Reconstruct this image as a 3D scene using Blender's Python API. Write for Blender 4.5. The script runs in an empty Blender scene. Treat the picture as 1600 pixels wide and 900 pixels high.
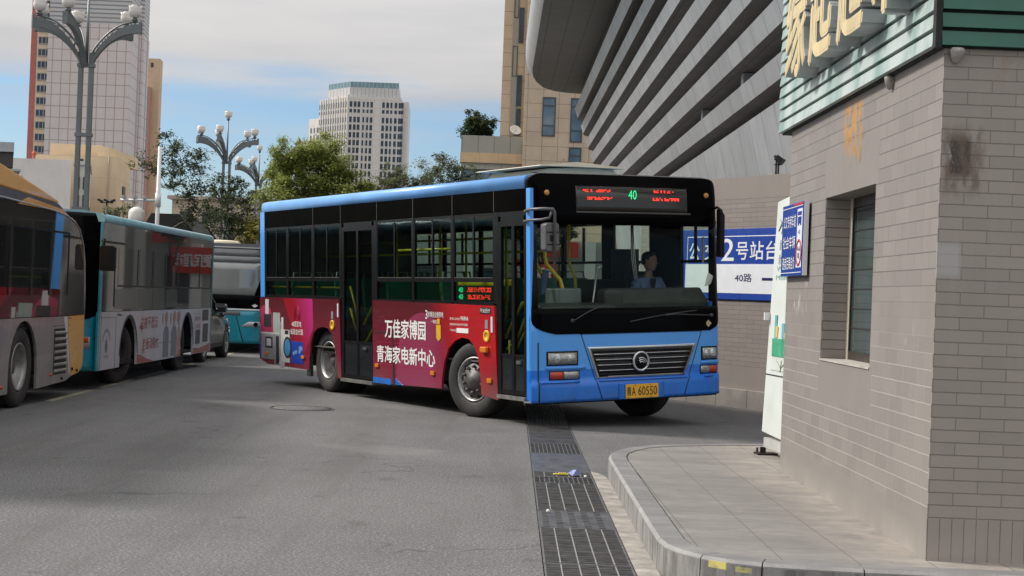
import bpy, bmesh, math, random
from mathutils import Vector, Matrix
R = math.radians
rnd = random.Random(7)
scn = bpy.context.scene
COL = scn.collection

# ---------------------------------------------------------------- camera
cam_d = bpy.data.cameras.new('camera')
cam_d.sensor_width = 36.0
cam_d.lens = 54.9
cam_d.clip_start = 0.1
cam_d.clip_end = 3000
cam = bpy.data.objects.new('camera', cam_d)
COL.objects.link(cam)
_p, _r = R(.3224), R(2.1976)
fw = Vector((0, math.cos(_p), math.sin(_p)))
up0 = Vector((0, -math.sin(_p), math.cos(_p)))
rt0 = Vector((1, 0, 0))
rt = rt0 * math.cos(_r) + up0 * math.sin(_r)
up = up0 * math.cos(_r) - rt0 * math.sin(_r)
cam.matrix_world = Matrix(((rt.x, up.x, -fw.x, 0), (rt.y, up.y, -fw.y, 0), (rt.z, up.z, -fw.z, 1.519), (0, 0, 0, 1)))
scn.camera = cam

# ---------------------------------------------------------------- sky, sun, exposure
SUN_AZ, SUN_EL = R(-74), R(40)          # azimuth from +Y towards +X
w = bpy.data.worlds.new('World')
scn.world = w
w.use_nodes = True
nt = w.node_tree
nt.nodes.clear()
N = nt.nodes.new
L = nt.links.new
out = N('ShaderNodeOutputWorld')
sky = N('ShaderNodeTexSky')
sky.sky_type = 'NISHITA'
sky.sun_disc = False
sky.sun_elevation = SUN_EL
sky.sun_rotation = SUN_AZ
sky.air_density = 1.0
sky.dust_density = .6
sky.ozone_density = 6.0
bg1 = N('ShaderNodeBackground')
bg1.inputs[1].default_value = .105
L(sky.outputs[0], bg1.inputs[0])
tc = N('ShaderNodeTexCoord')
mp = N('ShaderNodeMapping')
mp.inputs['Scale'].default_value = (3.0, 3.0, 22.0)
L(tc.outputs['Generated'], mp.inputs[0])
no = N('ShaderNodeTexNoise')
no.inputs['Scale'].default_value = 1.6
no.inputs['Detail'].default_value = 7
no.inputs['Roughness'].default_value = .55
L(mp.outputs[0], no.inputs[0])
sx = N('ShaderNodeSeparateXYZ')
L(tc.outputs['Generated'], sx.inputs[0])
ma = N('ShaderNodeMath'); ma.operation = 'MULTIPLY_ADD'
L(no.outputs[0], ma.inputs[0]); ma.inputs[1].default_value = .055; L(sx.outputs[2], ma.inputs[2])
mr = N('ShaderNodeMapRange'); mr.interpolation_type = 'SMOOTHSTEP'
mr.inputs[1].default_value = .142; mr.inputs[2].default_value = .168
L(ma.outputs[0], mr.inputs[0])
# thin veils lower down
no2 = N('ShaderNodeTexNoise'); no2.inputs['Scale'].default_value = 3.1; no2.inputs['Detail'].default_value = 5
mp2 = N('ShaderNodeMapping'); mp2.inputs['Scale'].default_value = (2.2, 2.2, 30.0)
L(tc.outputs['Generated'], mp2.inputs[0]); L(mp2.outputs[0], no2.inputs[0])
mr2 = N('ShaderNodeMapRange'); mr2.inputs[1].default_value = .45; mr2.inputs[2].default_value = .75; mr2.inputs[4].default_value = .35
L(no2.outputs[0], mr2.inputs[0])
mx = N('ShaderNodeMath'); mx.operation = 'MAXIMUM'
L(mr.outputs[0], mx.inputs[0]); L(mr2.outputs[0], mx.inputs[1])
# cloud body brightness
no3 = N('ShaderNodeTexNoise'); no3.inputs['Scale'].default_value = 1.3; no3.inputs['Detail'].default_value = 6
L(mp.outputs[0], no3.inputs[0])
cr = N('ShaderNodeValToRGB')
cr.color_ramp.elements[0].position = .3; cr.color_ramp.elements[0].color = (.57, .57, .59, 1)
cr.color_ramp.elements[1].position = .7; cr.color_ramp.elements[1].color = (.75, .73, .715, 1)
L(no3.outputs[0], cr.inputs[0])
bg2 = N('ShaderNodeBackground'); bg2.inputs[1].default_value = 1.0
zm = N('ShaderNodeMath'); zm.operation = 'MULTIPLY_ADD'; zm.use_clamp = False
L(sx.outputs[2], zm.inputs[0]); zm.inputs[1].default_value = 1.5; zm.inputs[2].default_value = .61
L(zm.outputs[0], bg2.inputs[1])
L(cr.outputs[0], bg2.inputs[0])
ms = N('ShaderNodeMixShader')
L(mx.outputs[0], ms.inputs[0]); L(bg1.outputs[0], ms.inputs[1]); L(bg2.outputs[0], ms.inputs[2])
L(ms.outputs[0], out.inputs[0])

sd = bpy.data.lights.new('sun', 'SUN')
sd.energy = 3.3
sd.angle = R(9)
sd.color = (1, .95, .88)
sun = bpy.data.objects.new('sun', sd)
COL.objects.link(sun)
sdir = Vector((math.sin(SUN_AZ) * math.cos(SUN_EL), math.cos(SUN_AZ) * math.cos(SUN_EL), math.sin(SUN_EL)))
sun.rotation_euler = sdir.to_track_quat('Z', 'Y').to_euler()
sun.location = sdir * 100
vs = scn.view_settings
vs.view_transform = 'Standard'
vs.look = 'None'
vs.exposure = 0.25
vs.gamma = 1.0
vs.use_curve_mapping = False
scn.cycles.max_bounces = 8
scn.cycles.transparent_max_bounces = 24
scn.cycles.use_denoising = True

# ---------------------------------------------------------------- materials
def srgb(r, g, b):
    f = lambda c: (c / 255 / 12.92) if c <= 10 else ((c / 255 + .055) / 1.055) ** 2.4
    return (f(r), f(g), f(b))

MATS = {}
class NT:
    """small wrapper to write node graphs tersely"""
    def __init__(s, m):
        s.nt = m.node_tree
    def n(s, typ, **kw):
        x = s.nt.nodes.new('ShaderNode' + typ)
        for k, v in kw.items():
            setattr(x, k, v)
        return x
    def l(s, a, b):
        s.nt.links.new(a, b)
    def math(s, op, a, b=None, c=None, clamp=False):
        x = s.n('Math', operation=op); x.use_clamp = clamp
        for i, q in enumerate((a, b, c)):
            if q is None: continue
            if isinstance(q, (int, float)): x.inputs[i].default_value = q
            else: s.l(q, x.inputs[i])
        return x.outputs[0]
    def mix(s, f, a, b, blend='MIX'):
        x = s.n('Mix', data_type='RGBA', blend_type=blend)
        for i, q in ((0, f), (6, a), (7, b)):
            if isinstance(q, (int, float)): x.inputs[i].default_value = q
            elif isinstance(q, tuple): x.inputs[i].default_value = (*q[:3], 1)
            else: s.l(q, x.inputs[i])
        return x.outputs[2]
    def coord(s):
        return s.n('TexCoord').outputs['Object']
    def xyz(s, v):
        x = s.n('SeparateXYZ'); s.l(v, x.inputs[0]); return x.outputs
    def noise(s, v, scale, detail=4, rough=.55, stretch=None):
        if stretch:
            m = s.n('Mapping'); m.inputs['Scale'].default_value = stretch; s.l(v, m.inputs[0]); v = m.outputs[0]
        x = s.n('TexNoise'); x.inputs['Scale'].default_value = scale; x.inputs['Detail'].default_value = detail
        x.inputs['Roughness'].default_value = rough
        s.l(v, x.inputs[0]); return x.outputs[0]
    def ramp(s, v, a, b, lo=0., hi=1.):
        x = s.n('MapRange'); s.l(v, x.inputs[0])
        x.inputs[1].default_value = a; x.inputs[2].default_value = b; x.inputs[3].default_value = lo; x.inputs[4].default_value = hi
        return x.outputs[0]
    def bump(s, h, strength, dist=.01):
        x = s.n('Bump'); x.inputs['Strength'].default_value = strength; x.inputs['Distance'].default_value = dist
        s.l(h, x.inputs['Height']); return x.outputs[0]

def newmat(name):
    m = bpy.data.materials.new(name); m.use_nodes = True
    b = m.node_tree.nodes['Principled BSDF']
    MATS[name] = m
    return m, b, NT(m)

def mat(name, rgb, rough=.5, metal=0., var=.12, scale=6., bump=0., coat=0., dirt=0., bscale=40.):
    if name in MATS: return MATS[name]
    m, b, t = newmat(name)
    co = t.coord()
    n1 = t.noise(co, scale, 5)
    lo = tuple(c * (1 - var) for c in rgb); hi = tuple(min(1, c * (1 + var)) for c in rgb)
    c = t.mix(t.ramp(n1, .3, .7), lo, hi)
    if dirt:
        n2 = t.noise(co, 2.3, 6, .65, (1, 1, .35))
        c = t.mix(t.ramp(n2, .48, .72, 0, dirt), c, (.13, .115, .10))
    t.l(c, b.inputs['Base Color'])
    b.inputs['Roughness'].default_value = rough
    rv = t.ramp(t.noise(co, scale * 2.1, 4), .3, .7, max(.02, rough * .85), min(1, rough * 1.15))
    t.l(rv, b.inputs['Roughness'])
    b.inputs['Metallic'].default_value = metal
    if coat:
        b.inputs['Coat Weight'].default_value = coat; b.inputs['Coat Roughness'].default_value = .06
    if bump:
        t.l(t.bump(t.noise(co, bscale, 4), bump), b.inputs['Normal'])
    return m

def emis(name, rgb, strength):
    if name in MATS: return MATS[name]
    m, b, t = newmat(name)
    b.inputs['Base Color'].default_value = (*[c * .3 for c in rgb], 1)
    b.inputs['Emission Color'].default_value = (*rgb, 1)
    b.inputs['Emission Strength'].default_value = strength
    return m

def glassmat(name, tint, ior=1.45, rough=.02):
    if name in MATS: return MATS[name]
    m = bpy.data.materials.new(name); m.use_nodes = True; MATS[name] = m
    t = NT(m); m.node_tree.nodes.clear()
    o = t.n('OutputMaterial'); tr = t.n('BsdfTransparent'); gl = t.n('BsdfGlossy'); mxs = t.n('MixShader'); fr = t.n('Fresnel')
    tr.inputs[0].default_value = (*tint, 1); gl.inputs['Roughness'].default_value = rough
    gl.inputs[0].default_value = (.9, .95, .95, 1)
    fr.inputs[0].default_value = ior
    # slight waviness of the pane
    bp = t.bump(t.noise(t.coord(), 1.7, 2), .035, .1)
    t.l(bp, gl.inputs['Normal'])
    gm = t.n('NewGeometry'); fv = t.math('MULTIPLY', fr.outputs[0], t.math('SUBTRACT', 1.0, gm.outputs['Backfacing']))
    t.l(fv, mxs.inputs[0]); t.l(tr.outputs[0], mxs.inputs[1]); t.l(gl.outputs[0], mxs.inputs[2]); t.l(mxs.outputs[0], o.inputs[0])
    return m

def gridmat(name, rgb, line, periods, width=.02, rough=.5, metal=0., var=.1, bump=.4, offs=(0, 0, 0), cell=.0, streak=0.):
    """cladding: panels separated by joints, in object coordinates; periods per axis (0 = none)"""
    if name in MATS: return MATS[name]
    m, b, t = newmat(name)
    co = t.coord(); X = t.xyz(co)
    mask = None; cellv = None
    for i, p in enumerate(periods):
        if not p: continue
        q = t.math('DIVIDE', t.math('ADD', X[i], offs[i]), p)
        f = t.math('FRACT', q)
        d = t.math('LESS_THAN', f, width / p)
        mask = d if mask is None else t.math('MAXIMUM', mask, d)
        fl = t.math('MULTIPLY', t.math('FLOOR', q), 12.9898 + 31.7 * i)
        cellv = fl if cellv is None else t.math('ADD', cellv, fl)
    n1 = t.noise(co, 1.1, 6, .6)
    c = t.mix(t.ramp(n1, .3, .7), tuple(k * (1 - var) for k in rgb), tuple(k * (1 + var) for k in rgb))
    if cell:
        h = t.math('FRACT', t.math('MULTIPLY', t.math('SINE', cellv), 43758.5))
        c = t.mix(t.ramp(h, 0, 1, 0, cell), c, tuple(k * .72 for k in rgb))
    if streak:
        n2 = t.noise(co, 1.2, 6, .7, (3, 3, .18))
        c = t.mix(t.ramp(n2, .5, .75, 0, streak), c, tuple(k * .55 for k in rgb))
    c = t.mix(mask, c, line)
    t.l(c, b.inputs['Base Color'])
    b.inputs['Roughness'].default_value = rough; b.inputs['Metallic'].default_value = metal
    if bump: t.l(t.bump(t.math('SUBTRACT', 1.0, mask), bump, .02), b.inputs['Normal'])
    return m

# ---------------------------------------------------------------- mesh builder
class MB:
    def __init__(s, xf=None):
        s.v = []; s.f = []; s.mi = []; s.sm = []; s.xf = xf
    def add(s, vs, fs, mi=0, smooth=False):
        n = len(s.v)
        for p in vs:
            p = Vector(p)
            s.v.append(s.xf @ p if s.xf else p)
        for f in fs:
            s.f.append(tuple(i + n for i in f)); s.mi.append(mi); s.sm.append(smooth)
        return s
    def box(s, a, b, mi=0):
        x0, y0, z0 = a; x1, y1, z1 = b
        return s.add([(x0, y0, z0), (x1, y0, z0), (x1, y1, z0), (x0, y1, z0), (x0, y0, z1), (x1, y0, z1), (x1, y1, z1), (x0, y1, z1)],
                     [(0, 3, 2, 1), (4, 5, 6, 7), (0, 1, 5, 4), (1, 2, 6, 5), (2, 3, 7, 6), (3, 0, 4, 7)], mi)
    def prism(s, poly, lo, hi, axis='x', mi=0, smooth=False):
        n = len(poly)
        mk = {'x': lambda p, h: (h, p[0], p[1]), 'y': lambda p, h: (p[0], h, p[1]), 'z': lambda p, h: (p[0], p[1], h)}[axis]
        vs = [mk(p, lo) for p in poly] + [mk(p, hi) for p in poly]
        s.add(vs, [tuple(range(n)), tuple(range(2 * n - 1, n - 1, -1))], mi)
        n0 = len(s.v) - 2 * n
        for i in range(n):
            j = (i + 1) % n
            s.f.append((n0 + i, n0 + n + i, n0 + n + j, n0 + j)); s.mi.append(mi); s.sm.append(smooth)
        return s
    def poly(s, pts, mi=0):
        return s.add(pts, [tuple(range(len(pts)))], mi)
    def tube(s, pts, r, n=8, mi=0, cap=True, square=False):
        pts = [Vector(p) for p in pts]; rs = r if isinstance(r, (list, tuple)) else [r] * len(pts)
        vs = []; fs = []
        ref = None
        for i, p in enumerate(pts):
            a = pts[max(0, i - 1)]; b = pts[min(len(pts) - 1, i + 1)]
            d = (b - a)
            d = d.normalized() if d.length > 1e-9 else Vector((0, 0, 1))
            if ref is None:
                ref = Vector((0, 0, 1)) if abs(d.z) < .9 else Vector((1, 0, 0))
            u = d.cross(ref)
            if u.length < 1e-5: u = d.orthogonal()
            u.normalize(); v = d.cross(u).normalized(); ref = -v if False else ref
            for k in range(n):
                t = 2 * math.pi * (k + (.5 if square else 0)) / n
                vs.append(p + (u * math.cos(t) + v * math.sin(t)) * rs[i])
        for i in range(len(pts) - 1):
            for k in range(n):
                k2 = (k + 1) % n
                fs.append((i * n + k, i * n + k2, (i + 1) * n + k2, (i + 1) * n + k))
        if cap:
            fs.append(tuple(range(n - 1, -1, -1))); fs.append(tuple(range((len(pts) - 1) * n, len(pts) * n)))
        return s.add(vs, fs, mi, not square)
    def lathe(s, prof, M=None, n=24, mi=0, smooth=True, close=False):
        """prof: (radius, height) along local Z of M"""
        M = M or Matrix.Identity(4)
        vs = []; fs = []
        for r, h in prof:
            for k in range(n):
                t = 2 * math.pi * k / n
                vs.append(M @ Vector((r * math.cos(t), r * math.sin(t), h)))
        m = len(prof)
        for i in range(m if close else m - 1):
            i2 = (i + 1) % m
            for k in range(n):
                k2 = (k + 1) % n
                fs.append((i * n + k, i * n + k2, i2 * n + k2, i2 * n + k))
        return s.add(vs, fs, mi, smooth)
    def build(s, name, mats, parent=None, loc=None, rot=None, bevel=0., mtx=None, wd=1e-5):
        me = bpy.data.meshes.new(name)
        me.from_pydata([tuple(v) for v in s.v], [], s.f)
        if not isinstance(mats, (list, tuple)): mats = [mats]
        for m in mats: me.materials.append(m)
        me.polygons.foreach_set('material_index', s.mi)
        me.polygons.foreach_set('use_smooth', s.sm)
        bm = bmesh.new(); bm.from_mesh(me)
        bmesh.ops.remove_doubles(bm, verts=bm.verts, dist=wd)
        bmesh.ops.recalc_face_normals(bm, faces=bm.faces)
        bm.to_mesh(me); bm.free(); me.update()
        o = bpy.data.objects.new(name, me); COL.objects.link(o)
        if parent: o.parent = parent
        if loc: o.location = loc
        if rot: o.rotation_euler = rot
        if mtx: o.matrix_local = mtx
        if bevel:
            b = o.modifiers.new('bevel', 'BEVEL'); b.width = bevel; b.segments = 2; b.limit_method = 'ANGLE'; b.angle_limit = R(40)
            b.use_clamp_overlap = True
        return o

def box(name, a, b, m, parent=None, bevel=0., mtx=None):
    return MB().box(a, b).build(name, m, parent, bevel=bevel, mtx=mtx)

def thing(name, label, cat, loc=(0, 0, 0), rz=0., group=None):
    o = bpy.data.objects.new(name, None); COL.objects.link(o)
    o.empty_display_size = .2
    o.location = loc; o.rotation_euler = (0, 0, rz)
    return tag(o, label, cat, group)
def tag(o, label=None, cat=None, group=None, kind=None):
    if label: o['label'] = label
    if cat: o['category'] = cat
    if group: o['group'] = group
    if kind: o['kind'] = kind
    return o
def sub(name, parent, loc=(0, 0, 0), rot=(0, 0, 0), mtx=None):
    o = bpy.data.objects.new(name, None); COL.objects.link(o); o.parent = parent
    o.empty_display_size = .1
    o.location = loc; o.rotation_euler = rot
    if mtx: o.matrix_local = mtx
    return o
def copy_tree(o, parent=None):
    c = o.copy(); COL.objects.link(c)
    if parent: c.parent = parent
    for ch in list(o.children): copy_tree(ch, c)
    return c

_TC = {}
def glyphs(text, bold=0.):
    key = (text, bold)
    if key in _TC: return _TC[key]
    cu = bpy.data.curves.new('lettering', 'FONT'); cu.body = text; cu.offset = bold; cu.resolution_u = 3
    o = bpy.data.objects.new('lettering', cu); COL.objects.link(o)
    bpy.context.view_layer.update()
    dg = bpy.context.evaluated_depsgraph_get()
    me = bpy.data.meshes.new_from_object(o.evaluated_get(dg))
    vs = [tuple(v.co[:2]) for v in me.vertices]; fs = [tuple(p.vertices) for p in me.polygons]
    bpy.data.objects.remove(o); bpy.data.curves.remove(cu); bpy.data.meshes.remove(me)
    if vs:
        x0 = min(v[0] for v in vs); x1 = max(v[0] for v in vs); y0 = min(v[1] for v in vs); y1 = max(v[1] for v in vs)
        vs = [((x - x0) / max(1e-6, x1 - x0), (y - y0) / max(1e-6, y1 - y0)) for x, y in vs]
    _TC[key] = (vs, fs)
    return _TC[key]

def letter(mb, text, o, right, upv, wdt, hgt, mi=0, bold=.0, depth=0., shear=0.):
    """text filling the box of width x height whose lower left corner is o"""
    o = Vector(o); right = Vector(right).normalized(); upv = Vector(upv).normalized()
    if bold:
        # heavier strokes: the same glyphs again, shifted by a fraction of a stroke, each copy a hair further out
        nrm = right.cross(upv).normalized()
        for i_, (a_, b_) in enumerate(((-1, 0), (1, 0), (0, .6), (0, -.6), (0, 0))):
            letter(mb, text, o + right * a_ * bold * hgt * .9 + upv * b_ * bold * hgt * .9 + nrm * (.0009 if depth else .00015) * i_, right, upv, wdt, hgt, mi, 0., depth, shear)
        return mb
    vs, fs = glyphs(text, 0.)
    P = [o + right * (x * wdt + shear * y * hgt) + upv * (y * hgt) for x, y in vs]
    if not depth:
        mb.add(P, fs, mi)
    else:
        nn = right.cross(upv).normalized() * depth
        n = len(P)
        from collections import Counter
        ec = {}
        for f in fs:
            for a, b in zip(f, f[1:] + f[:1]): ec[(a, b)] = 1
        side = []
        for (a, b) in ec:
            if (b, a) not in ec: side.append((a, b))
        mb.add([p + nn for p in P], fs, mi)
        mb.add(P + [p + nn for p in P], [(a, b, b + n, a + n) for a, b in side], mi + 1)
        mb.add(P, [tuple(reversed(f)) for f in fs], mi + 1)
    return mb

# ================================================================ SETTING
# ---- asphalt
m, b, t = newmat('asphalt')
co = t.coord()
big = t.noise(co, .16, 5, .6)
med = t.noise(co, 1.1, 6, .65)
fine = t.noise(co, 62, 3, .75)
grit = t.noise(co, 44, 3, .7)
c = t.mix(t.ramp(big, .38, .62), (.092, .0915, .092), (.152, .150, .149))
c = t.mix(t.ramp(med, .35, .7, 0, .5), c, (.185, .183, .18))
c = t.mix(t.ramp(fine, .44, .60, 0, .85), c, (.038, .038, .038), 'MIX')
c = t.mix(t.ramp(grit, .55, .67, 0, .55), c, (.34, .335, .328))
# tyre tracks, oil and cracks
trk = t.noise(co, 1.0, 5, .6, (1.6, .12, 1))
c = t.mix(t.ramp(trk, .50, .66, 0, .55), c, (.07, .068, .066))
vor = t.n('TexVoronoi', feature='DISTANCE_TO_EDGE'); vor.inputs['Scale'].default_value = .33
dis = t.n('Mapping'); wob = t.n('TexNoise'); wob.inputs['Scale'].default_value = 2.2; t.l(co, wob.inputs[0])
vm = t.n('VectorMath', operation='MULTIPLY_ADD'); t.l(wob.outputs['Color'], vm.inputs[0]); vm.inputs[1].default_value = (.7, .7, 0); t.l(co, vm.inputs[2])
t.l(vm.outputs[0], vor.inputs['Vector'])
crk = t.math('LESS_THAN', vor.outputs['Distance'], .004)
crk = t.math('MULTIPLY', crk, t.ramp(t.noise(co, .5, 2), .54, .60))
c = t.mix(t.math('MULTIPLY', crk, .7), c, (.05, .05, .05))
spots = t.noise(co, 2.4, 3, .5)
c = t.mix(t.ramp(spots, .64, .72, 0, .5), c, (.055, .053, .051))
drp = t.n('TexVoronoi'); drp.inputs['Scale'].default_value = .9; t.l(co, drp.inputs['Vector'])
c = t.mix(t.ramp(t.math('ADD', drp.outputs['Distance'], t.math('MULTIPLY', med, .12)), .10, .13, .6, 0), c, (.05, .049, .047))
dust = t.noise(co, .45, 4, .6)
c = t.mix(t.ramp(dust, .60, .75, 0, .35), c, (.27, .25, .23))
t.l(c, b.inputs['Base Color'])
t.l(t.ramp(med, .3, .7, .82, .95), b.inputs['Roughness'])
h = t.math('ADD', t.math('MULTIPLY', fine, .6), grit)
t.l(t.bump(h, .8, .008), b.inputs['Normal'])
ASPH = m
g = MB()
# one ground sheet with a slot for the drain channel
DX0, DX1, DY0, DY1 = .235, .755, 5.0, 26.0
X0, X1, Y0, Y1 = -500, 500, -60, 1200
g.add([(X0, Y0, 0), (DX0, Y0, 0), (DX0, DY0, 0), (DX0, DY1, 0), (DX0, Y1, 0), (X0, Y1, 0)], [(0, 1, 2, 3, 4, 5)])
g.add([(DX1, Y0, 0), (X1, Y0, 0), (X1, Y1, 0), (DX1, Y1, 0), (DX1, DY1, 0), (DX1, DY0, 0)], [(0, 1, 2, 3, 4, 5)])
g.add([(DX0, Y0, 0), (DX1, Y0, 0), (DX1, DY0, 0), (DX0, DY0, 0)], [(0, 1, 2, 3)])
g.add([(DX0, DY1, 0), (DX1, DY1, 0), (DX1, Y1, 0), (DX0, Y1, 0)], [(0, 1, 2, 3)])
tag(g.build('ground', ASPH), kind='structure')
concrete = mat('concrete', (.30, .285, .26), .85, var=.2, scale=3, bump=.25, dirt=.35)
pit = mat('drain_pit', (.035, .033, .03), .95)
ch = MB()
ch.box((DX0, DY0, -.5), (DX1, DY1, -.45))
ch.box((DX0 - .06, DY0, -.45), (DX0, DY1, -.004)).box((DX1, DY0, -.45), (DX1 + .04, DY1, -.004))
tag(ch.build('drain_channel', pit), kind='structure')
# concrete gutter strip between drain and kerb
gs = MB()
gp = [(.757, 5.0), (.885, 5.0), (.885, 13.2), (.86, 13.5), (.80, 13.72), (.757, 13.8)]
gs.prism(gp, -.02, .005, 'z')
tag(gs.build('gutter_strip', mat('gutter_concrete', (.285, .262, .235), .9, var=.35, scale=7, bump=.6, dirt=.55)), kind='structure')
# ---- kerb and pavement
kout = [(6.2, 8.06), (5.2, 8.06), (4.2, 8.06), (3.4, 8.07), (2.75, 8.07), (2.3, 8.07), (1.88, 8.09), (1.6, 8.115), (1.36, 8.16), (1.18, 8.24), (1.06, 8.345), (.965, 8.50), (.905, 8.68), (.883, 8.9),
        (.88, 9.5), (.88, 10.3), (.88, 11.1), (.88, 11.9), (.88, 12.7), (.88, 13.2), (.89, 13.5), (.93, 13.8), (1.02, 14.1), (1.18, 14.45), (1.40, 14.7), (1.7, 14.9), (2.1, 15.1), (2.6, 15.3), (3.4, 15.5), (4.4, 15.6)]
def inset(pts, dd):
    o = []
    for i, p in enumerate(pts):
        a = Vector(pts[max(0, i - 1)]); b2 = Vector(pts[min(len(pts) - 1, i + 1)])
        d = (b2 - a).normalized(); nn = Vector((d.y, -d.x))   # to the right of travel = inside
        o.append(tuple(Vector(p) + nn * dd))
    return o
kin = inset(kout, .15)
kpv = inset(kout, .162)
kb = MB()
cuts = {0, 2, 4, 6, 8, 10, 13, 15, 17, 20, 23, 25, 27, 29}
seg = []
for i in range(len(kout) - 1):
    a, b2, c2, d2 = map(Vector, (kout[i], kout[i + 1], kin[i + 1], kin[i]))
    e = .004
    u = (b2 - a).normalized(); u2 = (c2 - d2).normalized()
    if i in cuts: a = a + u * e; d2 = d2 + u2 * e
    if i + 1 in cuts: b2 = b2 - u * e; c2 = c2 - u2 * e
    ch_ = .018
    nin = (d2 - a).normalized(); nin2 = (c2 - b2).normalized()
    zt = .18
    vs_ = [(*a, -.05), (*b2, -.05), (*c2, -.05), (*d2, -.05), (*a, zt - ch_), (*b2, zt - ch_), (*c2, zt), (*d2, zt), (*(a + nin * ch_), zt), (*(b2 + nin2 * ch_), zt)]
    kb.add(vs_, [(0, 1, 5, 4), (4, 5, 9, 8), (8, 9, 6, 7), (2, 3, 7, 6)] + ([(0, 4, 8, 7, 3)] if i in cuts else []) + ([(1, 2, 6, 9, 5)] if i + 1 in cuts else []))
m, b, t = newmat('kerb_stone')
co = t.coord(); X = t.xyz(co)
n1 = t.noise(co, 5, 6, .6); n2 = t.noise(co, 9, 6, .7, (1, 1, .15)); n3 = t.noise(co, 120, 2)
c = t.mix(t.ramp(n1, .3, .7), (.21, .205, .20), (.31, .30, .29))
c = t.mix(t.ramp(n3, .5, .65, 0, .35), c, (.16, .155, .15))
top_ = t.math('GREATER_THAN', X[2], .1795)
n7 = t.noise(co, 3, 6, .7, (.3, 1.4, 1))
c = t.mix(t.math('MULTIPLY', top_, t.ramp(n7, .35, .6, .35, .85)), c, (.125, .125, .128))
face = t.math('LESS_THAN', X[2], .155)
c = t.mix(t.math('MULTIPLY', face, t.ramp(n2, .45, .60, 0, .75)), c, (.10, .092, .08))
# yellow paint dabs on the near kerb face
def boxmask(t, X, lims):
    r = None
    for ax, lo, hi in lims:
        q = t.math('MULTIPLY', t.math('GREATER_THAN', X[ax], lo), t.math('LESS_THAN', X[ax], hi))
        r = q if r is None else t.math('MULTIPLY', r, q)
    return r
yp = t.math('MAXIMUM', boxmask(t, X, [(0, 1.10, 1.185), (1, 8, 8.5), (2, .125, .162)]), boxmask(t, X, [(0, 1.23, 1.31), (1, 8, 8.5), (2, .12, .147)]))
c = t.mix(t.math('MULTIPLY', yp, t.ramp(n1, .35, .5)), c, (.62, .55, .16))
t.l(c, b.inputs['Base Color']); b.inputs['Roughness'].default_value = .85
t.l(t.bump(n3, .3, .004), b.inputs['Normal'])
tag(kb.build('kerb', m), kind='structure')
m, b, t = newmat('paving')
co = t.coord(); X = t.xyz(co)
n1 = t.noise(co, 2.2, 7, .65, (.35, 1.6, 1)); n2 = t.noise(co, 130, 2); n4 = t.noise(co, 1.2, 5)
n5 = t.noise(co, 17, 6, .75, (.3, 1.7, 1))
c = t.mix(t.ramp(n1, .3, .72), (.150, .143, .135), (.258, .246, .230))
c = t.mix(t.ramp(n5, .38, .56, .75, 0), c, (.13, .124, .115))
c = t.mix(t.ramp(n2, .5, .62, 0, .3), c, (.15, .14, .13))
c = t.mix(t.ramp(n4, .58, .74, 0, .5), c, (.36, .32, .275))
foot = t.ramp(X[0], 1.75, 2.25)
c = t.mix(t.math('MULTIPLY', foot, t.ramp(t.noise(co, 5, 5, .6), .35, .65, .1, .7)), c, (.36, .31, .26))
gum = t.n('TexVoronoi'); gum.inputs['Scale'].default_value = 2.6; t.l(co, gum.inputs['Vector'])
c = t.mix(t.math('MULTIPLY', t.math('LESS_THAN', gum.outputs['Distance'], .055), .5), c, (.06, .055, .05))
wv = t.math('ADD', X[0], t.math('MULTIPLY', X[1], .012))
lx = t.math('LESS_THAN', t.math('FRACT', t.math('DIVIDE', t.math('ADD', wv, .03), .405)), .012)
ly = t.math('LESS_THAN', t.math('FRACT', t.math('DIVIDE', X[1], .81)), .008)
c = t.mix(lx, c, (.07, .065, .06)); c = t.mix(t.math('MULTIPLY', ly, .45), c, (.12, .11, .10))
# pale dust along the foot of the booth wall
t.l(c, b.inputs['Base Color']); b.inputs['Roughness'].default_value = .9
t.l(t.bump(n2, .25, .004), b.inputs['Normal'])
pv = MB()
pv.prism([(6.2, 8.225)] + kpv[1:-1] + [(4.4, 15.43), (6.2, 15.43)], .10, .176, 'z')
tag(pv.build('pavement', m), kind='structure')
# worn yellow bay line and painted stop line beside the parked buses
line_m = mat('worn_yellow_paint', (.30, .28, .20), .85, var=.3, scale=9, dirt=.9)
ln = MB()
P0, P1 = Vector((-5.70, 19.4)), Vector((-6.42, 40.0))
d = (P1 - P0).normalized(); nn = Vector((-d.y, d.x)) * .05
for k in range(8):
    a = P0 + d * (k * 2.8); b2 = a + d * 2.3
    ln.add([(*(a - nn), .004), (*(a + nn), .004), (*(b2 + nn), .004), (*(b2 - nn), .004)], [(0, 1, 2, 3)])
tag(ln.build('road_marking', line_m), kind='structure')

# ---- manhole
mh = thing('manhole_cover', 'round sunken iron manhole cover in the open asphalt left of the blue bus', 'manhole', (-2.61, 19.83, 0))
iron = mat('cast_iron', (.045, .043, .04), .6, .4, var=.3, scale=20, bump=.3)
MB().lathe([(.41, .002), (.41, .008), (.39, .008), (.39, .002)], n=40, close=True).build('ring', ASPH, mh)
arc_ = []
for rr_, z_ in ((.385, .0085), (.352, .0085)):
    arc_.append([(rr_ * math.cos(a_), rr_ * math.sin(a_), z_) for a_ in [R(2 + 176 * k / 26) for k in range(27)]])
q = MB(); q.add(arc_[0] + arc_[1] + [(x_, y_, .001) for x_, y_, z_ in arc_[0] + arc_[1]], [(i_, i_ + 1, 28 + i_, 27 + i_) for i_ in range(26)] + [(i_, i_ + 1, 55 + i_, 54 + i_) for i_ in range(26)] + [(27 + i_, 28 + i_, 82 + i_, 81 + i_) for i_ in range(26)]); q.build('rim_arc', mat('rim_arc_dark', (.012, .011, .010), .95), mh)  # thin dark arc laid along the far half of the rim
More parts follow.
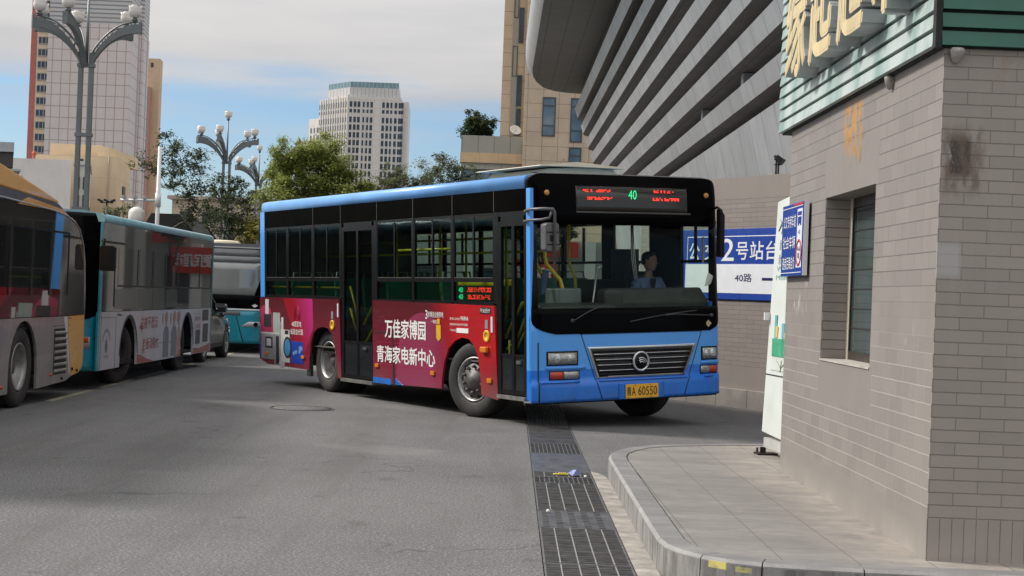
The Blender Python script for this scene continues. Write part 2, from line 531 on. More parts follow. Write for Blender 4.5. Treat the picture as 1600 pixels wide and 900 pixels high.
lid_m = mat('dusty_iron', (.165, .162, .158), .9, .0, var=.25, scale=25, bump=.3)
cv = MB().lathe([(.35, .001), (.35, .007), (0.001, .007)], n=40)
for k in range(-3, 4):
    hw = math.sqrt(.32 ** 2 - (k * .09) ** 2)
    cv.box((-hw, k * .09 - .014, .006), (hw, k * .09 + .014, .0095))
cv.build('lid', lid_m, mh)

# ---- drain grates
steel = mat('galvanised_steel', (.20, .20, .20), .5, .75, var=.35, scale=14, dirt=.45)
steel_d = mat('worn_dark_steel', (.10, .098, .096), .5, .6, var=.4, scale=10, dirt=.4)
rib = mat('pale_steel_rod', (.42, .41, .39), .45, .6, var=.2, scale=20)
GRP = 'drain covers along the kerb'
def bar_grate(y0, y1, label, pitch=.034, slat=.021, rods=4):
    r = thing('drain_grate', label, 'drain grate', (DX0, y0, 0), 0, GRP)
    Wd = DX1 - DX0; Ln = y1 - y0 - .012
    f = MB()
    f.box((.006, 0, -.04), (.018, Ln, .003)).box((Wd - .018, 0, -.04), (Wd - .006, Ln, .003)).box((.018, 0, -.04), (Wd - .018, .012, .003)).box((.018, Ln - .012, -.04), (Wd - .018, Ln, .003))
    f.build('frame', steel, r)
    s = MB(); n = int(Ln / pitch)
    for k in range(1, n):
        y = Ln * k / n
        s.box((.018, y - slat / 2, -.036), (Wd - .018, y + slat / 2, .001 + rnd.uniform(-.001, .001)))
    s.build('slats', steel_d, r)
    q = MB()
    for k in range(1, rods + 1):
        x = Wd * k / (rods + 1)
        q.box((x - .0035, .012, -.01), (x + .0035, Ln - .012, .0045))
    q.build('cross_rods', rib, r)
    return r
def mesh_grate(y0, y1, label, nx=12, cell=.09):
    r = thing('drain_grate', label, 'drain grate', (DX0, y0, 0), 0, GRP)
    Wd = DX1 - DX0; Ln = y1 - y0 - .012
    f = MB()
    f.box((.006, 0, -.04), (.018, Ln, .004)).box((Wd - .018, 0, -.04), (Wd - .006, Ln, .004)).box((.018, 0, -.04), (Wd - .018, .02, .004)).box((.018, Ln - .02, -.04), (Wd - .018, Ln, .004))
    f.build('frame', steel, r)
    s = MB(); n = max(3, int(Ln / cell))
    for k in range(1, n):
        y = Ln * k / n; s.box((.018, y - .006, -.03), (Wd - .018, y + .006, .001))
    for k in range(1, nx):
        x = .018 + (Wd - .036) * k / nx; s.box((x - .004, .02, -.03), (x + .004, Ln - .02, .003))
    s.build('mesh_bars', steel, r)
    return r
def plate(y0, y1, label, studs=True):
    r = thing('drain_cover', label, 'drain cover', (DX0, y0, 0), 0, GRP)
    Wd = DX1 - DX0; Ln = y1 - y0 - .012
    p = MB().box((.004, 0, -.01), (Wd - .004, Ln, .002)); p.build('plate', mat('checker_plate', (.17, .175, .185), .42, .7, var=.35, scale=7, dirt=.3), r)
    if studs:
        q = MB()
        ny = int(Ln / .07)
        for i in range(5):
            for j in range(ny):
                x = Wd * (i + .6) / 5.6; y = Ln * (j + .5) / ny
                q.box((x - .022, y - .007, .002), (x + .022, y + .007, .005))
        q.build('studs', steel_d, r)
    return r
ys = 5.0
bar_grate(5.9, 7.55, 'slatted steel drain grate at the very bottom edge of the photo')
bar_grate(7.55, 8.95, 'dark slatted drain grate beside the kerb bend with the yellow paint dabs')
bar_grate(8.95, 10.35, 'dark slatted drain grate just below the studded steel plate')
plate(10.35, 11.2, 'studded grey steel plate bridging the drain between slatted grates')
bar_grate(11.2, 12.84, 'slatted drain grate just above the studded steel plate')
mesh_grate(12.84, 13.3, 'short square mesh drain grate beside the kerb corner')
bar_grate(13.3, 13.66, 'narrow slatted drain grate with scraps of litter on it')
plate(13.66, 15.3, 'plain dark steel drain plate level with the far kerb curve', False)
mesh_grate(15.3, 16.35, 'square mesh drain grate beyond the kerb curve')
bar_grate(16.35, 18.45, 'slatted drain grate closest to the front of the blue bus', .05, .04, 0)
mesh_grate(18.45, 20.4, 'mesh drain grate in the shade under the front of the blue bus', 14, .14)
mesh_grate(20.4, 22.4, 'mesh drain grate under the blue bus, seen past its door step', 14, .14)
# litter
lit = MB(); a = Matrix.Translation((.49, 13.42, .010)) @ Matrix.Rotation(R(8), 4, 'Z')
lit.xf = a
lit.box((-.075, -.018, 0), (.055, .018, .008)).box((-.03, -.012, .008), (.04, .02, .014))
tag(lit.build('paper_scrap', mat('yellow_paper', (.62, .52, .08), .7)), 'flat yellow paper scrap lying on the drain grate', 'litter')
lit = MB(); lit.xf = Matrix.Translation((.60, 13.40, .010)) @ Matrix.Rotation(R(35), 4, 'Z')
lit.add([(-.05, -.03, 0), (.05, -.03, .01), (.05, .03, 0), (-.05, .03, .02), (0, -.02, .05), (.0, .03, .045)], [(0, 4, 5, 3), (4, 1, 2, 5), (0, 1, 4), (3, 5, 2), (0, 3, 2, 1)])
tag(lit.build('plastic_wrapper', mat('blue_plastic', (.22, .25, .50), .35)), 'crumpled blue plastic wrapper on the drain grate', 'litter')
for (x, y, lab) in ((.685, 13.28, 'tiny white paper ball right of the blue wrapper'), (.315, 11.05, 'tiny white paper ball on the studded plate')):
    tag(MB(Matrix.Translation((x, y, .017))).lathe([(.002, -.013), (.012, -.008), (.015, .0), (.010, .009), (.002, .012)], n=7).build('paper_ball', mat('white_paper', (.75, .74, .70), .8)), lab, 'litter')

# ================================================================ BRICK BOOTH (right)
def brickmat(name, uax, rgb1, rgb2, mortar, bw=.264, rh=.068, ms=.006, plain=(), stains=None, zoff=0., plinth=None, vstr=1., hw=1., mlow=None, jmix=1.):
    m, b, t = newmat(name)
    co = t.coord(); X = t.xyz(co)
    zr = t.math('DIVIDE', t.math('ADD', X[2], zoff), rh)
    row = t.math('FLOOR', zr)
    uu = t.math('ADD', t.math('DIVIDE', X[uax], bw), t.math('MULTIPLY', t.math('MODULO', t.math('ABSOLUTE', row), 2.0), .5))
    wob_ = t.math('MULTIPLY', t.math('SUBTRACT', t.noise(co, 9, 3), .5), .05)
    hj = t.math('LESS_THAN', t.math('FRACT', t.math('ADD', zr, wob_)), ms * hw / rh)
    vj = t.math('LESS_THAN', t.math('FRACT', uu), ms / bw)
    hsh = t.math('FRACT', t.math('MULTIPLY', t.math('SINE', t.math('ADD', t.math('MULTIPLY', t.math('FLOOR', uu), 12.9898), t.math('MULTIPLY', row, 78.233))), 43758.5))
    fac = t.math('MAXIMUM', hj, t.math('MULTIPLY', vj, vstr))
    mcol = t.mix(t.ramp(X[2], 1.15, 1.75), mlow, mortar) if mlow else mortar
    c = t.mix(t.math('MULTIPLY', fac, jmix), t.mix(hsh, rgb1, rgb2), mcol)
    avg = tuple((p + q) / 2 for p, q in zip(rgb1, rgb2))
    hgt = t.math('SUBTRACT', 1.0, fac)
    for lims in plain:
        k = boxmask(t, X, lims)
        c = t.mix(k, c, avg); hgt = t.math('MAXIMUM', hgt, k)
    if plinth:
        zt, per = plinth
        k = t.math('LESS_THAN', X[2], zt)
        jn = t.math('LESS_THAN', t.math('FRACT', t.math('DIVIDE', X[uax], per)), .07)
        pc = t.mix(jn, avg, mortar)
        c = t.mix(k, c, pc); hgt = t.math('ADD', t.math('MULTIPLY', hgt, t.math('SUBTRACT', 1.0, k)), t.math('MULTIPLY', k, t.math('SUBTRACT', 1.0, jn)))
    n1 = t.noise(co, 2.0, 6, .65); n2 = t.noise(co, 7, 6, .7, (1, 1, .2)); n3 = t.noise(co, 60, 3)
    c = t.mix(t.ramp(n1, .3, .75, 0, .35), c, tuple(k * .72 for k in avg))
    c = t.mix(t.ramp(n2, .52, .75, 0, .3), c, tuple(k * 1.2 for k in avg))
    # grime near the ground
    low = t.ramp(X[2], .18, .36, 1, 0)
    c = t.mix(t.math('MULTIPLY', low, t.ramp(n1, .35, .7, 0, .6)), c, (.40, .37, .32))
    if stains:
        for lims, col, lo, hi, amt in stains:
            k = None
            for ax_, lo_, hi_ in lims:
                if lo_ < -.5: continue
                q_ = t.ramp(t.math('ABSOLUTE', t.math('SUBTRACT', X[ax_], (lo_ + hi_) / 2)), (hi_ - lo_) / 2, (hi_ - lo_) / 3.2)
                k = q_ if k is None else t.math('MULTIPLY', k, q_)
            sn = t.noise(co, 14, 5, .7, (1, .6, .35))
            c = t.mix(t.math('MULTIPLY', k, t.ramp(sn, lo, hi, 0, amt)), c, col)
    t.l(c, b.inputs['Base Color']); b.inputs['Roughness'].default_value = .62
    hh = t.math('ADD', hgt, t.math('MULTIPLY', n3, .12))
    t.l(t.bump(hh, .7, .006), b.inputs['Normal'])
    return m
booth = thing('brick_booth', 'grey tiled brick booth with green fascia and recessed window at the right edge', 'building', (2.2976, 8.4703, 0), R(.6877))
bm_l = brickmat('booth_brick_side', 1, (.215, .195, .181), (.248, .225, .208), (.095, .086, .078), bw=.30, rh=.0925, ms=.0065, vstr=.5, mlow=(.40, .375, .345), jmix=.9,
                plain=[[(2, 0, .415)], [(1, 1.36, 2.96), (2, .86, 1.15)], [(1, 1.36, 2.96), (2, 2.32, 2.66)]],
                stains=[([(1, 1.80, 2.45), (2, 2.50, 2.98), (0, -1, .05)], (.44, .22, .05), .455, .53, .95),
                        ([(1, 1.65, 2.55), (2, 2.46, 2.72), (0, -1, .05)], (.17, .12, .07), .50, .60, .8),
                        ([(1, 3.3, 4.3), (2, 1.45, 1.75)], (.62, .58, .52), .55, .70, .6),
                        ([(1, .0, .8), (2, 1.3, 1.6)], (.58, .53, .48), .58, .72, .5)])
bm_n = brickmat('booth_brick_front', 0, (.285, .250, .224), (.320, .281, .252), (.115, .10, .09), ms=.0052, hw=1.1, vstr=.85, jmix=.8,
                plinth=(.405, .066),
                stains=[([(0, .03, .18), (2, 2.24, 2.50), (1, -1, .05)], (.012, .010, .009), .36, .46, .97),
                        ([(0, -.02, .26), (2, 2.14, 2.56), (1, -1, .05)], (.13, .095, .07), .42, .56, .8),
                        ([(0, -.02, .14), (2, 1.70, 1.92), (1, -1, .05)], (.36, .35, .335), .2, .3, .95),
                        ([(0, .15, .8), (2, 2.75, 2.97)], (.26, .18, .12), .5, .66, .5)])
bm_r = brickmat('booth_brick_reveal', 0, (.28, .25, .23), (.33, .295, .27), (.10, .09, .08), ms=.0065, bw=.4)
WZ0, WZ1, WA0, WA1 = 1.145, 2.325, 1.42, 2.91
HT = 2.975
s = MB()
# side wall (faces -x), with a hole for the window: four pieces
s.box((0, .0122, .1), (.3, WA0, HT)); s.box((0, WA1, .1), (.3, 4.32, HT)); s.box((0, WA0, .1), (.3, WA1, WZ0)); s.box((0, WA0, WZ1), (.3, WA1, HT))
s.build('side_wall', bm_l, booth)
f = MB(); f.box((0, 0.0, .1), (4.2, .012, HT)); f.build('front_wall', bm_n, booth)
f = MB(); f.box((.302, 4.02, .1), (4.2, 4.318, HT)); f.box((3.9, .302, .1), (4.2, 4.018, HT)); f.build('rear_wall', bm_r, booth)
# tiled reveal of the window, sill and lintel lining
rv = MB(); rv.box((.004, WA1 - .008, WZ0 + .012), (.20, WA1 - .001, WZ1)); rv.build('window_reveal', bm_r, booth)
box('window_sill', (-.008, WA0 + .002, WZ0 + .001), (.25, WA1 - .009, WZ0 + .014), mat('sill_stone', (.42, .39, .35), .8, dirt=.4, bump=.2), booth)
fr_m = mat('brown_aluminium', (.055, .042, .036), .4, .3, var=.2)
gl_w = mat('booth_glass', (.05, .075, .075), .06, 0, var=.3, scale=2)
wn = sub('window', booth)
fm = MB()
x0, x1 = .185, .235
for (ya_, yb_) in ((WA0 + .004, WA0 + .055), (2.12, 2.18), (WA1 - .07, WA1 - .01)):
    fm.box((x0, ya_, WZ0 + .016), (x1, yb_, WZ1 - .003))
fm.box((x0 + .001, WA0 + .055, WZ1 - .07), (x1 - .001, WA1 - .07, WZ1 - .004)).box((x0 + .001, WA0 + .055, WZ0 + .017), (x1 - .001, WA1 - .07, WZ0 + .075))
fm.build('frame', fr_m, wn)
MB().box((x0 - .02, 2.06, WZ0 + .06), (x0 - .002, 2.10, WZ1 - .06)).box((x0 - .02, WA0 + .06, WZ0 + .06), (x0 - .002, WA0 + .10, WZ1 - .06)).box((x0 - .02, WA0 + .101, WZ1 - .11), (x0 - .002, 2.059, WZ1 - .06)).box((x0 - .02, WA0 + .101, WZ0 + .06), (x0 - .002, 2.059, WZ0 + .11)).build('sash', fr_m, wn)
box('pane', (x0 + .015, WA0 + .056, WZ0 + .076), (x0 + .021, WA1 - .071, WZ1 - .071), gl_w, wn)
tr = MB(); tr.box((x0 - .006, WA1 - .012, WZ0 + .014), (x0, WA1 - .078, WZ1)); tr.build('trim_strip', mat('foam_strip', (.55, .50, .40), .9), wn)
gb = MB()
for k in range(1, 9):
    z = WZ0 + .075 + k * .12; gb.tube([(x0 + .03, WA0 + .06, z), (x0 + .03, WA1 - .08, z)], .004, 5)
for k in range(1, 11):
    y = WA0 + .05 + k * .125; gb.tube([(x0 + .036, y, WZ0 + .08), (x0 + .036, y, WZ1 - .08)], .004, 5)
for k in range(1, 8):
    z = WZ0 + .1 + k * .14; gb.box((x0 + .009, WA0 + .06, z), (x0 + .0135, WA1 - .08, z + .008))
gb.build('inner_grille', mat('dark_grille', (.02, .022, .022), .6), wn)
# fascia of lapped green metal boards
m, b, t = newmat('stained_sky_sheen_board')
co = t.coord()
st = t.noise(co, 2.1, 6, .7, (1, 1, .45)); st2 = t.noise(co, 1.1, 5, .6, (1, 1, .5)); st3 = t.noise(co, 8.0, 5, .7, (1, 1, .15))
c = t.mix(t.ramp(st2, .35, .65), (.14, .27, .24), (.24, .36, .34))  # base green paled to carry the grazing sky sheen; stains come on top
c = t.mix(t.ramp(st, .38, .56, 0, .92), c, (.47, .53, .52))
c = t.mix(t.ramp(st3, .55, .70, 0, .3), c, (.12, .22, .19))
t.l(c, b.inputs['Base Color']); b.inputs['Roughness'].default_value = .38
green_d = mat('green_board', (.012, .10, .068), .32, 0, var=.15, scale=3)
gap = mat('board_gap', (.012, .014, .014), .8)
fb = MB(); fn = MB()
ptch = .098
NB = 18
for k in range(NB):
    z = 2.962 + k * ptch
    # each board tilts out slightly towards its bottom
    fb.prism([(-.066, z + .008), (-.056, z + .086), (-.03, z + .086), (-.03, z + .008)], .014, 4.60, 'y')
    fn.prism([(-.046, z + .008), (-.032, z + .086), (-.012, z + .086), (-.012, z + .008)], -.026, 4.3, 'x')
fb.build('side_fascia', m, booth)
fn.build('front_fascia', green_d, booth)
bk = MB(); bk.box((-.028, -.010, 2.958), (4.25, 4.61, 2.958 + NB * ptch + .05)); bk.box((-.064, -.046, 2.955), (-.029, .012, 2.958 + NB * ptch + .02))
bk.build('fascia_core', gap, booth)
box('parapet_cap', (-.09, -.07, 2.958 + NB * ptch + .052), (4.3, 4.65, 2.958 + NB * ptch + .11), green_d, booth)
# two little wall-top cloth rags tucked under the fascia
rag = mat('grey_rag', (.33, .30, .28), .9, var=.3, scale=30)
for (y, x, lab) in ((.02, .06, 'crumpled grey rag stuck under the fascia at the booth corner'), (1.08, -.03, 'small grey rag hanging under the fascia halfway along the booth side')):
    q = MB(Matrix.Translation((2.2976 + x - .0 , 8.4703 + y - (.05 if y < .5 else 0), 2.925)))
    q.lathe([(.004, -.055), (.02, -.045), (.035, -.01), (.045, .02), (.03, .034), (.004, .036)], Matrix.Rotation(R(25), 4, 'X') @ Matrix.Diagonal((1, .6, 1, 1)), n=7)
    tag(q.build('cloth_rag', rag), lab, 'rag')
# channel letters on the side fascia
cream = mat('cream_letter_face', (.62, .50, .27), .45, var=.12, scale=5, dirt=.25)
grey_l = mat('letter_return', (.42, .44, .45), .5, .2, var=.2, scale=4, dirt=.5)
bxm = booth.matrix_basis.copy()
BW = Matrix.Translation((2.2976, 8.4703, 0)) @ Matrix.Rotation(R(.6877), 4, 'Z')
for ch_, a1, a0, lab in (('缘', 3.60, 2.88, 'cream channel letter 缘, farthest of the letters on the booth fascia'), ('起', 2.71, 2.02, 'cream channel letter 起, second of the letters on the booth fascia'), ('超', 1.79, 1.10, 'cream channel letter 超, third of the letters on the booth fascia'), ('市', .90, .20, 'cream channel letter 市, the one nearest the booth corner')):
    q = MB()
    letter(q, ch_, (-.055, a1, 3.26), (0, -1, 0), (0, 0, 1), a1 - a0, .78, bold=.05, depth=.15)
    r = q.build('sign_letter', [cream, grey_l], None, wd=1e-7)
    r.matrix_world = BW
    tag(r, lab, 'sign letter', 'channel letters on the booth fascia')

# blue traffic notice on the booth side
blue_s = mat('sign_blue', (.018, .055, .30), .3, var=.06)
white_s = mat('sign_white', (.74, .75, .78), .35, var=.04)
red_s = mat('sign_red', (.50, .025, .035), .4, var=.05)
black_s = mat('sign_black', (.02, .02, .025), .5)
ns = thing('traffic_notice', 'blue bus lane notice with white lettering on the booth side wall', 'sign', (2.2976, 8.4703, 0), R(.6877))
q = MB(); q.box((-.055, 3.42, 1.768), (-.018, 4.30, 2.338)); q.build('board', blue_s, ns, bevel=.003)
box('edge_strip', (-.054, 3.412, 1.768), (-.019, 3.419, 2.338), white_s, ns)
fx = -.0585
q = MB()
for i, tx in enumerate(('公交专用车道', '社会车辆', '违者后果自负')):
    letter(q, tx, (fx, 4.22, 2.15 - i * .165), (0, -1, 0), (0, 0, 1), .50, .10, 0, .012)
for z in (1.79, 2.305):
    q.box((fx, 3.45, z), (fx + .001, 4.27, z + .006))
q.build('lettering', white_s, ns)
q = MB(); q.box((fx, 3.46, 1.83), (fx + .0015, 3.66, 2.285)); q.build('white_panel', white_s, ns)
q = MB(); q.box((fx - .003, 3.49, 2.235), (fx - .0015, 3.63, 2.262)).box((fx - .003, 3.495, 2.17), (fx - .0015, 3.625, 2.222))
q.box((fx - .003, 3.50, 2.155), (fx - .0015, 3.535, 2.17)).box((fx - .003, 3.585, 2.155), (fx - .0015, 3.62, 2.17))
letter(q, '40', (fx - .003, 3.60, 2.09), (0, -1, 0), (0, 0, 1), .07, .03)
q.build('bus_symbol', blue_s, ns)
Mr = Matrix.Translation((fx - .002, 3.56, 1.945)) @ Matrix.Rotation(R(-90), 4, 'Y')
q = MB().lathe([(.085, 0), (.105, 0), (.105, .002), (.085, .002)], Mr, n=28, close=True); q.build('ban_ring', red_s, ns)
q = MB(); letter(q, '4-6', (fx - .003, 3.615, 1.955), (0, -1, 0), (0, 0, 1), .11, .04, 0, .02); letter(q, '吨', (fx - .003, 3.595, 1.895), (0, -1, 0), (0, 0, 1), .07, .05, 0, .02); q.build('ban_text', black_s, ns)
q = MB(); q.box((fx, 3.44, 2.315), (fx + .001, 3.80, 2.331)); q.build('red_strip', red_s, ns)
# white info totem
tp = thing('info_totem', 'tall narrow white totem with green lettering behind the far end of the booth', 'sign', (2.325, 14.25, .176), R(7))
white_t = mat('totem_white', (.62, .66, .62), .4, var=.05, scale=3, dirt=.12)
D_ = 1.1
body = MB()
W0 = .07
body.prism([(0, .205), (0, 2.30), (-D_ * .55, 2.355), (-D_, 2.30), (-D_, .16)], -.0, .09, 'x')
# tapered: shift upper part
for i, v in enumerate(body.v): v.x += (v.z - .2) * .035
body.build('body', white_t, tp, bevel=.006)
q = MB(); q.box((.004, -D_ * .95, .07), (.085, -.06, .158)); q.build('plinth', mat('totem_grey', (.42, .42, .40), .5), tp)
for y in (-.03, -.85):
    q = MB()
    q.box((-.07, y - .12, .002), (.12, y + .03, .018)); q.box((-.03, y - .06, .018), (.02, y - .04, .07)); q.lathe([(.012, .018), (.012, .06), (.001, .06)], Matrix.Translation((-.05, y - .02, 0)), n=6)
    q.build('anchor_foot', mat('rusty_steel', (.045, .035, .03), .7, .5, var=.4, scale=20), tp)
def tx_(z): return (z - .2) * .035 - .003
txm = mat('totem_green_ink', (.18, .38, .30), .6)
q = MB()
for k, (tx, z) in enumerate((('Wonder', 1.665), ('Moment', 1.585))):
    letter(q, tx, (tx_(z), -.12, z), (0, -1, 0), (.035, 0, 1), .62, .048)
q.build('english_lettering', txm, tp)
q = MB()
for j, z in enumerate((1.855, 1.725)):
    for i in range(6):
        letter(q, ['缘起大地', '源远流长', '美丽夏都', '通达四方', '文明出行', '安全第一'][i], (tx_(z), -.16 - i * .13, z), (0, -1, 0), (.035, 0, 1), .085, .095)
q.build('chinese_lettering', mat('totem_dark_ink', (.10, .12, .11), .6), tp)
q = MB()
q.tube([(tx_(2.0), -.1, 2.03), (tx_(2.03), -.22, 2.11), (tx_(2.08), -.45, 2.14), (tx_(2.0), -.7, 2.08), (tx_(1.9), -.95, 2.03)], [.004, .010, .012, .008, .003], 5)
q.tube([(tx_(2.05), -.12, 2.14), (tx_(1.98), -.25, 2.07), (tx_(1.9), -.2, 2.0)], [.004, .009, .003], 5)
q.build('brush_stroke', mat('totem_ink_wash', (.22, .27, .25), .7), tp)
q = MB()
q.box((tx_(.9) - .002, -.92, .90), (tx_(.9), -.16, 1.06)); q.build('print_green', mat('print_green', (.05, .30, .17), .6, var=.3, scale=9), tp)
q = MB()
for (y, z0, z1, wd_) in ((-.2, 1.065, 1.27, .06), (-.42, 1.065, 1.20, .08), (-.8, 1.07, 1.36, .05)):
    q.box((tx_(z0) - .002, y - wd_, z0), (tx_(z1), y, z1))
q.build('print_teal', mat('print_teal', (.12, .38, .42), .6), tp)
q = MB(); q.add([(tx_(1.15), -.58, 1.12), (tx_(1.15), -.76, 1.12), (tx_(1.2), -.70, 1.26), (tx_(1.35), -.64, 1.41)], [(0, 1, 2, 3)]); q.box((tx_(1.05) - .002, -.6, 1.065), (tx_(1.08), -.5, 1.12)); q.box((tx_(1.05) - .002, -.3, 1.07), (tx_(1.1), -.24, 1.17))
q.build('print_yellow', mat('print_yellow', (.60, .45, .08), .6), tp)
q = MB()
q.tube([(tx_(.76), -.45, .765), (tx_(.86), -.46, .87)], .005, 5); q.tube([(tx_(.86), -.3, .875), (tx_(.8), -.45, .80), (tx_(.86), -.62, .88)], .0035, 5); q.tube([(tx_(.78), -.15, .775), (tx_(.78), -.8, .775)], .002, 4)
q.build('line_drawing', mat('print_olive', (.22, .30, .18), .6), tp)
q = MB(); q.box((tx_(.73) - .001, -D_ + .002, .725), (tx_(.74) + .004, -.001, .735)); q.build('joint_line', black_s, tp)
q = MB(); q.box((tx_(1.25) - .05, -.02, 1.22), (tx_(1.25) - .002, .01, 1.29)); q.build('latch', mat('latch_white', (.7, .7, .7), .4), tp)

# ================================================================ DIAGONAL BRICK WALL WITH PLATFORM SIGN
ang = math.atan2(-.870, .493)
wallr = thing('brick_wall', 'long brown brick wall with a stone plinth behind the blue bus', 'wall', (1.777, 26.115, 0), ang)
bm_b = brickmat('back_brick', 0, (.215, .185, .165), (.25, .215, .19), (.10, .088, .08), bw=.33, rh=.069, ms=.006, jmix=.85, plain=[[(2, 3.13, 4)], [(2, 0, .62)]])
q = MB(); q.box((.62, .0, .28), (7.2, .24, 3.44)); q.build('masonry', bm_b, wallr)
q = MB()
for k in range(9):
    q.box((.60 + k * .75 + .004, -.05, -.05), (.60 + (k + 1) * .75, .26, .279))
q.build('stone_plinth', mat('plinth_stone', (.26, .235, .21), .8, var=.2, scale=3, bump=.2, dirt=.3), wallr, bevel=.008)
ps = thing('platform_sign', 'wide blue and white platform sign 公交2号站台 on the brown brick wall', 'sign', (1.777, 26.115, 0), ang)
sy = -.03
q = MB(); q.box((1.83, sy, 1.605), (4.75, -.003, 2.665)); q.build('board', blue_s, ps, bevel=.004)
q = MB(); q.box((1.93, sy - .003, 1.70), (4.66, sy - .001, 2.135)); q.box((1.96, sy - .003, 2.545), (4.62, sy - .001, 2.558)); q.box((1.96, sy - .003, 2.14), (1.972, sy - .001, 2.544)); q.build('white_panel', white_s, ps)
q = MB()
for ch_, a, wd_, hh in (('公', 2.02, .26, .26), ('交', 2.42, .27, .26), ('2', 2.84, .30, .33), ('号', 3.20, .28, .26), ('站', 3.53, .31, .27), ('台', 3.90, .28, .27)):
    letter(q, ch_, (a, sy - .003, 2.185 if ch_ == '2' else 2.20), (1, 0, 0), (0, 0, 1), wd_, hh, 0, .018)
q.build('title_lettering', white_s, ps)
q = MB(); letter(q, '40路', (3.19, sy - .005, 1.87), (1, 0, 0), (0, 0, 1), .40, .125, 0, .012)
q.box((3.83, sy - .005, 1.895), (4.1, sy - .0035, 1.935)); q.add([(4.1, sy - .005, 1.86), (4.22, sy - .005, 1.915), (4.1, sy - .005, 1.97)], [(0, 1, 2)])
q.build('route_lettering', mat('sign_navy', (.012, .016, .08), .4), ps)

# ================================================================ STADIUM WITH LOUVRES
sr = R(.6)
stad = thing('stadium', 'huge grey station building clad in rows of sloping metal louvres with an overhanging roof', 'building', (0, 80, 0), sr)
fins = [[(2.8, 11.09), (2.96, 10.62)], [(3.11, 10.2), (3.24, 9.83)], [(3.38, 9.44), (3.5, 9.09)], [(3.63, 8.72), (3.77, 8.34)], [(3.91, 7.94), (4.03, 7.59)], [(4.15, 7.25), (4.3, 6.83)], [(4.45, 6.41), (4.59, 6.01)], [(4.71, 5.68), (5.3, 3.2)]]
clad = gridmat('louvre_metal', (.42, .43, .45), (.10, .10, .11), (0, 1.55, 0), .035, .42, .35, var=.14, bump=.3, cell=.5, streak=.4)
soff = gridmat('louvre_soffit_shade', (.14, .125, .115), (.05, .045, .04), (.9, 1.55, 0), .03, .6, .1, var=.12, bump=.3, cell=.4)  # same metal as the louvre faces, darkened so the colour carries the underside shade
SY0, SY1 = -62.0, 0.0
for k, ((xt, zt), (xb, zb)) in enumerate(fins):
    q = MB()
    y1 = SY1 - .25 * k
    deep = 3.0
    vs_ = []
    # rounded far end: the louvre turns the corner
    ends = [(y1 - 1.6, 0.0), (y1 - .7, .10), (y1 - .2, .35), (y1, .9)]
    rows = [(SY0, 0.0)] + ends
    n = len(rows)
    T = [(xt + o, y, zt) for y, o in rows]; Bm = [(xb + o, y, zb) for y, o in rows]
    I = [(xb + deep, y, zb + .06) for y, o in rows]; It = [(xt + deep, y, zt) for y, o in rows]
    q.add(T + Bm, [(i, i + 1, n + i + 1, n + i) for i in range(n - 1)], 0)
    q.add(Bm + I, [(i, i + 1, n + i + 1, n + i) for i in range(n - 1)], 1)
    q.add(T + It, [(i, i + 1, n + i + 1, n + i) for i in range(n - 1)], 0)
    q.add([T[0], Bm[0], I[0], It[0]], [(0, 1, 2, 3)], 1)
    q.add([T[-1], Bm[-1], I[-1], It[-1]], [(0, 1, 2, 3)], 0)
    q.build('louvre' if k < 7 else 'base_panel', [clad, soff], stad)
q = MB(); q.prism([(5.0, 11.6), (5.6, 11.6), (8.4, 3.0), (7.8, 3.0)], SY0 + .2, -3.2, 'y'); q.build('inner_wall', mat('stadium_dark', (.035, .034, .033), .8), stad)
q = MB(); q.box((5.4, SY0 + .1, -.1), (9.0, -3.5, 3.15)); q.build('ground_storey', mat('stadium_base', (.22, .21, .20), .8, var=.1), stad)
# brackets between louvres
q = MB()
for y in (-44.5, -37.5, -51.5):
    q.box((4.62, y, 6.42), (4.95, y + .35, 6.82))
q.build('louvre_bracket', clad, stad)
# roof slab, rounded in plan, with a bulging rim
plan = [(.25, -62), (.25, -8.0), (.33, -6.0), (.55, -4.0), (.95, -2.0), (1.6, -.75), (2.4, -.2), (3.2, 0), (9, .1), (9, -62)]
rm = MB()
prof = [(.22, 12.02), (.0, 12.25), (-.12, 12.7), (-.12, 13.3), (.0, 13.9), (.3, 14.3)]
rings = []
n = 8
for ins, z in prof:
    pp = inset(plan[:8], ins)
    rings.append([(x, y, z) for x, y in pp])
vs_ = [p for r_ in rings for p in r_]
rm.add(vs_, [(i * n + k, i * n + k + 1, (i + 1) * n + k + 1, (i + 1) * n + k) for i in range(len(prof) - 1) for k in range(n - 1)], 0, True)
pp = inset(plan[:8], .22)
rm.build('roof_rim', gridmat('roof_metal', (.40, .40, .40), (.15, .15, .15), (0, 2.4, 0), .02, .45, .3, var=.08), stad)
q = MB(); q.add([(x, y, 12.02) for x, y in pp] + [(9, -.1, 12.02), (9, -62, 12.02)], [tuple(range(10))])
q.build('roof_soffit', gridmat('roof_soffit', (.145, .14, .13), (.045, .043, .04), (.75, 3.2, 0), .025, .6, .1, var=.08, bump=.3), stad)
pq = inset(plan[:8], .3)
q = MB(); q.add([(x, y, 14.3) for x, y in pq] + [(9, -.1, 14.3), (9, -62, 14.3)], [tuple(range(10))]); q.build('roof_top', clad, stad)
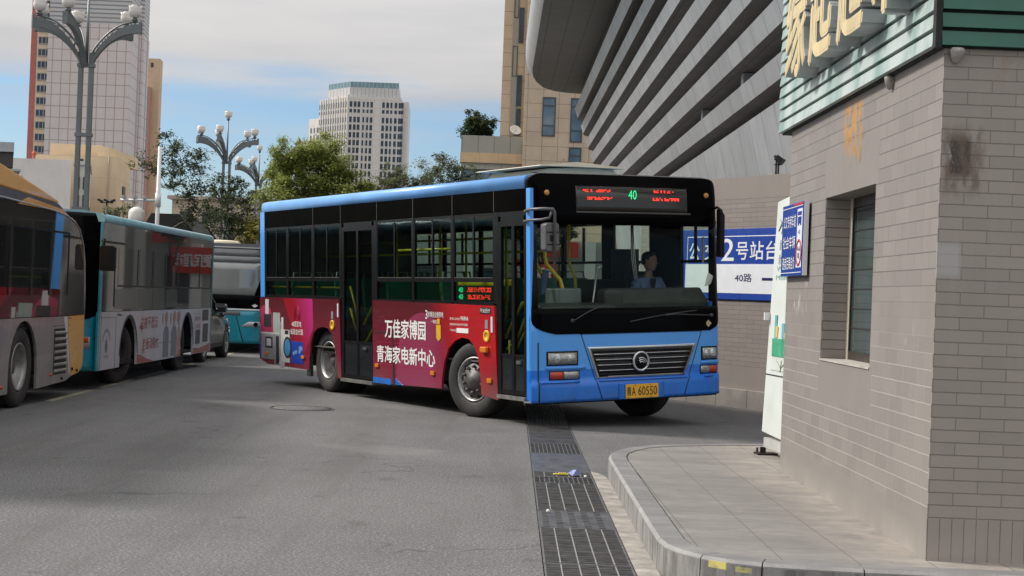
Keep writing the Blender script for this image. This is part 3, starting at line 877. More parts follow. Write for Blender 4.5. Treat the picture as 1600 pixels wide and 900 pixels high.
# floodlight on the base of the station
fl = thing('floodlight', 'small black floodlight on a post above the brown brick wall', 'floodlight', (3.83, 22.95, 3.44), R(-20))
blk = mat('black_metal', (.012, .012, .013), .45, .2)
q = MB(); q.box((-.025, -.03, 0), (-.008, .03, .22)).box((.008, -.03, 0), (.025, .03, .20)).box((-.06, -.05, 0), (.06, .05, .012)); q.tube([(-.05, 0, .17), (.05, 0, .17)], .012, 6); q.build('bracket', blk, fl)
q = MB(Matrix.Translation((.02, 0, .25)) @ Matrix.Rotation(R(35), 4, 'Y')); q.box((-.05, -.06, -.045), (.07, .06, .045)); q.box((.0705, -.066, -.05), (.082, .066, .05)); q.box((-.085, -.025, -.02), (-.0505, .025, .02)); q.build('lamp_head', blk, fl, bevel=.006)

# ================================================================ BACKGROUND BUILDINGS
win_d = mat('far_window', (.035, .05, .07), .08, 0, var=.4, scale=.7)
win_b = mat('blue_window', (.10, .16, .22), .06, 0, var=.35, scale=.8)
frame_w = mat('window_frame_dark', (.06, .06, .065), .5)
def window(parent, x0, x1, z0, z1, y, fm, gm, d=.12, bars=(), name='window', t=.07):
    """window in a wall facing -y whose face is at y"""
    f = MB()
    f.box((x0, y - .02, z0), (x0 + t, y + d, z1)).box((x1 - t, y - .02, z0), (x1, y + d, z1)).box((x0 + t, y - .02, z1 - t), (x1 - t, y + d, z1)).box((x0 + t, y - .02, z0), (x1 - t, y + d, z0 + t))
    for b_ in bars:
        if b_[0] == 'h': f.box((x0 + t, y - .01, b_[1] - t / 2), (x1 - t, y + d, b_[1] + t / 2))
        else: f.box((b_[1] - t / 2, y - .008, z0 + t), (b_[1] + t / 2, y + d, z1 - t))
    o = f.build(name, fm, parent)
    MB().box((x0 + t, y + .012, z0 + t), (x1 - t, y + .03, z1 - t)).build('pane', gm, o)
    return o
# ---- sand stone office block behind the station
off = thing('office_block', 'sand coloured stone office block with tall narrow windows behind the station roof', 'building', (0, 0, 0))
sand = gridmat('sand_stone', (.50, .395, .29), (.20, .145, .10), (.95, 0, .86), .028, .6, 0, var=.10, offs=(.45, 0, .55), cell=.22, streak=.15, bump=.3)
q = MB(); q.box((.31, 94, 0), (14, 112, 34)); q.build('main_wing', sand, off)
q = MB(); q.box((-1.12, 97, 0), (.309, 111, 34)); q.build('stair_wing', sand, off)
gpan = mat('grey_green_panel', (.27, .26, .225), .5, .1, var=.06)
for z0, z1 in ((11.5, 20.5), (20.7, 30)):
    box('spandrel_strip', (-.55, 96.95, z0), (-.20, 96.995, z1), gpan, off)
for (x0, x1, z0, z1) in ((-.52, -.20, 15.2, 17.1), (-.18, .12, 17.3, 19.5), (-.20, .13, 13.35, 15.3), (-.5, -.22, 18.85, 20.8), (-.16, .13, 11.55, 13.2), (-.52, -.22, 13.5, 15.15)):
    if (x0, z0) != (-.52, 13.5): window(off, x0, x1, z0, z1, 96.94, frame_w, win_d, .06, t=.05)
for (x0, x1, z0, z1, bz) in ((1.42, 2.22, 11.26, 13.62, (11.9, 13.1)), (3.12, 3.86, 10.95, 13.62, (11.65, 13.1)), (3.10, 3.86, 8.2, 10.65, (10.15,)), (1.42, 2.22, 5.2, 7.6, (7.0,)), (1.42, 2.22, 15.2, 17.6, (15.9,)), (3.12, 3.86, 15.2, 17.6, (15.9,))):
    window(off, x0, x1, z0, z1, 93.97, frame_w, win_b, .1, [('h', k) for k in bz])
# satellite dish on the podium roof
sdsh = thing('satellite_dish', 'white satellite dish on the low roof against the sand coloured office block', 'satellite dish', (-.18, 96.1, 11.42))
q = MB(Matrix.Translation((0, 0, .32)) @ Matrix.Rotation(R(55), 4, 'X') @ Matrix.Rotation(R(15), 4, 'Y'))
q.lathe([(.001, 0), (.15, .015), (.3, .06), (.36, .10), (.35, .11), (.29, .075), (.15, .035), (.001, .02)], n=20); q.build('dish', mat('dish_white', (.6, .6, .58), .5), sdsh)
q = MB(); q.tube([(0, 0, 0), (0, .02, .3)], .03, 6); q.tube([(0, -.05, .3), (.1, -.35, .35)], .015, 5); q.box((-.15, -.15, 0), (.15, .15, .03)); q.build('mount', frame_w, sdsh)
# ---- podium building with grey parapet
pod = thing('podium_building', 'low flat building with grey parapet panels and a sand coloured band beside the office block', 'building', (0, 0, 0))
q = MB(); q.box((-3.43, 95, 10.2), (.30, 103, 11.25)); q.build('parapet', gridmat('parapet_panel', (.30, .29, .25), (.10, .095, .085), (.98, 0, 0), .03, .5, .1, var=.06, offs=(.45, 0, 0)), pod)
q = MB(); q.box((-3.45, 94.9, 9.60), (.305, 103, 10.195)); q.build('stone_band', gridmat('band_stone', (.52, .37, .22), (.3, .22, .14), (1.15, 0, 0), .02, .6, var=.12), pod)
q = MB(); q.box((-3.40, 95.1, 9.22), (.30, 103, 9.598)).box((-3.40, 95.1, 0), (.30, 103, 7.6)); q.build('wall', gridmat('podium_panel', (.36, .35, .31), (.15, .14, .13), (.95, 0, 0), .02, .5, var=.06), pod)
box('core', (-3.3, 95.4, 7.59), (.29, 102.9, 9.23), frame_w, pod)
for k in range(4):
    window(pod, -3.38 + k * .92, -3.38 + k * .92 + .90, 7.62, 9.21, 95.22, frame_w, win_b, .1)
# ---- white tower
wt = thing('white_tower', 'white stepped high-rise with a glass crown behind the green tree', 'building', (-27.3, 250, 0), R(-1.5))
wcol = gridmat('white_cladding', (.60, .57, .54), (.42, .40, .38), (0, 0, 1.25), .05, .6, var=.05, offs=(0, 0, .4), streak=.12)
wcol2 = mat('white_pilaster', (.62, .59, .56), .6, var=.05)
# front 0..9.6 wide, the left flank runs back
def L2(p): return p
fp = [(0, 0), (8.7, .25), (9.55, .9), (9.7, 16), (-9.0, 20), (-7.0, 9)]
q = MB(); q.prism([(0, 0), (8.5, .2), (7.4, 16), (-5.6, 16), (-5.6, 6.4)], 0, 32.6, 'z'); q.build('main_block', wcol, wt)
q = MB(); q.prism([(8.46, .9), (9.6, .9), (8.5, 15.5), (7.5, 15.5)], 0, 32.1, 'z'); q.build('side_block', wcol, wt)
q = MB(); q.prism([(-5.602, 6.5), (-5.602, 17), (-7.6, 17), (-7.6, 8.6)], 0, 29.6, 'z'); q.prism([(-7.602, 8.9), (-7.602, 18), (-9.9, 18), (-9.9, 10.9)], 0, 26.2, 'z'); q.build('stepped_block', wcol, wt)
q = MB(); q.prism([(.1, .7), (7.9, .9), (7.1, 12), (-4.1, 12), (-4.1, 5.5)], 32.6, 34.2, 'z'); q.build('crown_wall', gridmat('crown_fins', (.50, .49, .48), (.33, .33, .34), (.62, 0, 0), .12, .5, var=.05), wt)
q = MB(); q.prism([(.12, .72), (7.88, .92), (7.08, 12), (-4.08, 12), (-4.08, 5.48)], 34.205, 35.1, 'z'); q.build('glass_crown', gridmat('crown_glass', (.17, .27, .30), (.40, .44, .45), (.62, 0, 0), .08, .1, .2, var=.2), wt)
# pilasters on the flank and front
q = MB()
for k in range(12):
    t_ = (k + .5) / 12
    x, y = -5.6 * t_, 6.4 * t_
    q.prism([(x - .06, y - .16), (x + .09, y - .26), (x + .19, y - .10), (x + .04, y + .02)], 0, 32.9 if k % 4 == 0 else 32.55, 'z')
for k in range(13):
    x = .05 + k * .66
    if k != 7: q.box((x - .07, .2 * x / 8.5 - .10, 0), (x + .07, .2 * x / 8.5 + .05, 32.9 if k in (0, 4, 8, 12) else 32.58))
q.build('pilasters', wcol2, wt)
cols = [.21, .87, 1.42, 2.32, 2.95, 3.52, 5.35, 6.02, 6.58, 7.32, 7.88, 8.38]
cw = .46
cnt = 0
prev = None; rest = MB()
wproto = None
for r_ in range(14):
    z1 = 31.85 - r_ * 1.235
    if z1 < 16: break
    hgt = .55 if r_ == 1 else .86
    for i, cx in enumerate(cols):
        if i in (0,) and r_ == 1: pass
        y = .2 * cx / 8.5
        if cnt < 99:
            f = MB(); f.box((cx, y - .045, z1 - hgt), (cx + cw, y + .02, z1))
            f.build('window', win_d, wt); cnt += 1
        else:
            rest.box((cx, y - .045, z1 - hgt), (cx + cw, y + .02, z1))
ro = rest.build('window_rows', win_d, wt); ro['kind'] = 'stuff'
sw = MB()
for r_ in range(14):
    z1 = 31.85 - r_ * 1.235
    for k in range(12):
        t_ = (k + 1) / 12 - .005
        x, y = -5.6 * t_, 6.4 * t_
        sw.prism([(x - .08, y - .02), (x - .01, y - .12), (x + .11, y - .02), (x + .03, y + .06)], z1 - (.5 if r_ == 1 else .85), z1, 'z')
    for (xx, yy, zt) in ((-5.9, 6.8, 29), (-6.5, 7.45, 29), (-7.15, 8.1, 29), (-8.1, 9.35, 25.6), (-8.7, 9.9, 25.6), (-9.35, 10.4, 25.6)):
        if z1 < zt: sw.prism([(xx - .12, yy - .04), (xx - .05, yy - .14), (xx + .11, yy - .02), (xx + .03, yy + .06)], z1 - .85, z1, 'z')
so = sw.build('flank_windows', mat('flank_glass', (.16, .17, .18), .3, var=.2), wt); so['kind'] = 'stuff'
# ---- pink tiled tower, left
pk = thing('tiled_tower', 'tall pale pink tiled tower with a red and cream window strip on its left', 'building', (0, 0, 0))
tile = gridmat('pink_tile', (.55, .50, .49), (.30, .25, .24), (.82, .82, 1.02), .07, .5, 0, var=.04, offs=(.2, .1, .3), cell=.10, bump=.2)
q = MB(); q.prism([(-42.45, 140), (-35.0, 140), (-35.5, 145.5), (-35.2, 145.7), (-35.55, 149.2), (-42.45, 150)], 0, 24.6, 'z'); q.build('main_shaft', tile, pk)
q = MB(); q.prism([(-42.40, 140.05), (-35.05, 140.05), (-35.55, 145.5), (-35.25, 145.7), (-35.6, 149.1), (-42.40, 149.9)], 24.6, 33, 'z'); q.build('louvred_top', gridmat('top_louvre', (.46, .45, .45), (.20, .21, .23), (0, 0, .38), .13, .5, .2, var=.06), pk)
q = MB(); q.box((-43.60, 140.6, 0), (-42.452, 150, 40)); q.build('cream_strip', gridmat('cream_render', (.56, .47, .34), (.36, .29, .2), (0, 0, 1.09), .05, .7, var=.06), pk)
q = MB(); q.box((-44.35, 141.2, 0), (-43.602, 150, 40)); q.build('red_strip', mat('red_render', (.38, .13, .115), .75, var=.10, scale=1.2), pk)
for k in range(16):
    z1 = 27.7 - k * 1.092
    window(pk, -43.5, -42.5, z1 - .68, z1, 140.55, mat('pale_frame', (.35, .34, .33), .5), win_d, .1, [('v', -43.15), ('v', -42.8)], t=.06)
# ---- distant tan tower
tt = thing('distant_tower', 'distant slim tan apartment tower right of the pink tiled tower', 'building', (0, 0, 0))
q = MB(); q.prism([(-43.2, 180), (-41.55, 180), (-41.75, 182.2), (-43.4, 183)], 0, 27.4, 'z'); q.build('main_shaft', mat('tan_render', (.52, .38, .25), .75, var=.07, scale=.8), tt)
q = MB(); q.box((-44.6, 178.6, 0), (-42.4, 179.99, 24.0)); q.build('bay', mat('pink_bay', (.42, .22, .19), .75, var=.08), tt)
for k in range(15):
    window(tt, -42.55 - .35, -42.42, 23.2 - k * .95, 23.2 - k * .95 + .62, 178.52, mat('pale_frame', (.35, .34, .33), .5), win_b, .06, t=.05)
window(tt, -42.6, -42.3, 26.4, 26.9, 179.97, frame_w, win_d, .05, t=.04)
# ---- low white and cream buildings
cr_ = thing('cream_building', 'plain cream rendered low building in front of the pink tiled tower', 'building', (0, 0, 0))
cream_m = gridmat('cream_wall', (.60, .475, .32), (.45, .35, .24), (0, 0, 1.35), .025, .8, var=.07, streak=.12)
q = MB(); q.prism([(-31.0, 100), (-25.55, 100), (-26.25, 106), (-27.7, 112), (-31.0, 112)], 0, 9.5, 'z'); q.prism([(-30.2, 101), (-26.95, 101), (-26.95, 111), (-30.2, 111)], 9.5, 10.3, 'z'); q.box((-27.0, 100.5, 9.5), (-26.3, 108, 10.15)); q.build('walls', cream_m, cr_)
window(cr_, -28.2, -27.75, 8.2, 9.3, 99.97, frame_w, win_d, .1, t=.05)
q = MB(); q.prism([(-25.82, 102.6), (-25.78, 102.6), (-25.90, 103.7), (-25.96, 103.7)], 6.9, 7.8, 'z'); q.build('flank_window', frame_w, cr_)
q = MB(); q.tube([(-26.1, 99.9, 0), (-26.1, 99.9, 9.5)], .04, 6); q.build('downpipe', mat('pipe_tan', (.3, .23, .16), .6), cr_)
wb = thing('white_building', 'plain white gable wall of a low building behind the yellow roofed bus', 'building', (0, 0, 0))
q = MB(); q.prism([(-31.5, 90), (-25.65, 90), (-28.3, 99), (-34, 99)], 0, 8.42, 'z'); q.build('gable_wall', mat('white_render', (.62, .60, .57), .8, var=.05, scale=.9, dirt=.10), wb)
q = MB(); q.prism([(-25.648, 90.6), (-24.75, 90.6), (-26.9, 98.8), (-27.5, 98.8)], 0, 8.2, 'z'); q.prism([(-25.7, 90.5), (-24.65, 90.5), (-26.85, 98.85), (-27.6, 98.85)], 8.2, 8.42, 'z'); q.build('window_bay', mat('white_bay', (.52, .50, .47), .8, var=.06), wb)
for k in range(4):
    z = 7.1 - k * 1.05
    window(wb, -25.55, -25.3, z - .3, z + .42, 90.55, frame_w, win_d, .08, t=.04); window(wb, -25.1, -24.82, z - .3, z + .42, 90.55, frame_w, win_d, .08, t=.04)
ch = thing('red_roof_finial', 'small red object standing on the roof of the white low building', 'roof ornament', (-28.0, 90.6, 8.42))
q = MB().lathe([(.10, 0), (.07, .1), (.06, .2), (.14, .28), (.15, .38), (.08, .46), (.001, .48)], n=8); q.build('ornament', mat('red_enamel', (.40, .07, .04), .5), ch)
gr = thing('grey_canopy', 'dark grey roof edge with pale fascia at the left edge of the photo', 'building', (0, 0, 0))
q = MB(); q.prism([(-26, 60), (-19.33, 60), (-21.3, 66), (-28, 66)], 6.35, 6.72, 'z'); q.build('fascia', mat('canopy_fascia', (.34, .36, .38), .5, .1), gr)
q = MB(); q.prism([(-25.9, 60.1), (-19.38, 60.1), (-21.4, 66), (-27.9, 66)], 5.75, 6.348, 'z'); q.build('shadow_gap', mat('canopy_dark', (.045, .04, .042), .7), gr)
q = MB(); q.prism([(-25.9, 60.05), (-19.05, 60.05), (-21.2, 66), (-27.9, 66)], 5.62, 5.70, 'z').prism([(-25.9, 60.05), (-18.95, 60.05), (-21.1, 66), (-27.9, 66)], 5.36, 5.45, 'z').prism([(-25.5, 61), (-20, 61), (-22, 65.9), (-27.5, 65.9)], 0, 5.36, 'z'); q.build('slats', mat('canopy_slats', (.36, .38, .40), .5, .1), gr)
g2 = thing('tiled_roof_house', 'low house with a grey tiled roof between the canopy and the white wall', 'building', (0, 0, 0))
q = MB(); q.prism([(-37.6, 8.6), (-33.6, 10.0), (-29.6, 8.6), (-29.6, 8.45), (-37.6, 8.45)], 112, 118, 'y'); q.build('roof', gridmat('roof_tile', (.16, .16, .16), (.06, .06, .06), (.3, 0, 0), .06, .7, var=.1), g2)
q = MB(); q.box((-37.2, 112.3, 0), (-30, 117.8, 8.45)); q.build('walls', mat('house_wall', (.42, .38, .33), .8), g2)
# ---- long pale row behind the parking lot
lb = thing('low_apartment_row', 'low pale cream apartment row seen between the trees behind the parked buses', 'building', (0, 0, 0))
q = MB(); q.box((-24.6, 112, 0), (-4, 122, 7.6)); q.build('walls', gridmat('row_wall', (.52, .47, .40), (.36, .32, .27), (0, 0, 1.4), .06, .8, var=.06, streak=.2), lb)
q = MB(); q.box((-24.9, 111.7, 7.6), (-3.8, 122.2, 7.85)); q.build('cornice', mat('row_cornice', (.42, .38, .33), .8), lb)
for k in range(12):
    for z in (5.9, 4.5, 3.1):
        window(lb, -24 + k * 1.6, -24 + k * 1.6 + .75, z - .1, z + .85, 111.95, frame_w, win_d, .1, t=.05)
sh = thing('shop_row', 'pale shop row with a red banner seen through the blue bus windscreen', 'building', (0, 0, 0))
q = MB(); q.box((-9, 60.3, 0), (3.6, 66, 3.75)); q.build('walls', mat('shop_wall', (.36, .38, .36), .8, var=.08, scale=.8), sh)
q = MB(); q.box((1.25, 60.05, 3.12), (2.50, 60.28, 3.7)); q.build('red_banner', mat('banner_red', (.50, .035, .02), .6, var=.1), sh)
q = MB()
ss_ = thing('shop_sign', 'red shop sign with white lettering on the pale shop row behind the blue bus', 'sign', (.85, 60.0, 0))
MB().box((-.85, -.12, 1.95), (.85, -.02, 2.95)).build('board', mat('banner_red', (.50, .035, .02), .6, var=.1), ss_)
q = MB(); letter(q, '便民超市', (-.75, -.125, 2.2), (1, 0, 0), (0, 0, 1), 1.5, .5, 0, .03); q.build('lettering', white_s, ss_)
for x in (-6.9, -4.4, -1.9, .55, 2.75): MB().box((x, 60.0, 0), (x + .42, 60.28, 3.74 if x > 2.6 else 3.1)).build('column', mat('shop_column', (.60, .62, .60), .7, var=.05), sh)
for x in (-6.4, -3.9, -1.4, 1.0): window(sh, x, x + 1.0, .8, 2.6, 60.25, frame_w, win_d, .1, t=.06)

# ================================================================ STREET LAMPS, POLES
lampm = mat('lamp_grey', (.15, .165, .17), .45, .45, var=.12, scale=3)
globem = mat('lamp_globe', (.70, .66, .62), .35, 0, var=.06, scale=8)
def make_lamp():
    r = thing('street_lamp', 'x', 'street lamp', (0, 0, 0), 0, 'street lamps with tulip globes')
    JZ = 7.0
    p = MB()
    for s_ in (-1, 1): p.box((s_ * .135 - .055, -.06, .25), (s_ * .135 + .055, .06, JZ + .35))
    p.build('pole', lampm, r)
    for z in (1.6, 3.3, 5.2, JZ - .02): MB().box((-.215, -.085, z), (.215, .085, z + .09)).build('collar', lampm, r)
    MB().box((-.35, -.3, 0), (.35, .3, .25)).build('base_plinth', lampm, r, bevel=.03)
    st = MB().tube([(0, 0, JZ), (0, 0, JZ + 1.92)], [.045, .03], 8); st.build('stem', lampm, r)
    def bulb(parent, x, y, z):
        o = MB(Matrix.Translation((x, y, z))).lathe([(.02, -.02), (.035, 0), (.08, .05), (.09, .075), (.06, .09), (.05, .12), (.02, .13)], n=12)
        o = o.build('lamp_cup', lampm, parent)
        g = MB(Matrix.Translation((x, y, z + .12)))
        pr = [(.05, 0), (.12, .03), (.158, .10), (.165, .17), (.15, .24), (.165, .30)]
        vs_ = []; fs = []; n_ = 16
        for i, (rr, h) in enumerate(pr):
            for k in range(n_):
                a = 2 * math.pi * k / n_
                wv = (.5 + .5 * math.cos(4 * a))
                hh = h + (.05 * wv - .03 if i == len(pr) - 1 else 0)
                r2 = rr * (1 + (.05 * wv if i >= 3 else 0))
                vs_.append((r2 * math.cos(a), r2 * math.sin(a), hh))
        for i in range(len(pr) - 1):
            for k in range(n_):
                k2 = (k + 1) % n_; fs.append((i * n_ + k, i * n_ + k2, (i + 1) * n_ + k2, (i + 1) * n_ + k))
        vs_.append((0, 0, .26)); ti = len(vs_) - 1
        for k in range(n_): fs.append(((len(pr) - 1) * n_ + k, (len(pr) - 1) * n_ + (k + 1) % n_, ti))
        g.add(vs_, fs, 0, True)
        g.build('globe', globem, parent)
    bulb(r, 0, 0, JZ + 1.92)
    for j, a in enumerate((-4, 52, 118, 176, 208, 262)):
        xf = Matrix.Translation((0, 0, JZ)) @ Matrix.Rotation(R(a), 4, 'Z')
        arm = MB(xf)
        P_ = []
        for k in range(9):
            t_ = k / 8
            P_.append((.13 + 1.2 * (t_ ** 1.25) , .12 + 1.02 * math.sin(t_ * math.pi / 2) ** .95))
        # lower plate (solid fin growing to the tip) and an upper rail with rungs
        lower = [(x + .02 + .04 * t2, z - .10 - .17 * t2) for (x, z), t2 in zip(P_, [k / 8 for k in range(9)])]
        for s_ in (-.065, .055):
            n_ = 9
            vs_ = [(x, s_, z - .03) for x, z in P_] + [(x, s_, z) for x, z in lower]
            arm.add(vs_ + [(x, y + .012, z) for x, y, z in vs_], [(i, i + 1, n_ + i + 1, n_ + i) for i in range(8)] + [(2 * n_ + i, 2 * n_ + i + 1, 3 * n_ + i + 1, 3 * n_ + i) for i in range(8)] + [(i, i + 1, 2 * n_ + i + 1, 2 * n_ + i) for i in range(8)] + [(n_ + i, n_ + i + 1, 3 * n_ + i + 1, 3 * n_ + i) for i in range(8)])
        arm.add([(x, -.053, z) for x, z in lower] + [(x, .055, z) for x, z in lower], [(i, i + 1, 9 + i + 1, 9 + i) for i in range(8)])
        arm.tube([(x - .04, 0, z + .10 - .07 * k / 8) for k, (x, z) in enumerate(P_)], .022, 6)
        for k in range(1, 8):
            x, z = P_[k]; arm.tube([(x - .04, 0, z + .10 - .07 * k / 8), (x + .01, 0, z - .06)], .013, 5)
        x, z = P_[-1]
        arm.box((x + .015, -.066, z - .28), (x + .07, .068, z + .03))
        ao = arm.build('arm', lampm, r)
        pt = xf @ Vector((1.22, 0, 1.14))
        arm2 = MB().tube([(pt.x, pt.y, pt.z - .12), (pt.x, pt.y, pt.z + .03)], .022, 6); 
        arm2.build('arm_peg', lampm, ao)
        bulb(r, pt.x, pt.y, pt.z + .02)
    return r
l0 = make_lamp()
for i, (x, y, lab) in enumerate(((-11.12, 40, 'nearest and tallest looking tulip globe street lamp, above the teal bus'), (-13.0, 70, 'middle tulip globe street lamp rising behind the dark leafed tree'), (-15.0, 91, 'farthest tulip globe street lamp, just left of the bright green tree'))):
    o = l0 if i == 0 else copy_tree(l0)
    o.location = (x, y, 0 if i == 0 else (.0 if i == 1 else .42)); o.rotation_euler = (0, 0, (0, R(2), R(4))[i]); o['label'] = lab
# camera gantry
white_p = mat('white_pole', (.60, .61, .62), .4, .1, var=.05)
ga = thing('camera_gantry', 'white pole with a long horizontal arm between the pink tower and the dark tree', 'gantry', (-10.98, 48, 0))
q = MB(); q.tube([(0, 0, 0), (0, 0, 5.72)], [.075, .055], 10); q.build('pole', white_p, ga)
q = MB(); q.tube([(0, 0, 4.06), (-1.15, 0, 4.04)], .035, 8); q.tube([(0, 0, 4.28), (0, 0, 3.86)], .09, 8); q.build('arm', white_p, ga)
for x, nm in ((-1.05, 'camera'), (-.72, 'camera'), (-.4, 'camera')):
    q = MB(); q.box((x - .045, -.16, 4.085), (x + .045, .12, 4.17)); q.build(nm, mat('camera_grey', (.35, .36, .37), .5), ga, bevel=.01)
tk = thing('water_tank', 'small white roof tank with a domed top right of the floodlight post', 'tank', (-11.98, 49.5, 0))
q = MB(); q.lathe([(.001, 3.42), (.24, 3.42), (.26, 3.5), (.26, 3.72), (.22, 3.82), (.10, 3.9), (.001, 3.92)], n=20); q.build('tank_body', mat('tank_white', (.62, .61, .58), .5, dirt=.15), tk)
q = MB(); q.box((-.3, -.3, 3.3), (.3, .3, 3.419)); q.tube([(-.22, 0, 0), (-.22, 0, 3.3)], .04, 6); q.tube([(.22, 0, 0), (.22, 0, 3.3)], .04, 6); q.build('stand', frame_w, tk)
fp_ = thing('floodlight_post', 'thin post with three small black floodlights in front of the cream building', 'floodlight post', (-12.55, 48, 0))
q = MB(); q.tube([(0, 0, 0), (0, 0, 3.98)], .022, 6); q.tube([(-.2, 0, 3.93), (.2, 0, 3.93)], .015, 5); q.build('post', blk, fp_)
for x in (-.19, 0, .19):
    q = MB(Matrix.Translation((x, -.03, 3.99)) @ Matrix.Rotation(R(25 if x <= 0 else -25), 4, 'Y')); q.box((-.085, -.05, -.035), (.085, .05, .035)); q.build('lamp_head', blk, fp_, bevel=.008)
kk = thing('dark_kiosk_roof', 'dark tiled kiosk roof behind the teal bus roof line', 'building', (-11.2, 52, 0))
q = MB(); q.prism([(-.75, 3.42), (-.55, 3.78), (.35, 3.78), (.95, 3.1), (.95, 3.0), (-.75, 3.0)], -1.5, 1.5, 'y'); q.build('roof', gridmat('kiosk_tile', (.05, .048, .055), (.02, .02, .02), (0, .25, .18), .03, .7), kk)
q = MB(); q.box((-.7, -1.4, 0), (.9, 1.4, 3.0)); q.build('walls', mat('kiosk_wall', (.2, .18, .16), .8), kk)

# ================================================================ TREES
def leafmat(name, rgb, var=.35):
    m, b, t = newmat(name)
    oi = t.n('NewGeometry')
    h = oi.outputs['Random Per Island']
    c = t.mix(h, tuple(k * (1 - var) for k in rgb), tuple(k * (1 + var) for k in rgb))
    c = t.mix(t.ramp(h, .86, 1, 0, .6), c, (rgb[0] * 2.4, rgb[1] * 1.6, rgb[2]))
    t.l(c, b.inputs['Base Color']); b.inputs['Roughness'].default_value = .5
    tr = t.n('BsdfTranslucent'); t.l(c, tr.inputs[0])
    ms_ = t.n('MixShader'); ms_.inputs[0].default_value = .45
    t.l(b.outputs[0], ms_.inputs[1]); t.l(tr.outputs[0], ms_.inputs[2])
    o = m.node_tree.nodes['Material Output']; t.l(ms_.outputs[0], o.inputs[0])
    return m
bark = mat('bark', (.055, .045, .036), .9, var=.3, scale=12, bump=.4)
def tree(label, base, clumps, lm, leaf=.07, dens=900, trunk_r=.07, fork=2.2, name='tree', seed=1, flat=1., core=True, lean=0., group='trees beyond the parked buses'):
    rg = random.Random(seed)
    r = thing(name, label, 'tree', base, 0, group)
    tk_ = MB()
    top = Vector((lean, 0, fork))
    tk_.tube([(0, 0, 0), (lean * .4, .02, fork * .5), tuple(top)], [trunk_r, trunk_r * .85, trunk_r * .7], 8)
    # limbs: group clumps so that they branch off shared limbs
    tops = sorted(clumps, key=lambda c: c[1])
    mids = []
    for (dx, z, rr) in tops:
        depth = rg.uniform(-.5, .5)
        tgt = Vector((dx, depth, z))
        # parent: nearest earlier limb point that lies below, otherwise the fork
        par = top; pr_ = trunk_r * .62; best = (tgt - top).length * 1.0
        for (mp_, mr_) in mids:
            dd = (tgt - mp_).length
            if mp_.z < z - .1 and dd < best * .72: best = dd; par = mp_; pr_ = mr_ * .72
        mid = par.lerp(tgt, .55) + Vector((rg.uniform(-.08, .08), rg.uniform(-.1, .1), .06))
        r1 = max(.012, pr_ * .8)
        tk_.tube([tuple(par), tuple(mid), tuple(tgt)], [pr_, r1, max(.008, r1 * .55)], 6)
        mids.append((mid, r1)); mids.append((tgt, max(.010, r1 * .55)))
        for k in range(8):
            e = tgt + Vector((rg.gauss(0, rr * .6), rg.gauss(0, rr * .6), rg.gauss(.15 * rr, rr * .5)))
            tk_.tube([tuple(mid.lerp(tgt, rg.uniform(.3, 1))), tuple(tgt.lerp(e, .5) + Vector((0, 0, .03))), tuple(e)], [.010, .007, .003], 4)
    tk_.build('trunk', bark, r)
    lf = MB()
    for (dx, z, rr), (mp_, _q) in zip(tops, mids[1::2]):
        n_ = int(dens * 1.7 * (rr / .3) ** 2)
        # a clump is several sub clumps with gaps between
        subs = [(mp_ + Vector((rg.gauss(0, rr * .75), rg.gauss(0, rr * .8), rg.gauss(0, rr * .6 * flat))), rr * rg.uniform(.22, .5)) for _ in range(11)]
        for k in range(n_):
            c_, sr_ = rg.choice(subs)
            p = c_ + Vector((rg.gauss(0, .85), rg.gauss(0, .85), rg.gauss(0, .62))) * sr_
            a = Vector((rg.gauss(0, 1), rg.gauss(0, 1), rg.gauss(0, .5))).normalized()
            b2 = a.cross(Vector((rg.gauss(0, .6), rg.gauss(0, .6), 1))).normalized()
            s_ = leaf * rg.uniform(.6, 1.25)
            lf.add([p - a * s_, p - b2 * s_ * .5 + a * s_ * .05, p + a * s_, p + b2 * s_ * .5 + a * s_ * .05], [(0, 1, 2, 3)])
    lf.build('crown', lm, r, wd=0)
    return r
leaf_d = leafmat('dark_leaves', (.042, .062, .018))
leaf_g = leafmat('green_leaves', (.235, .28, .07), .45)
leaf_o = leafmat('olive_leaves', (.115, .135, .06))
leaf_y = leafmat('yellow_leaves', (.20, .19, .03))
leaf_s = leafmat('shrub_leaves', (.05, .075, .03))
tree('tall thin tree with dark clumped leaves right of the pink tower', (-11.03, 50, 0), [(-0.84,5.28,0.29),(-0.52,5.09,0.25),(-0.18,6.25,0.20),(0.11,5.79,0.29),(-0.15,5.51,0.29),(0.63,5.61,0.33),(0.99,5.72,0.20),(-0.01,5.07,0.29),(0.33,5.25,0.33),(0.85,5.14,0.25),(0.29,4.71,0.25),(0.57,4.47,0.29),(0.91,4.69,0.29),(0.79,4.07,0.33),(1.11,3.78,0.33),(0.71,3.56,0.29),(-0.20,4.65,0.16),(-0.01,6.05,0.20)], leaf_d, .048, 250, .085, 3.2, seed=3, flat=.7)
tree('dark leafed tree in front of the middle street lamp', (-10.31, 55, 0), [(-0.02,5.16,0.32),(0.27,4.87,0.36),(0.59,5.18,0.27),(-0.30,4.80,0.27),(-0.06,4.48,0.36),(0.50,4.50,0.36),(0.90,4.85,0.27),(-0.38,4.01,0.36),(0.19,3.92,0.36),(0.75,3.94,0.36),(1.08,4.29,0.27),(-0.02,3.46,0.36),(0.59,3.44,0.32),(-0.47,3.56,0.27)], leaf_d, .05, 270, .08, 2.6, seed=5, flat=.7)
tree('small yellowish tree just left of the blue bus rear', (-9.75, 58, 0), [(-0.19,3.60,0.33),(0.11,3.85,0.29),(0.18,3.38,0.29),(-0.17,3.18,0.24)], leaf_y, .06, 500, .05, 2.2, seed=8)
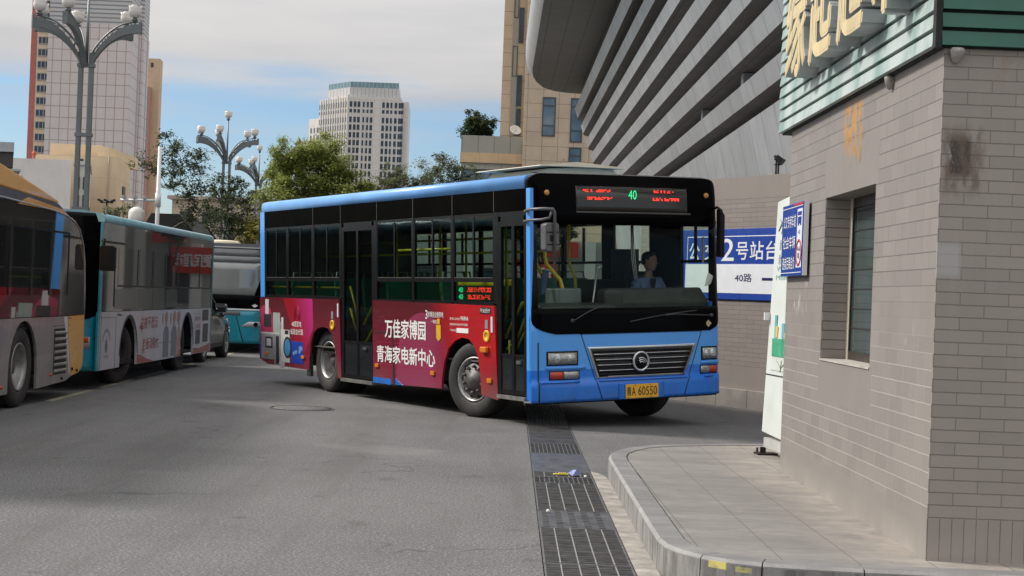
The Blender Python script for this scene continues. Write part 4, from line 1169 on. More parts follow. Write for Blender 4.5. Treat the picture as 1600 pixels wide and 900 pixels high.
tree('broad bright green tree rising over the rear of the blue bus roof', (-5.8, 45, 0), [(-0.97,4.98,0.26),(-0.70,5.21,0.33),(-0.34,5.27,0.41),(0.03,5.39,0.37),(0.32,5.16,0.37),(-0.59,4.76,0.44),(-0.04,4.83,0.48),(0.51,4.80,0.37),(0.79,4.87,0.30),(1.04,4.54,0.30),(-0.86,4.47,0.37),(-1.09,4.28,0.33),(-0.30,4.31,0.48),(0.35,4.37,0.44),(0.90,4.35,0.33),(1.30,4.44,0.26),(-1.14,4.64,0.22),(-.6,3.7,.5),(.3,3.6,.5),(1.0,3.7,.4),(-.2,3.2,.5)], leaf_g, .042, 1150, .11, 2.4, seed=11)
tree('small olive tree in front of the white tower', (-3.91, 50, 0), [(-0.12,5.34,0.20),(0.09,5.18,0.25),(-0.31,5.02,0.25),(0.34,5.11,0.20),(-0.00,4.89,0.29),(-0.51,4.81,0.20),(0.51,4.91,0.16),(0,4.3,.35),(.3,4.0,.35)], leaf_o, .036, 800, .06, 3.0, seed=13)
tree('wispy olive tree in front of the podium building', (-2.36, 50, 0), [(-0.06,5.91,0.16),(-0.01,5.69,0.25),(-0.25,5.43,0.29),(0.16,5.57,0.25),(-0.48,5.22,0.25),(-0.64,5.07,0.25),(0.47,5.42,0.25),(0.67,5.59,0.16),(0.89,5.33,0.20),(-0.03,5.16,0.33),(1.09,5.40,0.16),(0.38,5.13,0.25),(-0.85,5.02,0.16),(.2,4.6,.4),(-.3,4.4,.35)], leaf_o, .034, 640, .06, 3.2, seed=17)
tree('dark shrub growing on the parapet roof of the podium building', (-2.56, 98, 11.0), [(-0.31,1.36,0.40),(0.24,1.54,0.40),(-0.02,1.05,0.50),(-0.50,.95,0.40),(0.57,1.15,0.40),(-0.76,.54,0.24),(0.39,.82,0.40)], leaf_s, .09, 420, .06, .5, name='shrub', seed=19)
tree('small yellow green treetop poking up at the front of the blue bus roof', (1.78, 60, 0), [(-0.42,6.44,0.17),(-0.11,6.55,0.17),(0.21,6.51,0.20),(-0.27,6.34,0.20),(0.07,6.36,0.20),(-.1,6.0,.3),(.2,5.8,.3)], leaf_y, .05, 420, .06, 4.0, seed=23)
tree('low scruffy shrub behind the teal bus roof line', (-14.1, 55, 0), [(-0.14,3.88,0.18),(0.15,3.96,0.20),(0.04,3.73,0.20),(0.59,4.13,0.18),(0.76,3.91,0.20),(0.38,3.67,0.20)], leaf_o, .05, 380, .05, 2.8, name='shrub', seed=29)
tree('bare twiggy sapling between the farthest lamp and the bright green tree', (-8.12, 50, 0), [(0.03,4.36,0.16),(0.14,4.12,0.16),(0.22,4.57,0.12),(-0.06,4.56,0.10),(-.05,5.0,.10),(.1,4.9,.1)], leaf_o, .04, 60, .03, 2.5, seed=31)
tree('green street tree over the shop row, glimpsed through the blue bus windscreen', (1.1, 57.5, 0), [(-.5,4.2,.45),(.1,4.5,.5),(.6,4.1,.45),(-.2,3.6,.45),(.4,3.7,.4),(-.9,3.9,.4)], leaf_s, .07, 420, .09, 2.2, seed=37)

# ================================================================ VEHICLES
rubber = mat('tyre_rubber', (.022, .021, .020), .75, 0, var=.25, scale=9, dirt=.35)
rim_m = mat('wheel_steel', (.30, .295, .285), .42, .65, var=.25, scale=9, dirt=.4)
rim_d = mat('wheel_steel_dusty', (.13, .125, .12), .55, .5, var=.3, scale=12, dirt=.4)
under_m = mat('underbody', (.007, .0065, .006), .9)
black_p = mat('black_gloss', (.0025, .0025, .0028), .12, 0, var=.2, scale=2)
black_p.node_tree.nodes['Principled BSDF'].inputs['Specular IOR Level'].default_value = .03
black_t = mat('black_trim', (.007, .007, .0075), .42, 0, var=.25, scale=8)
black_t.node_tree.nodes['Principled BSDF'].inputs['Specular IOR Level'].default_value = .2
chrome = mat('chrome', (.55, .56, .58), .18, .9, var=.1)
lens_m = mat('lamp_lens', (.32, .32, .30), .12, .4, var=.35, scale=30)
amber = mat('amber_lens', (.62, .20, .02), .25, var=.15, scale=20)
red_l = mat('red_lens', (.45, .05, .02), .25, var=.15, scale=20)

def wheel(parent, x, y, z, r, wd_, face=-1, steer=0., style='hub', name='wheel', rr=None):
    """axle along local x; face = direction of the outer side"""
    wv = sub(name, parent, (x, y, z), (0, 0, steer))
    M = Matrix.Rotation(R(90 * face), 4, 'Y')          # +Z of lathe points outwards
    ri = rr or r * .60
    h = wd_ / 2
    t_ = MB(M)
    t_.lathe([(ri, -h * .9), (ri * 1.12, -h), (r * .93, -h * .98), (r * .985, -h * .80), (r, -h * .55), (r, h * .55), (r * .985, h * .80), (r * .94, h * .97), (r * .80, h * 1.02), (ri * 1.12, h * .98), (ri, h * .86)], n=44, close=True)
    for k in range(3):
        o_ = (-.3 + .3 * k) * wd_ * .9
        t_.lathe([(r + .001, o_ - .012), (r + .006, o_ - .010), (r + .006, o_ + .010), (r + .001, o_ + .012)], n=44)
    t_.build('tyre', rubber, wv)
    g_ = MB(M)
    if style == 'hub':       # front: convex plate with nuts
        g_.lathe([(ri, h * .80), (ri * 1.01, h * .92), (ri * .93, h * .95), (ri * .90, h * .70), (ri * .86, h * .62)], n=36)
        g_.build('rim', rim_m, wv)
        d_ = MB(M)
        d_.lathe([(ri * .86, h * .62), (ri * .80, h * .55), (ri * .70, h * .80), (ri * .45, h * .86), (ri * .44, h * 1.02), (ri * .30, h * 1.05), (ri * .22, h * 1.22), (.001, h * 1.25)], n=30)
        for k in range(10):
            a = 2 * math.pi * k / 10
            d_.lathe([(ri * .075, 0), (ri * .075, .03), (ri * .04, .05), (.001, .05)], Matrix.Translation((ri * .58 * math.cos(a), ri * .58 * math.sin(a), h * .83)), n=6)
        d_.build('hub', rim_d, wv)
        q_ = MB(M)
        for k in range(10):
            a = 2 * math.pi * (k + .5) / 10
            q_.lathe([(ri * .09, 0), (ri * .09, .004), (.001, .004)], Matrix.Translation((ri * .76 * math.cos(a), ri * .76 * math.sin(a), h * .69)), n=10)
        q_.build('vent_holes', under_m, wv)
    elif style in ('dish', 'dark'):    # rear: deep dish
        g_.lathe([(ri, h * .80), (ri * 1.01, h * .92), (ri * .94, h * .95), (ri * .88, h * .55), (ri * .84, -h * .1), (ri * .75, -h * .35)], n=36)
        g_.build('rim', rim_m if style == 'dish' else mat('near_black_rim', (.035, .034, .033), .6, .3), wv)  # dark style: rim and hub share a near black base colour
        d_ = MB(M)
        d_.lathe([(ri * .75, -h * .35), (ri * .5, -h * .30), (ri * .46, -h * .1), (ri * .36, 0), (ri * .30, h * .4), (.001, h * .45)], n=28)
        d_.build('hub', rim_d if style == 'dish' else mat('near_black_rim', (.035, .034, .033), .6, .3), wv)
    else:                    # alloy spokes
        g_.lathe([(ri, h * .80), (ri * 1.01, h * .92), (ri * .92, h * .93), (ri * .86, h * .4)], n=36)
        g_.lathe([(ri * .25, h * .6), (ri * .25, h * .78), (ri * .15, h * .85), (.001, h * .85)], n=20)
        for k in range(5):
            a = 2 * math.pi * k / 5
            g2_ = Matrix.Rotation(a, 4, 'Z')
            vs_ = [g2_ @ Vector(p) for p in [(ri * .2, -ri * .1, h * .78), (ri * .93, -ri * .16, h * .9), (ri * .93, ri * .16, h * .9), (ri * .2, ri * .1, h * .78), (ri * .2, -ri * .1, h * .5), (ri * .93, -ri * .16, h * .6), (ri * .93, ri * .16, h * .6), (ri * .2, ri * .1, h * .5)]]
            g_.add(vs_, [(0, 1, 2, 3), (4, 7, 6, 5), (0, 4, 5, 1), (1, 5, 6, 2), (2, 6, 7, 3), (3, 7, 4, 0)])
        g_.build('rim', chrome, wv)
        MB(M).lathe([(ri * .9, h * .2), (.001, h * .2)], n=24).build('brake_disc', rim_d, wv)
    return wv

# ---------------------------------------------------------------- the blue bus
BYAW = R(31.1905)
bus = thing('city_bus', 'blue city bus with a dark red advert on its side, turning towards the kerb', 'bus', (.2916, 18.2304, 0), BYAW)
LEAN = Matrix.Rotation(R(-2.5318), 4, 'Y') @ Matrix.Rotation(R(-.4755), 4, 'X')   # body roll in the turn
BW_, BL, BH = 2.785, 8.30, 2.95
def bp(mb, name, mats, parent=None, bevel=0., wd=1e-5):
    """a part of the leaning body (local x across, y towards the rear, z up)"""
    if parent is None: return mb.build(name, mats, bus, bevel=bevel, mtx=LEAN, wd=wd)
    return mb.build(name, mats, parent, bevel=bevel, wd=wd)
def two_tone(name, zc, hi, lo, rough=.28):
    m, b, t = newmat(name)
    co = t.coord(); X = t.xyz(co)
    n1 = t.noise(co, 2.2, 5); n2 = t.noise(co, 3.0, 6, .7, (1, 1, .4)); n3 = t.noise(co, 45, 4, .7)
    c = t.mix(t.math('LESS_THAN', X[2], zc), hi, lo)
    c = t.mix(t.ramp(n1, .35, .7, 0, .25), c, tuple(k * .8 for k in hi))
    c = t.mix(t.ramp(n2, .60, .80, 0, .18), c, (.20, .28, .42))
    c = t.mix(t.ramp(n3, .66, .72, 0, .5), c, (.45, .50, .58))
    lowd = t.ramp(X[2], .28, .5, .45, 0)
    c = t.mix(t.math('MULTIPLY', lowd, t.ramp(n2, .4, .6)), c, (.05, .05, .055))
    t.l(c, b.inputs['Base Color']); b.inputs['Roughness'].default_value = rough
    t.l(t.ramp(n1, .3, .7, rough * .8, rough * 1.5), b.inputs['Roughness'])
    b.inputs['Coat Weight'].default_value = .25; b.inputs['Coat Roughness'].default_value = .12
    return m
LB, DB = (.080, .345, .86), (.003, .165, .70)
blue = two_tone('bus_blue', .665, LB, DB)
blue_r = mat('bus_roof_blue', (.14, .36, .74), .35, 0, var=.12, scale=1.5, dirt=.25)
tint = glassmat('tinted_glass', (.70, .79, .745), 1.24)
tint2 = glassmat('windscreen_glass', (.93, .97, .95), 1.16)

# --- front surface: plan bulge, rounded corners, slight rake
def FS(t_, z):
    u = (t_ - BW_ / 2) / (BW_ / 2)
    d_ = min(t_, BW_ - t_)
    s_ = -.02 - .06 * (1 - u * u)
    if d_ < .10: s_ += .045 * (1 - d_ / .10) ** 2
    if z > 1.15: s_ += (z - 1.15) * .035
    if z > 2.75: s_ += .25 * (z - 2.75) ** 1.5
    if z < .525: s_ -= .022
    return s_
def fpatch(mb, tl, tr, zs, nt=20, off=0., th=.02, mi=0, smooth=True):
    """patch of the front surface between t = tl(z)..tr(z); off > 0 stands proud"""
    fl = tl if callable(tl) else (lambda z: tl)
    fr_ = tr if callable(tr) else (lambda z: tr)
    A = []; B = []
    for z in zs:
        a, b_ = fl(z), fr_(z)
        for k in range(nt + 1):
            # finer steps near the corners
            e = k / nt; e = .5 - .5 * math.cos(math.pi * e) if (b_ - a) > 1.5 else e
            t_ = a + (b_ - a) * e
            A.append((t_, FS(t_, z) - off, z)); B.append((t_, FS(t_, z) - off + th, z))
    W_ = nt + 1; n = len(zs)
    def q(i, k): return i * W_ + k
    mb.add(A, [(q(i, k), q(i, k + 1), q(i + 1, k + 1), q(i + 1, k)) for i in range(n - 1) for k in range(nt)], mi, smooth)
    mb.add(B, [(q(i, k), q(i + 1, k), q(i + 1, k + 1), q(i, k + 1)) for i in range(n - 1) for k in range(nt)], mi, smooth)
    N_ = len(A)
    AB = A + B
    ed = [(q(0, k), q(0, k + 1)) for k in range(nt)] + [(q(n - 1, k + 1), q(n - 1, k)) for k in range(nt)] + [(q(i + 1, 0), q(i, 0)) for i in range(n - 1)] + [(q(i, nt), q(i + 1, nt)) for i in range(n - 1)]
    mb.add(AB, [(a, N_ + a, N_ + b_, b_) for a, b_ in ed], mi)
    return mb
zs_ = lambda a, b_, n: [a + (b_ - a) * k / n for k in range(n + 1)]
q = MB(); fpatch(q, 0, BW_, [.285, .32, .45, .515, .535, .58, .67, .8, .95, 1.1, 1.30], 30); bp(q, 'front_panel', blue)
q = MB(); fpatch(q, .05, BW_ - .05, [.268, .284], 30, -.03, .03); bp(q, 'bumper_lip', black_t)
# black apron below the windscreen with a dropped, rounded corner
def ap_l(z): return .012 + (.0 if z > 1.25 else .30 * ((1.25 - z) / .166) ** 3)
q = MB(); fpatch(q, ap_l, lambda z: BW_ - ap_l(z) * .6 + .005, [1.084, 1.095, 1.11, 1.13, 1.16, 1.20, 1.25, 1.30, 1.385], 30, .010, .03); bp(q, 'windscreen_apron', black_p)
def hd_l(z):
    return .004 if z < 2.86 else .004 + .17 * (1 - math.sqrt(max(0, 1 - ((z - 2.86) / .12) ** 2)))
q = MB(); fpatch(q, hd_l, lambda z: BW_ - hd_l(z), [2.375, 2.5, 2.62, 2.75, 2.86, 2.90, 2.93, 2.955, 2.972, 2.98], 30, .004, .05); bp(q, 'front_header', black_p)
for a, b_ in ((.004, .085), (BW_ - .075, BW_ - .004)):
    q = MB(); fpatch(q, a, b_, zs_(1.386, 2.374, 4), 6, .003, .06); bp(q, 'windscreen_pillar', black_t)
q = MB(); fpatch(q, .086, BW_ - .076, zs_(1.386, 2.374, 6), 24, .0, .012); ws = bp(q, 'windscreen', tint2)
# top of the header rolls into the roof
q = MB()
n_ = 16
rowsA = [(.16 + (BW_ - .32) * k / n_, FS(.16 + (BW_ - .32) * k / n_, 2.98), 2.979) for k in range(n_ + 1)]
rowsB = [(.16 + (BW_ - .32) * k / n_, .30, 3.005 - .02 * abs(k / n_ - .5)) for k in range(n_ + 1)]
rowsM = [(a[0], (a[1] * .6 + b_[1] * .4), 3.0) for a, b_ in zip(rowsA, rowsB)]
q.add(rowsA + rowsM + rowsB, [(r_ * 17 + k, r_ * 17 + k + 1, (r_ + 1) * 17 + k + 1, (r_ + 1) * 17 + k) for r_ in range(2) for k in range(n_)], 0, True)
bp(q, 'header_top', mat('faded_black', (.05, .05, .052), .5, var=.3, scale=5, dirt=.3))
# destination display in the header
q = MB(); fpatch(q, .62, 2.27, [2.54, 2.60, 2.70, 2.84], 16, .012, .012); dd = bp(q, 'destination_display', mat('display_glass', (.024, .022, .020), .15))
led_r = emis('led_red', (1.0, .045, .02), 1.5); led_g = emis('led_green', (.04, 1.0, .35), .85)
def dots(mb, t0, t1, z, hgt, seed, fill=.75, mi=0, front=True, step=.026, x=None):
    rg = random.Random(seed); tt_ = t0
    while tt_ < t1:
        if rg.random() < fill:
            for j in range(3):
                if rg.random() < .8:
                    zz = z + hgt * (j - 1) / 3
                    if front:
                        y = FS(tt_, zz) - .0145
                        mb.box((tt_, y, zz - hgt * .12), (tt_ + step * .8, y + .002, zz + hgt * .12))
                    else:
                        mb.box((x, tt_, zz - hgt * .12), (x + .002, tt_ + step * .8, zz + hgt * .12))
        tt_ += step
q = MB(); dots(q, .72, 1.12, 2.785, .034, 1, .5); dots(q, .72, 1.12, 2.695, .036, 2, .8); dots(q, 1.75, 2.08, 2.795, .034, 3, .75); dots(q, 1.73, 2.12, 2.70, .038, 4, .88)
bp(q, 'red_characters', led_r, dd)
q = MB(); letter(q, '40', (1.365, FS(1.42, 2.74) - .016, 2.692), (1, 0, 0), (0, 0, 1), .12, .11, 0, .0); bp(q, 'green_number', led_g, dd)
q = MB(); fpatch(q, .62, 2.32, [2.515, 2.538], 16, .016, .014); bp(q, 'display_sill', mat('display_sill', (.05, .048, .045), .5), dd)
for t_, z in ((.225, 2.75), (2.59, 2.765)):
    q = MB(Matrix.Translation((t_, FS(t_, z) - .004, z)) @ Matrix.Rotation(R(90), 4, 'X')); q.lathe([(.034, 0), (.034, .012), (.026, .022), (.001, .027)], n=14); bp(q, 'clearance_lamp', mat('clearance_amber', (.55, .26, .06), .3))
# headlights, fog lamps, indicators
def lampset(ta, tb, flip):
    q = MB(); fpatch(q, ta - .02, tb + .02, [.715, .73, .80, .87, .885], 8, .006, .03); hl = bp(q, 'headlight', black_t)
    q = MB(); fpatch(q, ta, tb, [.732, .79, .865], 8, .012, .008); bp(q, 'lens', lens_m, hl)
    c1, c2 = (ta + .12, ta + .29) if not flip else (tb - .065, tb - .165)
    for c_, rr_ in ((c1, .055), (c2, .045)):
        y = FS(c_, .8) - .013
        q = MB(Matrix.Translation((c_, y, .798)) @ Matrix.Rotation(R(90), 4, 'X')); q.lathe([(rr_, 0), (rr_ * .9, .004), (rr_ * .5, .002), (.001, .008)], n=18); bp(q, 'reflector_bowl', chrome, hl)
    q = MB(); fpatch(q, ta - .03, tb + .12, [.668, .690, .700], 8, .014, .03); bp(q, 'lamp_brow', blue)
lampset(.205, .59, False); lampset(2.48, 2.715, True)
def fog(ta, tb, tm, fl):
    q = MB(); fpatch(q, ta - .012, tb + .012, [.545, .60, .652], 8, .004, .03); o = bp(q, 'fog_lamp', black_t)
    q = MB(); fpatch(q, *((ta, tm) if not fl else (tm, tb)), [.556, .60, .642], 5, .011, .012); bp(q, 'indicator', red_l, o)
    q = MB(); fpatch(q, *((tm + .006, tb) if not fl else (ta, tm - .006)), [.556, .60, .642], 5, .011, .012); bp(q, 'lens', lens_m, o)
fog(.23, .62, .41, False); fog(2.45, 2.72, 2.60, True)
# grille: trapezoid with chrome rim, bars and round emblem
def gl_(z): return .891 - (.916 - .788) * (z - .558) / .352
def gr_(z): return 2.17 + (2.34 - 2.17) * (z - .558) / .352
q = MB(); fpatch(q, lambda z: gl_(z) - .02, lambda z: gr_(z) + .02, [.540, .56, .74, .91, .925], 20, .008, .03); gri = bp(q, 'grille', chrome)
q = MB(); fpatch(q, lambda z: gl_(z) + .012, lambda z: gr_(z) - .012, [.562, .74, .902], 20, .011, .02); bp(q, 'grille_mesh', mat('grille_black', (.010, .010, .011), .5), gri)
q = MB()
for z in (.60, .655, .71, .765, .82, .875):
    fpatch(q, gl_(z) + .03, gr_(z) - .03, [z - .018, z + .004], 18, .018, .02)
bp(q, 'grille_bars', black_t, gri)
q = MB()
for z in (.635, .70, .765, .83):
    fpatch(q, gl_(z) + .03, gr_(z) - .03, [z, z + .008], 18, .024, .012)
bp(q, 'chrome_strips', chrome, gri)
q = MB(); fpatch(q, gl_(.57) + .14, gr_(.57) - .02, [.552, .572], 18, .0135, .012); bp(q, 'lower_strip', mat('dull_aluminium', (.30, .29, .28), .4, .6), gri)
EM = Matrix.Translation((1.49, FS(1.49, .735) - .028, .735)) @ Matrix.Rotation(R(90), 4, 'X')
q = MB(EM); q.lathe([(.125, 0), (.125, .012), (.118, .020), (.100, .020), (.096, .010), (.001, .010)], n=36); em = bp(q, 'emblem', chrome, gri)
q = MB(EM); q.lathe([(.097, .0105), (.097, .0125), (.001, .0125)], n=32); bp(q, 'emblem_field', black_t, em)
q = MB(EM)
for rr_, lo, hi in ((.078, 12, 128), (.055, 18, 138), (.032, 25, 150)):
    q.tube([(rr_ * math.cos(R(a)) + .004, rr_ * math.sin(R(a)) - .035, .017) for a in range(lo, hi + 1, 8)], .0085, 6)
bp(q, 'emblem_arcs', chrome, em)
# panel seams of the bonnet flap and bumper recess with the number plate
seam = mat('seam_dark', (.012, .02, .05), .7)
q = MB()
fpatch(q, lambda z: .655 + (1.06 - z) * .36, lambda z: .668 + (1.06 - z) * .36, [.30, .515, .535, .67, .8, 1.075], 1, .0022, .003)
fpatch(q, lambda z: 2.452 - (1.06 - z) * .38, lambda z: 2.465 - (1.06 - z) * .38, [.30, .515, .535, .67, .8, 1.075], 1, .0022, .003)
fpatch(q, .07, .086, [.29, .515, .535, .67, .9, .99], 1, .0022, .003)
fpatch(q, .64, 2.47, [1.0745, 1.082], 20, .0022, .003)
bp(q, 'panel_seams', seam)
q = MB(); fpatch(q, lambda z: .70 + (1.06 - z) * .36, lambda z: 2.42 - (1.06 - z) * .38, [.515, .524], 20, .014, .03); fpatch(q, .10, .62, [.515, .530], 8, .018, .04); fpatch(q, 2.5, 2.64, [.515, .530], 5, .018, .04); bp(q, 'bumper_ridge', blue)
q = MB(); fpatch(q, 1.17, 1.84, [.285, .30, .47, .475], 12, .010, .02); bp(q, 'plate_recess', blue)
PX = -.062
PY = FS(1.5, .4) - .026
q = MB(); q.box((1.318 + PX, PY, .292), (1.805 + PX, PY + .008, .462)); npl = bp(q, 'number_plate', mat('plate_yellow', (.80, .42, .02), .4, var=.06), None, .004)
q = MB()
letter(q, '青', (1.335 + PX, PY - .0015, .325), (1, 0, 0), (0, 0, 1), .06, .105, 0, .02)
letter(q, 'A', (1.405 + PX, PY - .0015, .325), (1, 0, 0), (0, 0, 1), .055, .105, 0, .01)
letter(q, '60550', (1.500 + PX, PY - .0015, .325), (1, 0, 0), (0, 0, 1), .28, .105, 0, .006)
for x, z in ((1.345, .305), (1.68, .305), (1.45, .45), (1.68, .45)): q.box((x + PX, PY - .003, z - .006), (x + PX + .012, PY, z + .006))
bp(q, 'plate_lettering', black_s, npl)
q = MB(); 
CX = 2.575; q.add([(CX - .05, FS(CX, 1.17) - .0125, 1.17), (CX, FS(CX, 1.12) - .0125, 1.125), (CX + .05, FS(CX, 1.17) - .0125, 1.17), (CX, FS(CX, 1.22) - .0125, 1.215)], [(0, 1, 2, 3)]); bp(q, 'gas_diamond', mat('diamond_gold', (.45, .40, .22), .4, .3))
# wipers
for (t0, z0, t1, z1, arm_t, arm_z) in ((.53, 1.24, .98, 1.43, None, None), (1.33, 1.215, 2.36, 1.335, 2.62, 1.27)):
    q = MB()
    pts = [(t0 + (t1 - t0) * k / 8, FS(t0 + (t1 - t0) * k / 8, z0) - .035, z0 + (z1 - z0) * k / 8 + .015 * math.sin(math.pi * k / 8)) for k in range(9)]
    q.tube(pts, .008, 5)
    if arm_t:
        q.tube([(arm_t, FS(arm_t, arm_z) - .02, arm_z), (2.0, FS(2.0, 1.3) - .05, 1.295), (1.86, FS(1.86, 1.28) - .04, 1.285)], .010, 6)
        q.lathe([(.025, -.02), (.025, .02), (.001, .025)], Matrix.Translation((arm_t, FS(arm_t, arm_z) - .01, arm_z)) @ Matrix.Rotation(R(90), 4, 'X'), n=10)
    else:
        q.lathe([(.025, -.02), (.025, .02), (.001, .025)], Matrix.Translation((t0, FS(t0, z0) - .01, z0)) @ Matrix.Rotation(R(90), 4, 'X'), n=10)
    bp(q, 'wiper', mat('wiper_black', (.035, .035, .037), .5))
# mirrors
mgrey = mat('mirror_grey', (.10, .10, .105), .45, var=.15)
q = MB(); q.tube([(-.02, .10, 2.53), (-.05, -.06, 2.545), (-.02, -.30, 2.545), (.08, -.36, 2.54), (.10, -.36, 2.50), (.10, -.35, 1.85)], .018, 8); q.tube([(-.02, .12, 2.41), (-.05, -.04, 2.42), (-.02, -.26, 2.42), (.05, -.32, 2.44), (.08, -.34, 2.52)], .016, 8)
mi_ = bp(q, 'mirror', mgrey)
q = MB(); q.prism([(-.01, 2.08), (.015, 2.05), (.155, 2.05), (.18, 2.09), (.175, 2.36), (.155, 2.385), (.01, 2.385), (-.012, 2.36)], -.34, -.22, 'y'); bp(q, 'mirror_head', mgrey, mi_, .015)
q = MB(); q.box((.05, -.355, 2.17), (.12, -.341, 2.24)).box((.0, -.347, 2.13), (.17, -.3405, 2.14)).box((.0, -.347, 2.27), (.17, -.3405, 2.28)); bp(q, 'mirror_bracket', black_t, mi_)
q = MB(); q.tube([(2.70, .02, 2.60), (2.71, -.06, 2.62), (2.74, -.10, 2.58), (2.76, -.11, 2.50), (2.74, -.10, 2.42)], .018, 8); mo = bp(q, 'mirror', black_t)
q = MB(); q.prism([(2.69, 2.0), (2.765, 1.99), (2.775, 2.52), (2.70, 2.60)], -.14, -.05, 'y'); bp(q, 'mirror_head', black_t, mo, .015)

# --- roof
q = MB()
prof = [(0, 2.801), (0, 2.89), (.012, 2.93), (.04, 2.952), (.12, 2.968), (.4, 2.978), (1.0, 2.988), (BW_ / 2, 2.99)]
prof = prof + [(BW_ - x, z) for x, z in reversed(prof[:-1])]
low = [(BW_, 2.80), (0, 2.80)]
pz = prof + [(BW_ - .05, 2.795), (.05, 2.795)]
q.prism(pz, .16, BL - .06, 'y', 0, True)
bp(q, 'roof', blue_r)
q = MB(); q.prism([(.50, 2.98), (.58, 3.075), (1.0, 3.10), (1.35, 3.095), (1.58, 3.07), (1.66, 2.98)], .55, 1.9, 'y'); bp(q, 'roof_hatch', mat('hatch_cream', (.74, .66, .48), .6, var=.08, dirt=.1), None, .012)
q = MB(); q.prism([(.40, 3.10), (.44, 3.112), (.95, 3.16), (1.66, 3.11), (1.66, 3.095), (1.0, 3.102)], .45, 2.0, 'y'); bp(q, 'hatch_lid', mat('hatch_lid', (.74, .67, .50), .6, var=.08), None)
q = MB(); q.box((.05, BL - .06, .45), (BW_ - .05, BL, 2.94)); bp(q, 'rear_wall', blue, None, .03)
q = MB(); q.box((.06, BL - .09, .72), (BW_ - .06, BL - .065, 2.78)); q.box((BW_ - .075, 1.7, .72), (BW_ - .05, BL - .1, 1.43)); q.box((.05, 5.3, 1.06), (.07, BL - .1, 1.42)).box((.05, .9, 1.04), (.07, 4.15, 1.40)); bp(q, 'lining', mat('lining_dark', (.07, .075, .072), .7))
bp(MB().box((.5, BL + .001, 1.55), (BW_ - .5, BL + .004, 2.55)), 'rear_window', black_p)

# --- near side (door side): everything between x = 0 and x = .045
TH = .045
def sp(mb, poly, x0=0., x1=TH, mi=0): return mb.prism(poly, x0, x1, 'x', mi)
def rect(y0, y1, z0, z1): return [(y0, z0), (y1, z0), (y1, z1), (y0, z1)]
q = MB(); sp(q, rect(.018, .105, .31, 2.80)); bp(q, 'corner_pillar', blue)
q = MB(); sp(q, rect(8.13, BL - .001, 1.436, 2.80)); sp(q, [(8.24, .44), (BL, .44), (BL, 1.0), (8.33, 1.0)], -.002, TH); bp(q, 'rear_pillar', blue)
q = MB(); sp(q, rect(.106, 8.129, 2.54, 2.80), .004); band_m = mat('band_film', (.004, .0038, .0035), .35, 0, var=.2, scale=2)
band_m.node_tree.nodes['Principled BSDF'].inputs['IOR'].default_value = 1.03
up_ = bp(q, 'upper_band', band_m)
q = MB()
for y in (6.23, 5.25, 4.06, 2.98, 1.90, .86): sp(q, rect(y - .004, y + .004, 2.545, 2.798), .0025, .0045)
bp(q, 'band_seams', mat('band_seam', (.09, .09, .09), .5), up_)
q = MB()
for y0, y1 in ((7.17, 7.24), (6.20, 6.27), (5.215, 5.28), (4.06, 4.16), (2.95, 3.01), (1.87, 1.93), (.76, .87), (8.08, 8.129)):
    sp(q, rect(y0, y1, 1.436, 2.539), .004)
for y0, y1 in ((5.281, 6.199), (6.271, 7.169), (7.241, 8.079)): sp(q, rect(y0, y1, 1.436, 1.475), .004)
for y0, y1 in ((.871, 1.869), (1.931, 2.949), (3.011, 4.059)): sp(q, rect(y0, y1, 1.418, 1.455), .004)
bp(q, 'window_posts', black_t)
WIN = [(5.281, 6.199, 1.475), (6.271, 7.169, 1.475), (7.241, 8.079, 1.475), (3.011, 4.059, 1.455), (1.931, 2.949, 1.455), (.871, 1.869, 1.455)]
for y0, y1, z0 in WIN:
    q = MB(); sp(q, rect(y0, y1, z0, 2.539), .012, .018); wn = bp(q, 'window', tint)
    q = MB(); sp(q, rect(y0, y1, 1.695, 1.74), .006, .04); ym = (y0 + y1) / 2; sp(q, rect(ym - .018, ym + .018, 1.741, 2.50), .008, .03); sp(q, rect(y0, y0 + .02, 1.741, 2.50), .008, .03); sp(q, rect(y1 - .02, y1, 1.741, 2.50), .008, .03); sp(q, rect(y0, y1, 2.501, 2.535), .008, .03)
    bp(q, 'slider_frame', black_t, wn)
    q = MB(); sp(q, rect(y0 + .02, y1 - .02, 1.745, 1.753), .003, .01); bp(q, 'slider_sill', rim_d, wn)
# LED side display behind the foremost window
q = MB(); sp(q, rect(.93, 1.84, 1.46, 1.65), .025, .06); sd_ = bp(q, 'side_display', mat('side_display', (.02, .035, .03), .3))
q = MB(); dots(q, .96, 1.55, 1.60, .06, 21, .85, 0, False, .024, .022); dots(q, .96, 1.52, 1.51, .06, 22, .85, 0, False, .024, .022); bp(q, 'red_characters', led_r, sd_)
q = MB()
for z in (1.565, 1.478): letter(q, '40', (.022, 1.77, z), (0, -1, 0), (0, 0, 1), .11, .065, 0, .02)
bp(q, 'green_number', led_g, sd_)

# --- painted advert panels
m, b, t = newmat('advert_print')
co = t.coord(); X = t.xyz(co)
n1 = t.noise(co, 1.2, 5)
s_, z_ = X[1], X[2]
base = t.mix(t.ramp(z_, .45, 1.35), (.21, .013, .036), (.095, .008, .013))
base = t.mix(t.ramp(t.math('ADD', s_, t.math('MULTIPLY', z_, -.25)), 1.5, 2.2, 1, 0), base, (.42, .010, .014))
redlow = t.ramp(t.math('ADD', s_, z_), 1.25, 1.75, .8, 0)
base = t.mix(redlow, base, (.15, .012, .022))
dx = t.math('MULTIPLY', t.math('SUBTRACT', s_, 2.72), t.math('SUBTRACT', s_, 2.72)); dz = t.math('MULTIPLY', t.math('SUBTRACT', z_, .52), t.math('SUBTRACT', z_, .52))
cir = t.math('MULTIPLY', t.math('LESS_THAN', t.math('ADD', dx, t.math('MULTIPLY', dz, .95)), .56), t.ramp(s_, 2.05, 2.5, .15, 1))
